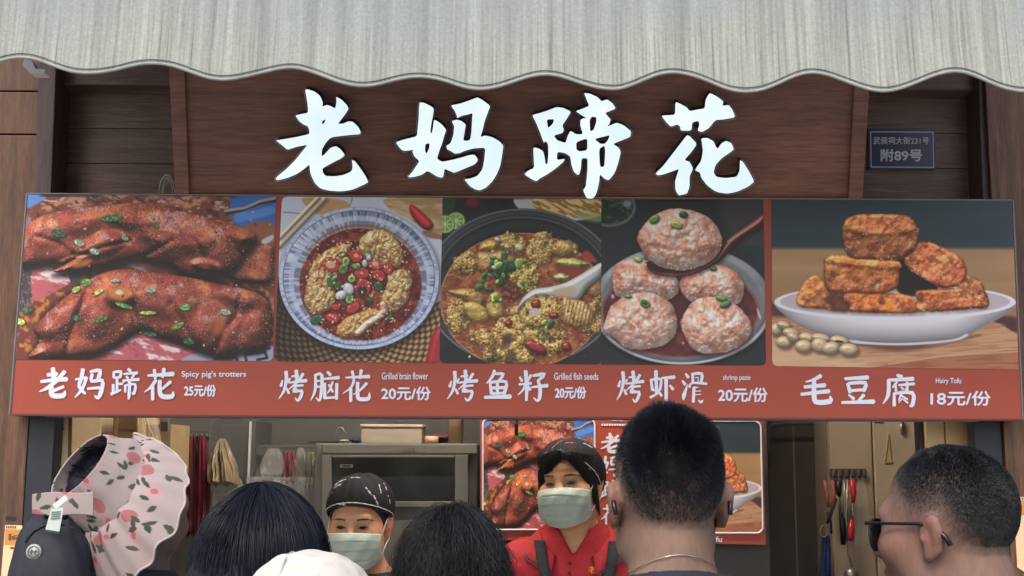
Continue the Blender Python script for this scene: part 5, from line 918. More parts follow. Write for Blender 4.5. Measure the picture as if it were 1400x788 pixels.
def prim(p, M):
    """('e',centre,radii,k[,op]) or ('c',a,b,ra,rb,k[,op]) placed by the 4x4 matrix M"""
    Rm = np.array(M.to_3x3()); T = np.array(M.translation)
    if p[0] == 'e':
        c = np.array(p[1], float); r = np.array(p[2], float); w_ = Rm @ c+T; mx = r.max()
        def fn(X, Y, Z):
            x, y, z = X-w_[0], Y-w_[1], Z-w_[2]; a = Rm[0, 0]*x+Rm[1, 0]*y+Rm[2, 0]*z; b = Rm[0, 1]*x+Rm[1, 1]*y+Rm[2, 1]*z; c_ = Rm[0, 2]*x+Rm[1, 2]*y+Rm[2, 2]*z
            k0 = np.sqrt((a/r[0])**2+(b/r[1])**2+(c_/r[2])**2); k1 = np.sqrt((a/r[0]**2)**2+(b/r[1]**2)**2+(c_/r[2]**2)**2)+1e-6; return k0*(k0-1)/k1
        return fn, w_-mx, w_+mx, p[3], (p[4] if len(p) > 4 else 'u')
    a = Rm @ np.array(p[1], float)+T; b = Rm @ np.array(p[2], float)+T; ra, rb = p[3], p[4]; e = b-a; L2 = e @ e+1e-9
    def fn(X, Y, Z):
        x, y, z = X-a[0], Y-a[1], Z-a[2]; t = np.clip((x*e[0]+y*e[1]+z*e[2])/L2, 0, 1)
        return np.sqrt((x-t*e[0])**2+(y-t*e[1])**2+(z-t*e[2])**2)-(ra+(rb-ra)*t)
    m = max(ra, rb); return fn, np.minimum(a, b)-m, np.maximum(a, b)+m, p[5], (p[6] if len(p) > 6 else 'u')
def surfnet(F, xs, ys, zs):
    s = F < 0; nx, ny, nz = F.shape; P = np.zeros((nx-1, ny-1, nz-1, 3), np.float32); N = np.zeros((nx-1, ny-1, nz-1), np.float32)
    G = [xs.astype(np.float32), ys.astype(np.float32), zs.astype(np.float32)]
    for ax in range(3):
        A = np.moveaxis(F, ax, 0); S = np.moveaxis(s, ax, 0); ch = S[:-1] != S[1:]; i, j, k = np.nonzero(ch); t = A[i, j, k]/(A[i, j, k]-A[i+1, j, k])
        o = [a for a in range(3) if a != ax]; pos = np.zeros((len(i), 3), np.float32); pos[:, ax] = G[ax][i]*(1-t)+G[ax][i+1]*t; pos[:, o[0]] = G[o[0]][j]; pos[:, o[1]] = G[o[1]][k]
        for dj in (-1, 0):
            for dk in (-1, 0):
                idx = [None]*3; idx[ax] = i; idx[o[0]] = j+dj; idx[o[1]] = k+dk
                ok = (idx[0] >= 0) & (idx[1] >= 0) & (idx[2] >= 0) & (idx[0] < nx-1) & (idx[1] < ny-1) & (idx[2] < nz-1)
                q = tuple(a[ok] for a in idx); np.add.at(P, q, pos[ok]); np.add.at(N, q, 1)
    on = N > 0; ids = np.full(N.shape, -1, np.int64); ids[on] = np.arange(on.sum()); V = P[on]/N[on][:, None]; Q = []
    for ax in range(3):
        S = np.moveaxis(s, ax, 0); i, j, k = np.nonzero(S[:-1] != S[1:]); ok = (j > 0) & (k > 0) & (j < S.shape[1]-1) & (k < S.shape[2]-1); i, j, k = i[ok], j[ok], k[ok]; o = [a for a in range(3) if a != ax]
        def g(dj, dk): idx = [None]*3; idx[ax] = i; idx[o[0]] = j+dj; idx[o[1]] = k+dk; return ids[tuple(idx)]
        q = np.stack([g(-1, -1), g(0, -1), g(0, 0), g(-1, 0)], 1); fl = S[i, j, k]; 
        if ax == 1: fl = ~fl
        q[~fl] = q[~fl][:, ::-1]; Q.append(q)
    Q = np.concatenate(Q); Q = Q[(Q >= 0).all(1)]; return V, Q
def rngs(a, b, s): return np.arange(a, b+s*.5, s)
HEAD = [('e', (0, .012, .03), (.076, .096, .088), .02), ('e', (0, -.03, -.045), (.058, .064, .075), .05), ('e', (0, -.068, -.094), (.026, .024, .02), .03),
 ('e', (.046, -.052, -.024), (.026, .03, .024), .03), ('e', (-.046, -.052, -.024), (.026, .03, .024), .03), ('e', (.05, -.01, -.07), (.02, .03, .03), .03), ('e', (-.05, -.01, -.07), (.02, .03, .03), .03),
 ('e', (0, -.075, .026), (.05, .018, .014), .02), ('e', (.032, -.094, .002), (.017, .014, .011), .014, 's'), ('e', (-.032, -.094, .002), (.017, .014, .011), .014, 's'),
 ('e', (.031, -.0745, .003), (.0155, .0125, .0095), .006), ('e', (-.031, -.0745, .003), (.0155, .0125, .0095), .006),
 ('c', (0, -.086, .008), (0, -.110, -.03), .008, .0125, .014), ('e', (.012, -.1, -.036), (.009, .01, .008), .008), ('e', (-.012, -.1, -.036), (.009, .01, .008), .008),
 ('e', (0, -.091, -.062), (.022, .012, .006), .008), ('e', (0, -.089, -.072), (.018, .012, .006), .008),
 ('c', (0, .032, -.06), (0, .04, -.17), .047, .050, .03)]
def ear(sx): return [('e', (sx*.080, .016, -.008), (.008, .019, .031), .006), ('e', (sx*.087, .022, .004), (.006, .014, .02), .006), ('e', (sx*.094, .011, -.006), (.009, .0105, .019), .006, 's'), ('e', (sx*.083, .003, -.010), (.005, .005, .007), .005), ('e', (sx*.079, .008, -.036), (.006, .009, .01), .006)]
HEAD += ear(1)+ear(-1)
def body_prims(m):
    w_ = .172 if m else .155; B = [('c', (0, .04, -.13), (0, .045, -.24), .050, .056, .03)]
    TOR = [('c', (-w_*.86, .045, -.285), (w_*.86, .045, -.285), .058, .058, .05), ('e', (0, .035, -.42), (.158 if m else .142, .105, .19), .06), ('e', (0, .035, -.64), (.142 if m else .128, .1, .2), .06), ('e', (0, .045, -.80), (.168, .12, .13), .06)]
    if not m: TOR += [('e', (.065, -.04, -.43), (.06, .05, .06), .04), ('e', (-.065, -.04, -.43), (.06, .05, .06), .04)]
    for s in (1, -1): TOR += [('c', (s*.035, .055, -.2), (s*w_*.9, .05, -.268), .036, .042, .045), ('c', (s*(w_+.02), .045, -.29), (s*(w_+.055), .06, -.56), .054, .042, .04)]
    ARM = []
    for s in (1, -1):
        x = s*(w_+.055); ARM += [('c', (x, .06, -.55), (s*(w_+.05), -.01, -.78), .041, .028, .03), ('e', (s*(w_+.048), -.03, -.855), (.018, .036, .05), .02)]
        for i, (dy, ln, r) in enumerate(((-.028, .062, .0095), (-.01, .072, .0098), (.008, .067, .0095), (.024, .052, .0085))):
            a = (s*(w_+.048), -.03+dy, -.89); b = (s*(w_+.043), -.034+dy*1.1, -.89-ln*.6); c = (s*(w_+.026), -.038+dy*1.1, -.89-ln); ARM += [('c', a, b, r, r*.95, .006), ('c', b, c, r*.95, r*.8, .005)]
        ARM += [('c', (s*(w_+.04), -.055, -.83), (s*(w_+.03), -.085, -.875), .013, .011, .01), ('c', (s*(w_+.03), -.085, -.875), (s*(w_+.026), -.09, -.905), .011, .009, .006)]
    LEG = []
    for s in (1, -1): LEG += [('c', (s*.09, .045, -.84), (s*.096, .035, -1.2), .088, .058, .04), ('c', (s*.096, .035, -1.2), (s*.1, .055, -1.56), .056, .038, .03)]
    FT = []
    for s in (1, -1): FT += [('e', (s*.1, -.03, -1.6), (.042, .11, .034), .03), ('c', (s*.1, .06, -1.5), (s*.1, .05, -1.6), .04, .042, .03)]
    return B, TOR, ARM, LEG, FT
SKIN = mat_attr('skin', .58, .28, .2, 70, .45)
HAIR = mat_attr('hair', .45, .3, .2, 90)
def wave_noise(V, sc, seed):
    rg = np.random.RandomState(seed); n = np.zeros(len(V), np.float32)
    for i in range(7): d = rg.randn(3)*sc*(1+.55*i); n += np.sin(V @ d+rg.rand()*6.3)/(1+.45*i)
    return n/3
class Person:
    """px,py: photo place of the head centre, Y its depth; yaw 0 faces the camera, 180 faces the stall"""
    def __init__(s, label, px, py, Y, yaw, pitch=0, roll=0, scale=1, male=True, body_yaw=None, tone=(.40, .235, .155), stub=None, group=None, hrot=None, neck=.05, lean=.0):
        c = at(px, py, Y); s.c = c; s.k = scale; s.label = label
        s.root = thing('person', label, 'person', (c.x, c.y, 0), group)
        by = yaw if body_yaw is None else body_yaw
        if hrot is None: hr = Matrix.Rotation(R(yaw-by), 4, 'Z') @ Matrix.Rotation(R(pitch), 4, 'X') @ Matrix.Rotation(R(roll), 4, 'Y')
        else: hr = Matrix.Rotation(R(-by), 4, 'Z') @ hrot.to_4x4()
        s.H = Matrix.Translation((0, .03-lean, -.12-neck)) @ hr @ Matrix.Translation((0, -.03, .12)); hc0 = s.H.translation.copy()
        s.W = Matrix.Translation(c) @ Matrix.Rotation(R(by), 4, 'Z') @ Matrix.Scale(scale, 4) @ Matrix.Translation(-hc0)  # body frame to world
        s.legk = (c.z/scale-.80-hc0.z)/(1.634-.80)
        hc = s.H.translation; s.male = male
        s.B, s.T, s.A, s.L, s.Ft = body_prims(male); I = Matrix()
        xs = rngs(-.31, .31, .0062); ys = rngs(-.2, .24, .0062); zs = np.concatenate([rngs(-1.68, -.96, .02), rngs(-.95, -.3, .008), rngs(-.293, .16, .0052)])
        f = Field(xs, ys, zs)
        for p in HEAD: f.add(*prim(p, s.H))
        for p in s.B+s.T+s.A+s.L+s.Ft: f.add(*prim(p, I))
        s.f = f; V, Q = surfnet(f.F, xs, ys, zs); HL = s.tohead(V)
        C_ = np.tile(np.array(tone, np.float32), (len(V), 1)); C_ *= (1+.10*wave_noise(V, 40, 3))[:, None]
        lips = np.exp(-((HL[:, 0]/.022)**2+((HL[:, 2]+.067)/.009)**2))*(HL[:, 1] < -.08); C_ = C_*(1-lips[:, None]*.5)+np.array([.35, .12, .1])*lips[:, None]*.5
        redd = np.exp(-((np.abs(HL[:, 0])-.082)/.012)**2-((HL[:, 2]+.008)/.035)**2); C_ *= 1+redd[:, None]*np.array([.15, -.1, -.1])
        if stub is not None: 
            a = stub(HL)[:, None]; C_ = C_*(1-a)+np.array([.036, .031, .030])*a
        V = s.world(V); V[:, 2] = np.maximum(V[:, 2], .006); s.body = mesh('body', V, Q, SKIN, s.root, True, cols=C_)
    def tohead(s, V): M = np.array(s.H.inverted()); return V @ M[:3, :3].T+M[:3, 3]
    def headw(s, P): M = np.array(s.W @ s.H); P = np.asarray(P, float).reshape(-1, 3); return P @ M[:3, :3].T+M[:3, 3]
    def world(s, V):
        M = np.array(s.W); V = np.array(V, float).reshape(-1, 3); z = V[:, 2]; V[:, 2] = np.where(z < -.8, -.8+(z+.8)*s.legk, z); return V @ M[:3, :3].T+M[:3, 3]
    def sdf_at(s, P, f=None):
        f = f or s.f; out = []
        ix = [np.clip(np.searchsorted(a, P[:, i])-1, 0, len(a)-2) for i, a in enumerate((f.x, f.y, f.z))]; t = [np.clip((P[:, i]-a[ix[i]])/(a[ix[i]+1]-a[ix[i]]), 0, 1) for i, a in enumerate((f.x, f.y, f.z))]; r = 0
        for dx in (0, 1):
            for dy in (0, 1):
                for dz in (0, 1): r = r+f.F[ix[0]+dx, ix[1]+dy, ix[2]+dz]*(t[0] if dx else 1-t[0])*(t[1] if dy else 1-t[1])*(t[2] if dz else 1-t[2])
        return r
    def front(s, x, z, f, side=-1, y0=.24):
        ys = np.arange(-.25, .25, .003)*(-side); P = np.stack([np.full(len(ys), x), ys, np.full(len(ys), z)], 1); d = s.sdf_at(P, f); i = np.argmax(d < 0); return ys[max(i-1, 0)] if d.min() < 0 else None
    def wear(s, name, m, prims, grow, zlo, zhi, step=.008, cut=None, label=None, wrinkle=.004, seed=1, cols=None, tilt=0., parent=None, vneck=None):
        xs = rngs(-.34, .34, step); ys = rngs(-.24, .27, step); zs = rngs(zlo-.03, zhi+.06, step); f = Field(xs, ys, zs); I = Matrix()
        for p in prims: f.add(*prim(p, I))
        X = xs[:, None, None]; Y = ys[None, :, None]; Z = zs[None, None, :]
        rg = np.random.RandomState(seed); n = 0
        for i in range(8): d = rg.randn(3)*[22, 22, 30]*(1+.3*i); n = n+np.sin(X*d[0]+Y*d[1]+Z*d[2]+rg.rand()*6.3)/(1+.3*i)
        f.F = f.F-grow-wrinkle*n*.5; f.F = np.maximum(f.F, Z-(zhi+tilt*Y)); f.F = np.maximum(f.F, zlo-Z)
        if cut is not None: f.F = np.maximum(f.F, cut(X, Y, Z))
        V, Q = surfnet(f.F, xs, ys, zs); return mesh(name, s.world(V), Q, m, parent or s.root, True, label), f
    def dress(s, shirt, pants, zhi=-.19, sleeve=-.47, tilt=.25, label=None, cut=None, seed=1, grow=.012):
        P = s.T+[('c', (0, .04, -.13), (0, .045, -.25), .058, .078, .03)]
        o, f = s.wear('shirt', shirt, P, grow, -.86, zhi, label=label, tilt=tilt, cut=cut, seed=seed); s.sf = f
        s.wear('trousers', pants, s.L+[s.T[3]], .012, -1.57, -.80, .016, wrinkle=.006)
        s.wear('shoes', BLACK, s.Ft, .008, -1.66, -1.52, .012, wrinkle=0); return o
    def strands(s, name, roots, path, r, colr, seed=1, label=None, parent=None):
        """path: (N,K,3) points in head space -> one mesh of thin three-sided hairs"""
        N, K, _ = path.shape; rg = np.random.RandomState(seed); t = np.gradient(path, axis=1); t /= np.linalg.norm(t, axis=2, keepdims=True)+1e-9
        ref = np.where(np.abs(t[..., 2:3]) > .9, np.array([1., 0, 0]), np.array([0, 0, 1.])); u = np.cross(t, ref); u /= np.linalg.norm(u, axis=2, keepdims=True)+1e-9; v = np.cross(t, u)
        taper = np.linspace(1, .25, K)[None, :, None]*r; A = [path+taper*(u*math.cos(a)+v*math.sin(a)) for a in (0, 2.094, 4.189)]
        V = np.stack(A, 2).reshape(-1, 3); base = (np.arange(N)[:, None]*K+np.arange(K-1)[None])*3; F = []
        for a in range(3): b = (a+1) % 3; F.append(np.stack([base+a, base+b, base+3+b, base+3+a], -1).reshape(-1, 4))
        C_ = np.repeat(np.asarray(colr(path[:, 0], rg), np.float32), K*3, 0); return V, np.concatenate(F), C_
    def hair_mesh(s, parts, label=None):
        V = []; F = []; C_ = []; n = 0
        for v, f, c in parts: V.append(v); F.append(f+n); C_.append(c); n += len(v)
        return mesh('hair', s.headw(np.concatenate(V)), np.concatenate(F), HAIR, s.root, True, label, np.concatenate(C_))
    def shell(s, prims, keep, step=.006, bump=0, seed=1, colr=(.014, .015, .022), box=((-.16, .16), (-.17, .19), (-.36, .18))):
        xs, ys, zs = (rngs(a, b, step) for a, b in box); f = Field(xs, ys, zs)
        for p in prims: f.add(*prim(p, Matrix()))
        X = xs[:, None, None]; Y = ys[None, :, None]; Z = zs[None, None, :]
        if bump:
            rg = np.random.RandomState(seed); n = 0
            for i in range(8): d = rg.randn(3)*60*(1+.4*i); n = n+np.sin(X*d[0]+Y*d[1]+Z*d[2]+rg.rand()*6.3)/(1+.3*i)
            f.F = f.F-bump*n*.5
        if keep is not None: f.F = np.maximum(f.F, keep(X, Y, Z))
        V, Q = surfnet(f.F, xs, ys, zs); return V, Q, np.tile(np.array(colr, np.float32), (len(V), 1))
def sphere_dirs(n, seed):
    rg = np.random.RandomState(seed); v = rg.randn(n, 3); return v/np.linalg.norm(v, axis=1, keepdims=True)
SK_C = np.array([0, .012, .03]); SK_R = np.array([.076, .096, .088])
def hairline(P):  # height of the hair edge as a function of the head-space point
    y = P[..., 1]; ax = np.abs(P[..., 0]); return np.where(y < -.02, .0+np.clip((-.02-y)/.06, 0, 1)**.8*.075, np.where(y < .035, .0-.0*y, -.005-np.clip((y-.035)/.04, 0, 1)*.066))
def short_hair(p, n, L, top_k=1.0, grey=None, seed=1, fade=.06, dark=(.011, .0125, .018)):
    d = sphere_dirs(n*2, seed); P = SK_C+d*SK_R*1.012; hl = hairline(P); rg = np.random.RandomState(seed+1)
    up = P[:, 2]-hl; keep = (up > 0) & (rg.rand(len(P)) < np.clip(up/fade, .02, 1)**1.7); P = P[keep]; d = d[keep]; up = up[keep]
    ln = L*(np.clip(up/.13, .07, 1)*(.55+.45*top_k*np.clip((P[:, 2]-.05)/.06, 0, 1)))*rg.uniform(.7, 1.15, len(P))
    nrm = d/SK_R; nrm /= np.linalg.norm(nrm, axis=1, keepdims=True)
    dwn = np.stack([np.zeros(len(P)), -.25+.9*np.clip(P[:, 1]/.08, -.3, 1), -np.clip(1-(P[:, 2]-.02)/.07, 0, 1)*1.1], 1); fl = nrm*.9+dwn*.8+rg.randn(len(P), 3)*.22; fl /= np.linalg.norm(fl, axis=1, keepdims=True)
    t = np.linspace(0, 1, 4)[None, :, None]; nf = (.12+.5*np.clip((P[:, 2]-.01)/.08, 0, 1))[:, None, None]; cl = np.stack([vn(P[:, 0]*70+9, P[:, 1]*70+P[:, 2]*50+31, k_) for k_ in (1, 3, 5)], 1)-.5; fl = fl+cl*.8; path = P[:, None]*1.0+ln[:, None, None]*(nrm[:, None]*nf*(t-.35*t*t)+fl[:, None]*.75*t*t*.6+fl[:, None]*.35*t)
    def cf(q, r_):
        c = np.array(dark)[None]*r_.uniform(.6, 1.7, (len(q), 1))
        if grey is not None: g = (r_.rand(len(q)) < grey(q))[:, None]; c = np.where(g, np.array([[.15, .145, .14]])*r_.uniform(.5, 1.1, (len(q), 1)), c)
        return c
    return p.strands('hair', None, path, .00045, cf, seed)
def cap_shell(p, off, zfn, bump=.0015, seed=1): # dark under-hair close to the skull above the hairline
    V, Q, C_ = p.shell([('e', tuple(SK_C), tuple(SK_R+off), .02)], lambda X, Y, Z: (zfn(np.stack(np.broadcast_arrays(X, Y, Z), -1))-Z), .005, bump, seed); return V, Q, C_
def stubble(amount, lo=-.012, hi=.05):
    def f(HL):
        hl = hairline(HL); n = vn(HL[:, 0]*900+50, HL[:, 2]*900+HL[:, 1]*700+80, 2); up = HL[:, 2]-hl; q = ((HL-SK_C)/(SK_R+.004)); near = (np.linalg.norm(q, axis=1) < 1.06) & (HL[:, 2] > -.075)
        a = np.clip((up-lo)/(hi-lo), 0, 1)*near; return np.clip(a*amount+(n-.5)*.5*(a > .02)*(a < .98), 0, .96)*near
    return f
NAVY = mat('navy cotton', rgb(28, 32, 44), .85, .15, 60, bump=.2); TROU = mat('dark trousers', rgb(46, 48, 56), .85, .15, 60)
# --- man in the middle of the queue, seen from behind
m1 = Person('man seen from behind with short faded black hair, glasses and a thin neck chain', 912, 680, -1.15, 184, -3, 0, 1.0, True, tone=(.205, .13, .10), stub=stubble(.90, -.012, .15))  # skin tone darkened to stand in for the shade over the queue
m1.dress(NAVY, TROU, -.176, tilt=.30, grow=.016)
m1.hair_mesh([short_hair(m1, 46000, .0165, 1.15, None, 3, .125, (.017, .02, .028))], 'short black hair fading to skin at the nape')
def glasses(p, lens=True, label=None, r=.0028):
    b = MB(); GB = mat('black frame plastic', rgb(22, 22, 26), .3)
    for s in (1, -1): b.tube(p.headw([(s*.07, -.092, .012), (s*.078, -.05, .012), (s*.083, .0, .011), (s*.084, .022, .006), (s*.084, .038, -.008), (s*.082, .044, -.02)]), [.0022*1.2, .0022, .0024, .003, .0036, .0036], 8)
    b.tube(p.headw([(-.07, -.092, .012), (-.062, -.096, .014), (-.02, -.103, .014), (0, -.104, .012), (.02, -.103, .014), (.062, -.096, .014), (.07, -.092, .012)]), .002, 8)
    g = b.build('glasses', GB, p.root, True, label=label)
    if lens:
        mm, tt, bb = nodes('dark lens'); bb.inputs['Base Color'].default_value = (.012, .012, .014, 1); bb.inputs['Roughness'].default_value = .08
        for s in (1, -1):
            V = []; K = 20
            for q in range(K): a = 2*math.pi*q/K; cx = .031*abs(math.cos(a))**.7*math.copysign(1, math.cos(a)); cz = .024*abs(math.sin(a))**.7*math.copysign(1, math.sin(a)); V.append((s*.036+cx, -.099+.35*abs(s*.036+cx)**1.0*.42, -.006+cz))
            b = MB(); Pw = [Vector(v) for v in p.headw(V)]; bk = [Vector(v) for v in p.headw([(x, y+.003, z) for x, y, z in V])]; b.add(Pw+bk, [tuple(range(K)), tuple(range(K, 2*K))[::-1]]+[(i, (i+1) % K, K+(i+1) % K, K+i) for i in range(K)]); b.build('lens', mm, g)
            MB().tube(p.headw(V), .0014, 6, True).build('lens_rim', GB, g, True)
    return g
glasses(m1, True)
def chain(p, r=.0007):
    P = []
    for a in np.linspace(0, 2*math.pi, 60)[:-1]:
        dr = np.array([math.sin(a), math.cos(a)]); 
        for t in np.arange(.03, .16, .002):
            zz = -.124-.07*(1-dr[1])*.5; q = np.array([[dr[0]*t, .042+dr[1]*t, zz]])
            if p.sdf_at(q)[0] > .0015: break
        P.append(q[0])
    return MB().tube(p.world(np.array(P)), r, 6, True).build('neck_chain', mat('silver chain', (.6, .56, .5), .3, metal=1), p.root, True)
chain(m1)
# --- man on the right in sunglasses
def greyf(q): return .02+.34*np.exp(-((q[:, 0]-.03)/.035)**2-((q[:, 1]-.07)/.05)**2-((q[:, 2]-.06)/.04)**2)
m2 = Person('man on the right of the queue in dark sunglasses with short greying hair', 1293, 724, -1.19, -135, 3, 0, .945, True, tone=(.19, .112, .09), stub=stubble(.92, -.012, .08))  # skin colour also carries the shade this man stands in
m2.dress(mat('dark teal cotton', rgb(30, 38, 48), .85, .15, 60), TROU, -.17, tilt=.22, grow=.016)
m2.hair_mesh([short_hair(m2, 48000, .0068, .9, greyf, 5, .06, (.017, .019, .025))], 'short dark hair with grey flecks at the back')
glasses(m2, True, 'dark sunglasses')
# --- woman with long straight black hair
def long_hair(p, n, seed, L=.34, wide=1.0, curl=0., dark=(.008, .010, .018), crown=(0, .03, .125), r=.0007, spread=.018):
    rg = np.random.RandomState(seed); a = rg.uniform(0, 2*math.pi, n); lay = rg.uniform(0, 1, n)**.7; K = 14
    path = np.zeros((n, K, 3)); RR = (SK_R+.016+.02*wide)*(1); out = .75+.25*lay
    face = np.clip(-np.cos(a), 0, 1)  # a=pi at the face
    tt = np.linspace(0, 1, K); end = L*rg.uniform(.7, 1.02, n)
    for k, t in enumerate(tt):
        s_ = t*(1.45+end/.1); th = np.minimum(s_*.62, 1.5); x = np.sin(th)*np.sin(a); y = np.sin(th)*np.cos(a); z = np.cos(th)
        fall = np.maximum(s_*.62-1.5, 0)*.16
        px_ = RR[0]*x*out*wide; py_ = SK_C[1]+RR[1]*y*out; pz_ = SK_C[2]-.0+RR[2]*z*out*1.05-fall
        path[:, k] = np.stack([px_*(1-.25*fall/.3)+.006*np.sin(9*t+a*7)*t+curl*np.sin(26*t+a*23)*t, py_*(1-.2*fall/.3)+curl*np.cos(24*t+a*19)*t, pz_], 1)
    path += rg.randn(n, 1, 3)*.003+np.cumsum(rg.randn(n, K, 3), 1)*spread*.05
    keep = ~((np.cos(a) < -.55) & (rg.rand(n) < .97)); path = path[keep]
    def cf(q, r_): return np.array(dark)[None]*r_.uniform(.5, 1.8, (len(q), 1))
    return p.strands('hair', None, path, r, cf, seed)
LH = [('e', (0, .016, .032), (.094, .112, .106), .03), ('c', (0, .055, -.02), (0, .075, -.3), .088, .06, .06)]
w1 = Person('woman seen from behind with long straight black hair in front of the bags', 359, 806, -1.10, 176, -4, 0, .97, False)
w1.dress(mat('dark grey cotton', rgb(60, 60, 66), .85, .15, 60), TROU)
w1.hair_mesh([w1.shell(LH, None, .006, .002, 2, (.007, .009, .016)), long_hair(w1, 9000, 11, .34, .9)], 'long straight black hair')
# --- person with fluffy dark hair left of the man
CH = [('e', (0, .016, .03), (.092, .11, .104), .03), ('e', (.052, .05, -.04), (.05, .06, .075), .05), ('e', (-.052, .05, -.04), (.05, .06, .075), .05), ('e', (0, .075, -.05), (.06, .05, .08), .05)]
w2 = Person('woman seen from behind with fluffy dark bobbed hair below the freezer', 617, 822, -1.06, 186, -4, 0, .9, False)
w2.dress(mat('black cotton', rgb(36, 38, 44), .85, .15, 60), TROU)
w2.hair_mesh([w2.shell(CH, None, .006, .006, 5, (.010, .011, .014)), long_hair(w2, 9000, 21, .13, .82, .006, (.012, .0125, .016), r=.0006, spread=.05)], 'fluffy dark bob')
# --- person in a white cap, close to the camera
w3 = Person('person in a plain white cloth cap in front of the long haired woman', 424, 897, -1.38, 180, -6, 0, .95, False)
w3.dress(mat('pale cotton', rgb(150, 150, 150), .85, .1, 60), TROU)
w3.hair_mesh([w3.shell([('e', (0, .014, .026), (.085, .104, .094), .03)], lambda X, Y, Z: hairline(np.stack(np.broadcast_arrays(X, Y, Z), -1))-Z, .006, .002, 3)])
WC = mat('white cotton cap', rgb(196, 191, 182), .85, .04, 200, bump=.15); V, Q, _ = w3.shell([('e', (0, .016, .04), (.1, .118, .098), .03)], lambda X, Y, Z: (.03-.12*Y)-Z, .006, .0022, 8)
cp3 = mesh('cap', w3.headw(V), Q, WC, w3.root, True, 'white cloth cap')
MB().tube(w3.headw([(.026, .016+.1135*math.cos(t), .04+.0952*math.sin(t)) for t in np.linspace(.25, 2.6, 24)]), .0014, 6).build('seam', mat('grey seam', rgb(160, 160, 164), .8), cp3, True)
def face_front(p, x, z):
    ys = np.arange(-.135, -.03, .0012); P = np.stack([np.full(len(ys), x), ys, np.full(len(ys), z)], 1); M = np.array(p.H); q = p.sdf_at(P @ M[:3, :3].T+M[:3, 3]); i = np.argmax(q < 0); return ys[i]
IRIS = mat('dark eye', rgb(22, 16, 15), .2, .05); SCL = mat('eye white', rgb(120, 104, 96), .3, .05); LID = mat('lash line', rgb(34, 24, 22), .6, .05); FOLD = mat('eyelid crease', rgb(104, 66, 50), .6, .05)
def eyes(p, look=0., openk=1., tone=(.35, .2, .13)):
    LIDM = mat('eyelid', tone, .5, .05)
    for s in (1, -1):
        cx, cz = s*.0315, .001; y = face_front(p, cx, cz); up = []; lo = []
        for k in range(9):
            u = k/8*2-1; x = cx+u*.0145; yy = face_front(p, x, cz)-.0012; h = (1-u*u)*.0042*openk; up.append((x, yy-.0006, cz+h+.0008*u*s)); lo.append((x, yy-.0003, cz-h*.55+.0008*u*s))
        V = up+lo[::-1]; o = mesh('eye', p.headw(V), [(k, k+1, 16-k, 17-k) for k in range(8)], SCL, p.root, True)
        ic = (cx+look, face_front(p, cx+look, cz)-.0022, cz+.0008*openk); K = 14; iv = [(ic[0]+.0072*math.cos(a), ic[1]-.0003, ic[2]+min(.0062*math.sin(a), .0032*openk) if math.sin(a) > 0 else ic[2]+max(.0052*math.sin(a), -.0026*openk)) for a in np.linspace(0, 2*math.pi, K+1)[:-1]]
        mesh('iris', p.headw(iv), [tuple(range(K))], IRIS, o)
        MB().tube(p.headw(up), [.0009+.0012*math.sin(math.pi*k/8) for k in range(9)], 6).build('lash_line', LID, o, True)
        MB().tube(p.headw([(x, face_front(p, x, z+.005)-.0004, z+.0052) for x, _, z in up]), .0007, 6).build('eyelid_crease', FOLD, o, True)
        rg = np.random.RandomState(3); b = MB()
        for k in range(70):
            u = rg.uniform(-1, 1); x = cx+s*.002+s*u*.0195; z = .0215+.0038*(1-(u-.1)**2)-.0022*u+rg.uniform(-.0024, .0024)*(1-.6*max(u, 0)); x2 = x+s*.005; z2_ = z+.0008-.002*max(u, 0)
            b.tube(p.headw([(x, face_front(p, x, z)-.0006, z), (x2, face_front(p, x2, z2_)-.0012, z2_)]), [.0006, .0003], 3)
        b.build('eyebrow', mat('eyebrow hair', rgb(46, 34, 28), .7), p.root)
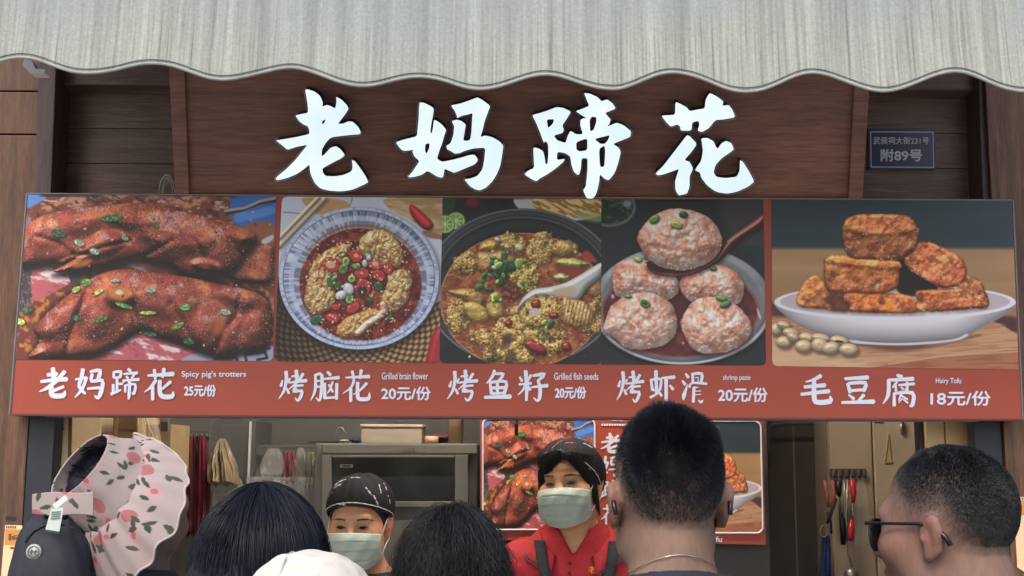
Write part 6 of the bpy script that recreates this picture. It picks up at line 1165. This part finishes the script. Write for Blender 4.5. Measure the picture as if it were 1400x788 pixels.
# --- vendors
def mask(p, seed=1):
    nu, nv = 44, 44; V = []
    prof = [(0., -.109, -.010), (.12, -.118, -.020), (.3, -.126, -.034), (.5, -.124, -.05), (.7, -.117, -.074), (.88, -.107, -.098), (1., -.088, -.116)]
    for j in range(nv+1):
        v = j/nv
        y0 = np.interp(v, [q[0] for q in prof], [q[1] for q in prof]); z0 = np.interp(v, [q[0] for q in prof], [q[2] for q in prof])
        for i in range(nu+1):
            u = i/nu*2-1; a = u*1.28; zs_ = -.022-.056*v; zz = z0+(zs_-z0)*(1-math.cos(a))/(1-math.cos(1.28))*.95
            pl_ = .0036*max(0, math.cos(u*1.4))*(((v*3.6+.15*math.sin(2.5*u+seed)) % 1)-.5)*(v > .12)+.0028*math.sin(6*v+4*u+seed)*math.sin(6*u+seed*2)+.0016*math.sin(13*u+9*v)
            yy = -.03+(y0+.03)*math.cos(a)**.85 if math.cos(a) > 0 else -.03
            V.append((math.sin(a)*.0765/math.sin(1.28)*(1-.06*(v-.4)**2), yy-pl_, zz+.002*math.sin(3*math.pi*v)*math.cos(u)))
    F = [(j*(nu+1)+i, j*(nu+1)+i+1, (j+1)*(nu+1)+i+1, (j+1)*(nu+1)+i) for j in range(nv) for i in range(nu)]
    MK = mat('grey green face mask', rgb(146, 157, 147), .75, .03, 90)
    o = mesh('face_mask', p.headw(V), F, MK, p.root, True, 'grey green pleated face mask'); md = o.modifiers.new('t', 'SOLIDIFY'); md.thickness = .0012
    b = MB(); H_ = p.headw; e = [V[i] for i in range(nu+1)]; b.tube(H_(e), .0017, 6); e2 = [V[nv*(nu+1)+i] for i in range(nu+1)]; b.tube(H_(e2), .0014, 6); b.build('hem', mat('white mask hem', rgb(214, 214, 206), .7, .03), o, True)
    b = MB()
    for s, i in ((-1, 0), (1, nu)):
        a, c = V[2*(nu+1)+i], V[(nv-2)*(nu+1)+i]; b.tube(H_([a, (s*.081, -.012, .012), (s*.086, .012, .022), (s*.084, .032, .012)]), .0012, 6); b.tube(H_([c, (s*.08, -.01, -.05), (s*.082, .015, -.044), (s*.084, .03, -.02)]), .0012, 6)
    b.build('ear_loops', WHITE, o, True); return o
CAPM = mat_attr('striped cap cloth', .8, .2, .1, 200)
def chef_cap(p, puff, front_z, back_z, seed, stripes, label, tiltb=0.):
    nu, nv = 220, 84; V = []; C_ = []; rg = np.random.RandomState(seed); dash = [(rg.uniform(0, 6.28), rg.uniform(.15, .95), rg.uniform(-.9, .9), rg.uniform(.1, .22)) for _ in range(stripes)]
    for j in range(nv+1):
        v = j/nv  # 0 at the crown
        for i in range(nu):
            a = 2*math.pi*i/nu; fr = .5-.5*math.cos(a)  # a=0 back, pi = face
            zb = back_z+(front_z-back_z)*fr**1.2; thm = math.acos(max(-.95, min(.95, (zb-.03)/.1))); th = v*thm
            bl = math.sin(min(1, v*1.02)*math.pi)**.8; rr = 1+puff*bl*(1-.55*fr)+.022*math.sin(5*a+4*th+seed+math.sin(3*a))*bl+.014*math.sin(13*a+seed+3*math.sin(2*a+th))*v*bl+.01*math.sin(31*a+2*math.sin(4*a))*v**6
            x = (SK_R[0]+.012)*rr*math.sin(th)*math.sin(a); y = SK_C[1]+(SK_R[1]+.010)*rr*math.sin(th)*math.cos(a)+tiltb*bl*.5; z = SK_C[2]+(SK_R[2]+.011)*rr*math.cos(th)*(1 if th < 1.57 else 1.1)
            V.append((x, y, z)); c = np.array([.012, .012, .016])
            if v > .955: c = np.array([.02, .02, .026])
            ux = th*math.sin(a); uy = th*math.cos(a)
            for (da, dv, sl, ln) in dash:
                cx = dv*1.7*math.sin(da); cy = dv*1.7*math.cos(da); dx, dy = ux-cx, uy-cy; al = dx*math.cos(sl)+dy*math.sin(sl); ac = -dx*math.sin(sl)+dy*math.cos(sl)
                if abs(al) < ln and abs(ac) < .012+.006*math.sin(al*40): c = np.array([.55, .55, .56]) if (da*10 % 1) > .2 else np.array([.3, .08, .1])
            C_.append(c)
    F = [(j*nu+i, j*nu+(i+1) % nu, (j+1)*nu+(i+1) % nu, (j+1)*nu+i) for j in range(nv) for i in range(nu)]
    o = mesh('cap', p.headw(V), F, CAPM, p.root, True, label, np.array(C_)); md = o.modifiers.new('t', 'SOLIDIFY'); md.thickness = .002; md.offset = 1
    ring = [np.array(V[(nv-5)*nu+i])*1.0 for i in range(nu)]; c0 = np.mean(ring, 0); MB().tube(p.headw([c0+(q-c0)*1.035 for q in ring]), .0013, 6, True).build('piping', mat('cream piping', rgb(190, 184, 170), .7), o, True)
    return o
v1 = Person('masked vendor in a black cap with white dashes standing before the freezer', 491, 716, .46, -6, 6, 0, 1.0, False, tone=(.44, .225, .125))
v1.dress(mat('black uniform', rgb(34, 34, 38), .85, .15, 60), TROU, -.19, tilt=.1)
eyes(v1, -.001, 1.15); mask(v1, 1); chef_cap(v1, .17, .062, -.02, 3, 26, 'black puffed cap with white dashes and cream piping')
v1.hair_mesh([v1.shell([('e', tuple(SK_C), tuple(SK_R+.006), .02)], lambda X, Y, Z: hairline(np.stack(np.broadcast_arrays(X, Y, Z), -1))-.004-Z, .005, .001, 2)])
def vcut(X, Y, Z): # open polo neck
    return np.minimum((Z+.243)*.62-np.abs(X+.002), -(Y-.03))
REDC = mat('red polo cotton', rgb(158, 26, 38), .8, .1, 80, bump=.15)
v2 = Person('masked vendor in a red polo shirt and black apron in front of the hanging poster', 779, 663, .50, -20, -1, -4, 1.0, False, body_yaw=-6, tone=(.45, .24, .135))
v2.dress(REDC, TROU, -.165, tilt=.25, cut=vcut, label='red polo shirt open at the neck', seed=4, grow=.011)
eyes(v2, -.001, 1.15); mask(v2, 2); chef_cap(v2, .12, .078, -.085, 8, 40, 'black cap with thin white dashes and a pale hem', .012)
def fringe(p, n, seed):
    rg = np.random.RandomState(seed); u = rg.uniform(-1, 1, n); K = 8; path = np.zeros((n, K, 3)); gap = .18+1.1*np.abs(u-.18)**.9
    for k, t in enumerate(np.linspace(0, 1, K)):
        a = u*1.25; swing = (u-.15)*.16*t; L = np.clip(gap, .25, 1)*(.085+.085*np.abs(u)**2.2)*rg.uniform(.93, 1.0, n) if k == 0 else L
        x = np.sin(a+swing)*(.083+.004*t); y = SK_C[1]-np.cos(a+swing)*(.104+.006*np.sin(3*t)); z = .094-.022*np.abs(u)-L*t
        path[:, k] = np.stack([x, y, z], 1)
    path += rg.randn(n, 1, 3)*.002
    return p.strands('hair', None, path, .0007, lambda q, r_: np.array([[.013, .012, .013]])*r_.uniform(.5, 1.8, (len(q), 1)), seed)
v2.hair_mesh([v2.shell([('e', tuple(SK_C), tuple(SK_R+.006), .02)], lambda X, Y, Z: hairline(np.stack(np.broadcast_arrays(X, Y, Z), -1))-.004-Z, .005, .001, 2), fringe(v2, 2600, 4)], 'black fringe and side hair under the cap')
# polo collar: a folded band from the nape to the open front
def collar(p):
    V = []; n = 44
    def surf(a, z, sh=False, r0=.03):
        d = np.array([math.sin(a), math.cos(a)]); t = np.arange(r0, .2, .0015); P = np.stack([d[0]*t, .042+d[1]*t, np.full(len(t), z)], 1); q = np.minimum(p.sdf_at(P), p.sdf_at(P, p.sf) if sh else 9); i = np.argmax(q > .001); return t[i] if q.max() > .001 else .2
    for i in range(n+1):
        t = i/n*2-1; a = t*2.62; fr = .5-.5*math.cos(a); zt_ = -.150-.075*fr**1.2-.03*max(0, abs(t)-.7)/.3; wdt = .034+.016*abs(t)**2
        r0 = min(surf(a, zt_), .085); r1 = min(surf(a, zt_-wdt, True), .135); rm = min(surf(a, zt_-.004, True), .1)
        rm = max(rm, r0); r1 = max(r1, rm)
        for (r_, dz) in ((r0-.001, -.006), (rm+.003, .006), (rm+.008, .004), ((rm+r1)/2+.013, -wdt*.5), (r1+.020, -wdt)):
            V.append((math.sin(a)*r_, .042+math.cos(a)*r_, zt_+dz))
    F = [(i*5+k, (i+1)*5+k, (i+1)*5+k+1, i*5+k+1) for i in range(n) for k in range(4)]
    o = mesh('collar', p.world(V), F, REDC, p.root, True); md = o.modifiers.new('t', 'SOLIDIFY'); md.thickness = .002
    for k0 in (.55, .8):
        b = MB(); b.tube(p.world([np.array(V[i*5+3])*(1-k0)+np.array(V[i*5+4])*k0+np.array([math.sin((i/n*2-1)*2.62)*.007, math.cos((i/n*2-1)*2.62)*.007, .0005]) for i in range(n+1)]), .0016, 6); b.build('collar_stripe', BLACK, o, True)
collar(v2)
def drape_on(p, pts, width, name, m, off=.004, parent=None, n=30, side=-1):
    P = np.array(pts, float); t = np.linspace(0, len(P)-1, n); xs_ = np.interp(t, range(len(P)), P[:, 0]); zs_ = np.interp(t, range(len(P)), P[:, 1]); V = []; ly = 0
    for i in range(n):
        for k in (-1, -.33, .33, 1):
            y = p.front(xs_[i]+k*width/2, zs_[i], p.sf, side); ly = y if y is not None else ly; V.append((xs_[i]+k*width/2, ly+side*off, zs_[i]))
    F = [(i*4+k, i*4+k+1, (i+1)*4+k+1, (i+1)*4+k) for i in range(n-1) for k in range(3)]; o = mesh(name, p.world(V), F, m, parent or p.root, True); md = o.modifiers.new('t', 'SOLIDIFY'); md.thickness = .003; return o
APR = mat('black apron cloth', rgb(30, 31, 36), .85, .15, 60)
def apron(p):
    n, m_ = 26, 20; V = []; ly = 0
    for j in range(m_+1):
        z = -.300-.36*j/m_
        for i in range(n+1):
            x = (i/n*2-1)*(.105+.02*min(1, j/8)); y = p.front(x, z, p.sf); ly = y if y is not None else ly; V.append((x, min(ly, -.0)-.007, z))
    F = [(j*(n+1)+i, j*(n+1)+i+1, (j+1)*(n+1)+i+1, (j+1)*(n+1)+i) for j in range(m_) for i in range(n)]
    o = mesh('apron', p.world(V), F, APR, p.root, True, 'black bib apron'); md = o.modifiers.new('t', 'SOLIDIFY'); md.thickness = .003
    for s in (1, -1): drape_on(p, [(s*.104+.006, -.205), (s*.098+.008, -.25), (s*.084+.010, -.305)], .032, 'strap', APR, .021, o)
    return o
ap = apron(v2)
YEL = mat('yellow embroidery', rgb(236, 176, 50), .6, .05)
def emb(p, s, x0, x1, z0, z1):
    V, F = text_fill(s); A = np.array(V); lo = A.min(0); hi = A.max(0); W_ = []
    for a in A: x = x0+(x1-x0)*(a[0]-lo[0])/(hi[0]-lo[0]); z = z0+(z1-z0)*(a[1]-lo[1])/(hi[1]-lo[1]); y = p.front(x, z, p.sf) or -.1; W_.append((x, y-.0065, z))
    return mesh('embroidery', p.world(W_), F, YEL, p.root)
emb(v2, '老妈', .040, .084, -.289, -.269)
b = MB()
for k, z in enumerate((-.252, -.278, -.304)):
    y = v2.front(-.006+.0*k, z-.02, v2.sf) or -.08; b.cyl(v2.world([(-.012 if k < 2 else 0, y-.003, z-.01)])[0], .0045, .002, 12, 'Y')
b.build('buttons', mat('dark button', rgb(70, 30, 34), .3), v2.root)
_u = Vector((-.2, -.5, .80)).normalized(); _f = Vector((.45, .55, .5)); _f = (_f-_u*_f.dot(_u)).normalized(); _x = (-_f).cross(_u)
HROT = Matrix(((_x.x, -_f.x, _u.x), (_x.y, -_f.y, _u.y), (_x.z, -_f.z, _u.z)))
# --- person in the floral sun hat
ch = Person('person in a pink floral sun hat with open crown, leftmost in the queue', 178, 694, -.85, 125, 0, 0, .93, False, body_yaw=150, hrot=HROT, tone=(.2, .125, .1))  # lowered skin tone holds the shade over the queue
ch.dress(mat('black jacket cloth', rgb(30, 32, 42), .8, .15, 60), TROU, -.17, tilt=.1)
ch.hair_mesh([ch.shell([('e', (0, .016, .03), (.084, .104, .095), .03), ('e', (0, .08, -.05), (.05, .04, .05), .04)], lambda X, Y, Z: hairline(np.stack(np.broadcast_arrays(X, Y, Z), -1))-.02-Z, .005, .002, 4), short_hair(ch, 22000, .014, 1, None, 9, .03)], 'dark hair showing through the open hat')
HATM = mat_attr('floral cotton', .85, .15, .05, 300, .1)
def floral(u, v, seed=2):  # colours of the printed cotton; u,v in metres on the cloth
    rg = np.random.RandomState(seed); c = np.tile(np.array(s2l(np.array([160, 146, 144])/255.)), (len(u), 1))
    for k in range(420):
        x, y, a = rg.uniform(-.5, .6), rg.uniform(.04, .31), rg.uniform(0, 6.3); du, dv = u-x, v-y; p_, q_ = du*math.cos(a)+dv*math.sin(a), -du*math.sin(a)+dv*math.cos(a)
        if k % 12 < 1: m_ = (p_/.016)**2+(q_/.0135)**2 < 1; c[m_] = s2l(np.array([150, 96, 98])/255.)*(1+.12*rg.rand())
        elif k % 12 == 1:
            m_ = (p_/.018)**2+(q_/.017)**2 < 1; c[m_] = s2l(np.array([168, 142, 144])/255.); m_ = (p_/.0055)**2+(q_/.006)**2 < 1; c[m_] = s2l(np.array([170, 96, 96])/255.)
        else: m_ = (np.abs(q_) < .0042*(1-(p_/.0105)**2)) & (np.abs(p_) < .0105); c[m_] = s2l(np.array([68, 74, 64])/255.)*(.8+.4*rg.rand())
    return c
def sun_hat(p):
    # hat frame: crown axis tipped on the head; angle a=0 at the face side
    n = np.array([-.56, -.64, .50]); n /= np.linalg.norm(n); d = np.array([-.55, 0, .84]); d -= n*(d @ n); d /= np.linalg.norm(d); x_ = np.cross(d, n)
    Bm = np.stack([x_, d, n], 1); c_ = np.array(at(150, 664, -.94))
    def tr(L): return np.asarray(L, float) @ Bm.T*.86+c_
    nu, nv = 420, 44; V = []; U = []
    for j in range(nv+1):  # crown band, open at the top
        v = j/nv
        for i in range(nu):
            a = 2*math.pi*i/nu; rx = .088-.020*v; ry = .107-.038*v; pu = 1+.010*math.sin(9*a+5*v+math.sin(4*a))*(1-v)*v*4+.007*math.sin(27*a+2*math.sin(5*a))*v+.012*math.sin(3*a+8*v)*v*(1-v)*4; hh = .082*v*(1-.2*(.5-.5*math.cos(a))); V.append((rx*pu*math.sin(a), -ry*pu*math.cos(a), hh)); U.append((((a+math.pi) % (2*math.pi)-math.pi)*.1, .2+hh))
    F = [(j*nu+i, j*nu+(i+1) % nu, (j+1)*nu+(i+1) % nu, (j+1)*nu+i) for j in range(nv) for i in range(nu)]; U = np.array(U)
    o = mesh('sun_hat', tr(V), F, HATM, p.root, True, 'pink floral cotton sun hat with open crown', floral(U[:, 0], U[:, 1])); md = o.modifiers.new('t', 'SOLIDIFY'); md.thickness = .0022; md.offset = 1
    V = []; U = []; nb, na = 60, 520; A0 = 2.55
    for j in range(nb+1):
        t = j/nb
        for i in range(na+1):
            a = (i/na*2-1)*A0; ed = min(1, (A0-abs(a))/.9); wd = .084*(ed**.7)*(.26+.74*max(0, math.cos((a+.1)*.6))**1.5)+.004; rx, ry = .0885, .1075; fold = (.0042*math.sin(11*a+1.3+1.7*math.sin(2.3*a))+.0032*math.sin(23*a+2+2*math.sin(3.1*a+1)))*(.25+.75*t)*(1-.35*t)+.006*math.sin(3.2*a+.7)*t
            rr = t*wd; dz = -.088*(t**1.5)*wd/.092+fold*1.7
            V.append(((rx+rr*.92)*math.sin(a), -(ry+rr*.92)*math.cos(a), .004+dz)); U.append((a*.13, .19-rr*1.2))
    F = [(j*(na+1)+i, (j+1)*(na+1)+i, (j+1)*(na+1)+i+1, j*(na+1)+i+1) for j in range(nb) for i in range(na)]; U = np.array(U)
    br_ = mesh('brim', tr(V), F, HATM, o, True, None, floral(U[:, 0], U[:, 1], 5)); md = br_.modifiers.new('t', 'SOLIDIFY'); md.thickness = .003
    b = MB(); b.tube(tr([V[nb*(na+1)+i] for i in range(na+1)]), .0022, 6); b.build('brim_hem', mat('pale hem', rgb(168, 156, 156), .8), br_, True)
    V = []; U = []
    for i in range(81):
        t = i/80
        for k in range(25): g = k/24; V.append(at(128-80*t+2*math.sin(5*t), 672+3*t+(33-5*t)*g+1.2*math.sin(7*t+3*g), -1.075+.05*(1-t)**2*0-.02*math.sin(3.1*t)+.05*t)); U.append((.3+t*.1, .1+.04*g))
    F = [(i*25+k, i*25+k+1, (i+1)*25+k+1, (i+1)*25+k) for i in range(80) for k in range(24)]; U = np.array(U); st = mesh('strap', V, F, HATM, o, True, None, floral(U[:, 0], U[:, 1], 7)); md = st.modifiers.new('t', 'SOLIDIFY'); md.thickness = .003
    return o
hat = sun_hat(ch)
def placed_quad(name, q, Y, d, m, parent=None, label=None, bev=0): return MB().quadbox(q, Y, d).build(name, m, parent, bev=bev, label=label)
lb = placed_quad('care_label', [(72, 690), (89, 677), (93, 683), (76, 697)], -1.108, .0015, mat('white label', rgb(200, 206, 204), .7, .03), hat)
MB().quadbox([(70, 696), (87, 694), (81, 727), (62, 724)], -1.108, .0015).build('care_label', mat('white label b', rgb(190, 198, 194), .7, .03), hat)
b = MB(); [b.quadbox([(70.5-.35*k, 700+3*k), (83-.4*k, 698.8+3*k), (82.8-.4*k, 700.2+3*k), (70.2-.35*k, 701.4+3*k)], -1.1092, .001) for k in range(4)]; b.build('label_print', mat('green print', rgb(104, 122, 112), .6), hat)
MB().quadbox([(61.5, 724), (81, 727), (80, 730), (60.5, 727)], -1.108, .0015).build('label_hem', mat('green hem', rgb(44, 66, 58), .7), hat)
# backpack behind that person, with a round badge
bp_ = thing('backpack', 'black backpack with a round white badge under the floral sun hat strap', 'backpack', tuple(at(60, 770, -.98)))
p = at(86, 835, -.93); V = []; F = []; n1, n2 = 40, 60; rgb_ = np.random.RandomState(2)
sp = lambda c, e: math.copysign(abs(c)**e, c)
for i in range(n1+1):
    th = math.pi*i/n1
    for j in range(n2):
        a = 2*math.pi*j/n2; k = 1+.012*math.sin(5*a+3*th)+.010*math.sin(9*th+2*a)+.008*math.sin(17*a+4*math.sin(3*th)); V.append((p.x+.074*k*sp(math.sin(th), .7)*sp(math.cos(a), .62), p.y+.105*k*sp(math.sin(th), .7)*sp(math.sin(a), .62), p.z+.165*k*sp(math.cos(th), .75)))
F = [(i*n2+j, i*n2+(j+1) % n2, (i+1)*n2+(j+1) % n2, (i+1)*n2+j) for i in range(n1) for j in range(n2)]
mesh('body', V, F, mat('black nylon', rgb(30, 33, 44), .75, .2, 60, bump=.3), bp_, True)
from mathutils.bvhtree import BVHTree
_tree = BVHTree.FromPolygons([Vector(v) for v in V], F)
def on_pack(px, py):
    h = _tree.ray_cast(CAM, ray(px, py).normalized()); return (h[0] if h[0] is not None else at(px, py, -.96))+Vector((0, -.0015, 0))
MB().tube([on_pack(x, y) for x, y in [(36, 742), (46, 726), (62, 718), (86, 716), (110, 726), (122, 745), (126, 780)]], .0026, 6).build('zip_seam', mat('dark zip', rgb(16, 17, 22), .4), bp_, True)
MB().tube([on_pack(64, 708), on_pack(66, 706)+Vector((0, -.004, .014)), on_pack(82, 705)+Vector((0, -.004, .016)), on_pack(90, 708)], .005, 8).build('handle', BLACK, bp_, True)
bc = on_pack(47.5, 754.5)+Vector((0, -.003, 0)); MB().cyl(bc, .0118, .003, 28, 'Y').build('badge', mat('silver badge', rgb(168, 168, 166), .35, .05), bp_, True)
b = MB(); GM = mat('grey badge mark', rgb(74, 78, 84), .5); b.tube([bc+Vector((.0085*math.cos(a), -.0006, .0085*math.sin(a))) for a in np.linspace(0, 6.28, 30)[:-1]], .0006, 5, True)
for P in ([(-.0035, -.004), (-.0035, .004), (.0035, -.004), (.0035, .004)], [(-.006, 0), (.006, .001)]): b.tube([bc+Vector((x, -.0006, z)) for x, z in P], .0007, 5)
b.build('badge_mark', GM, bp_, True)
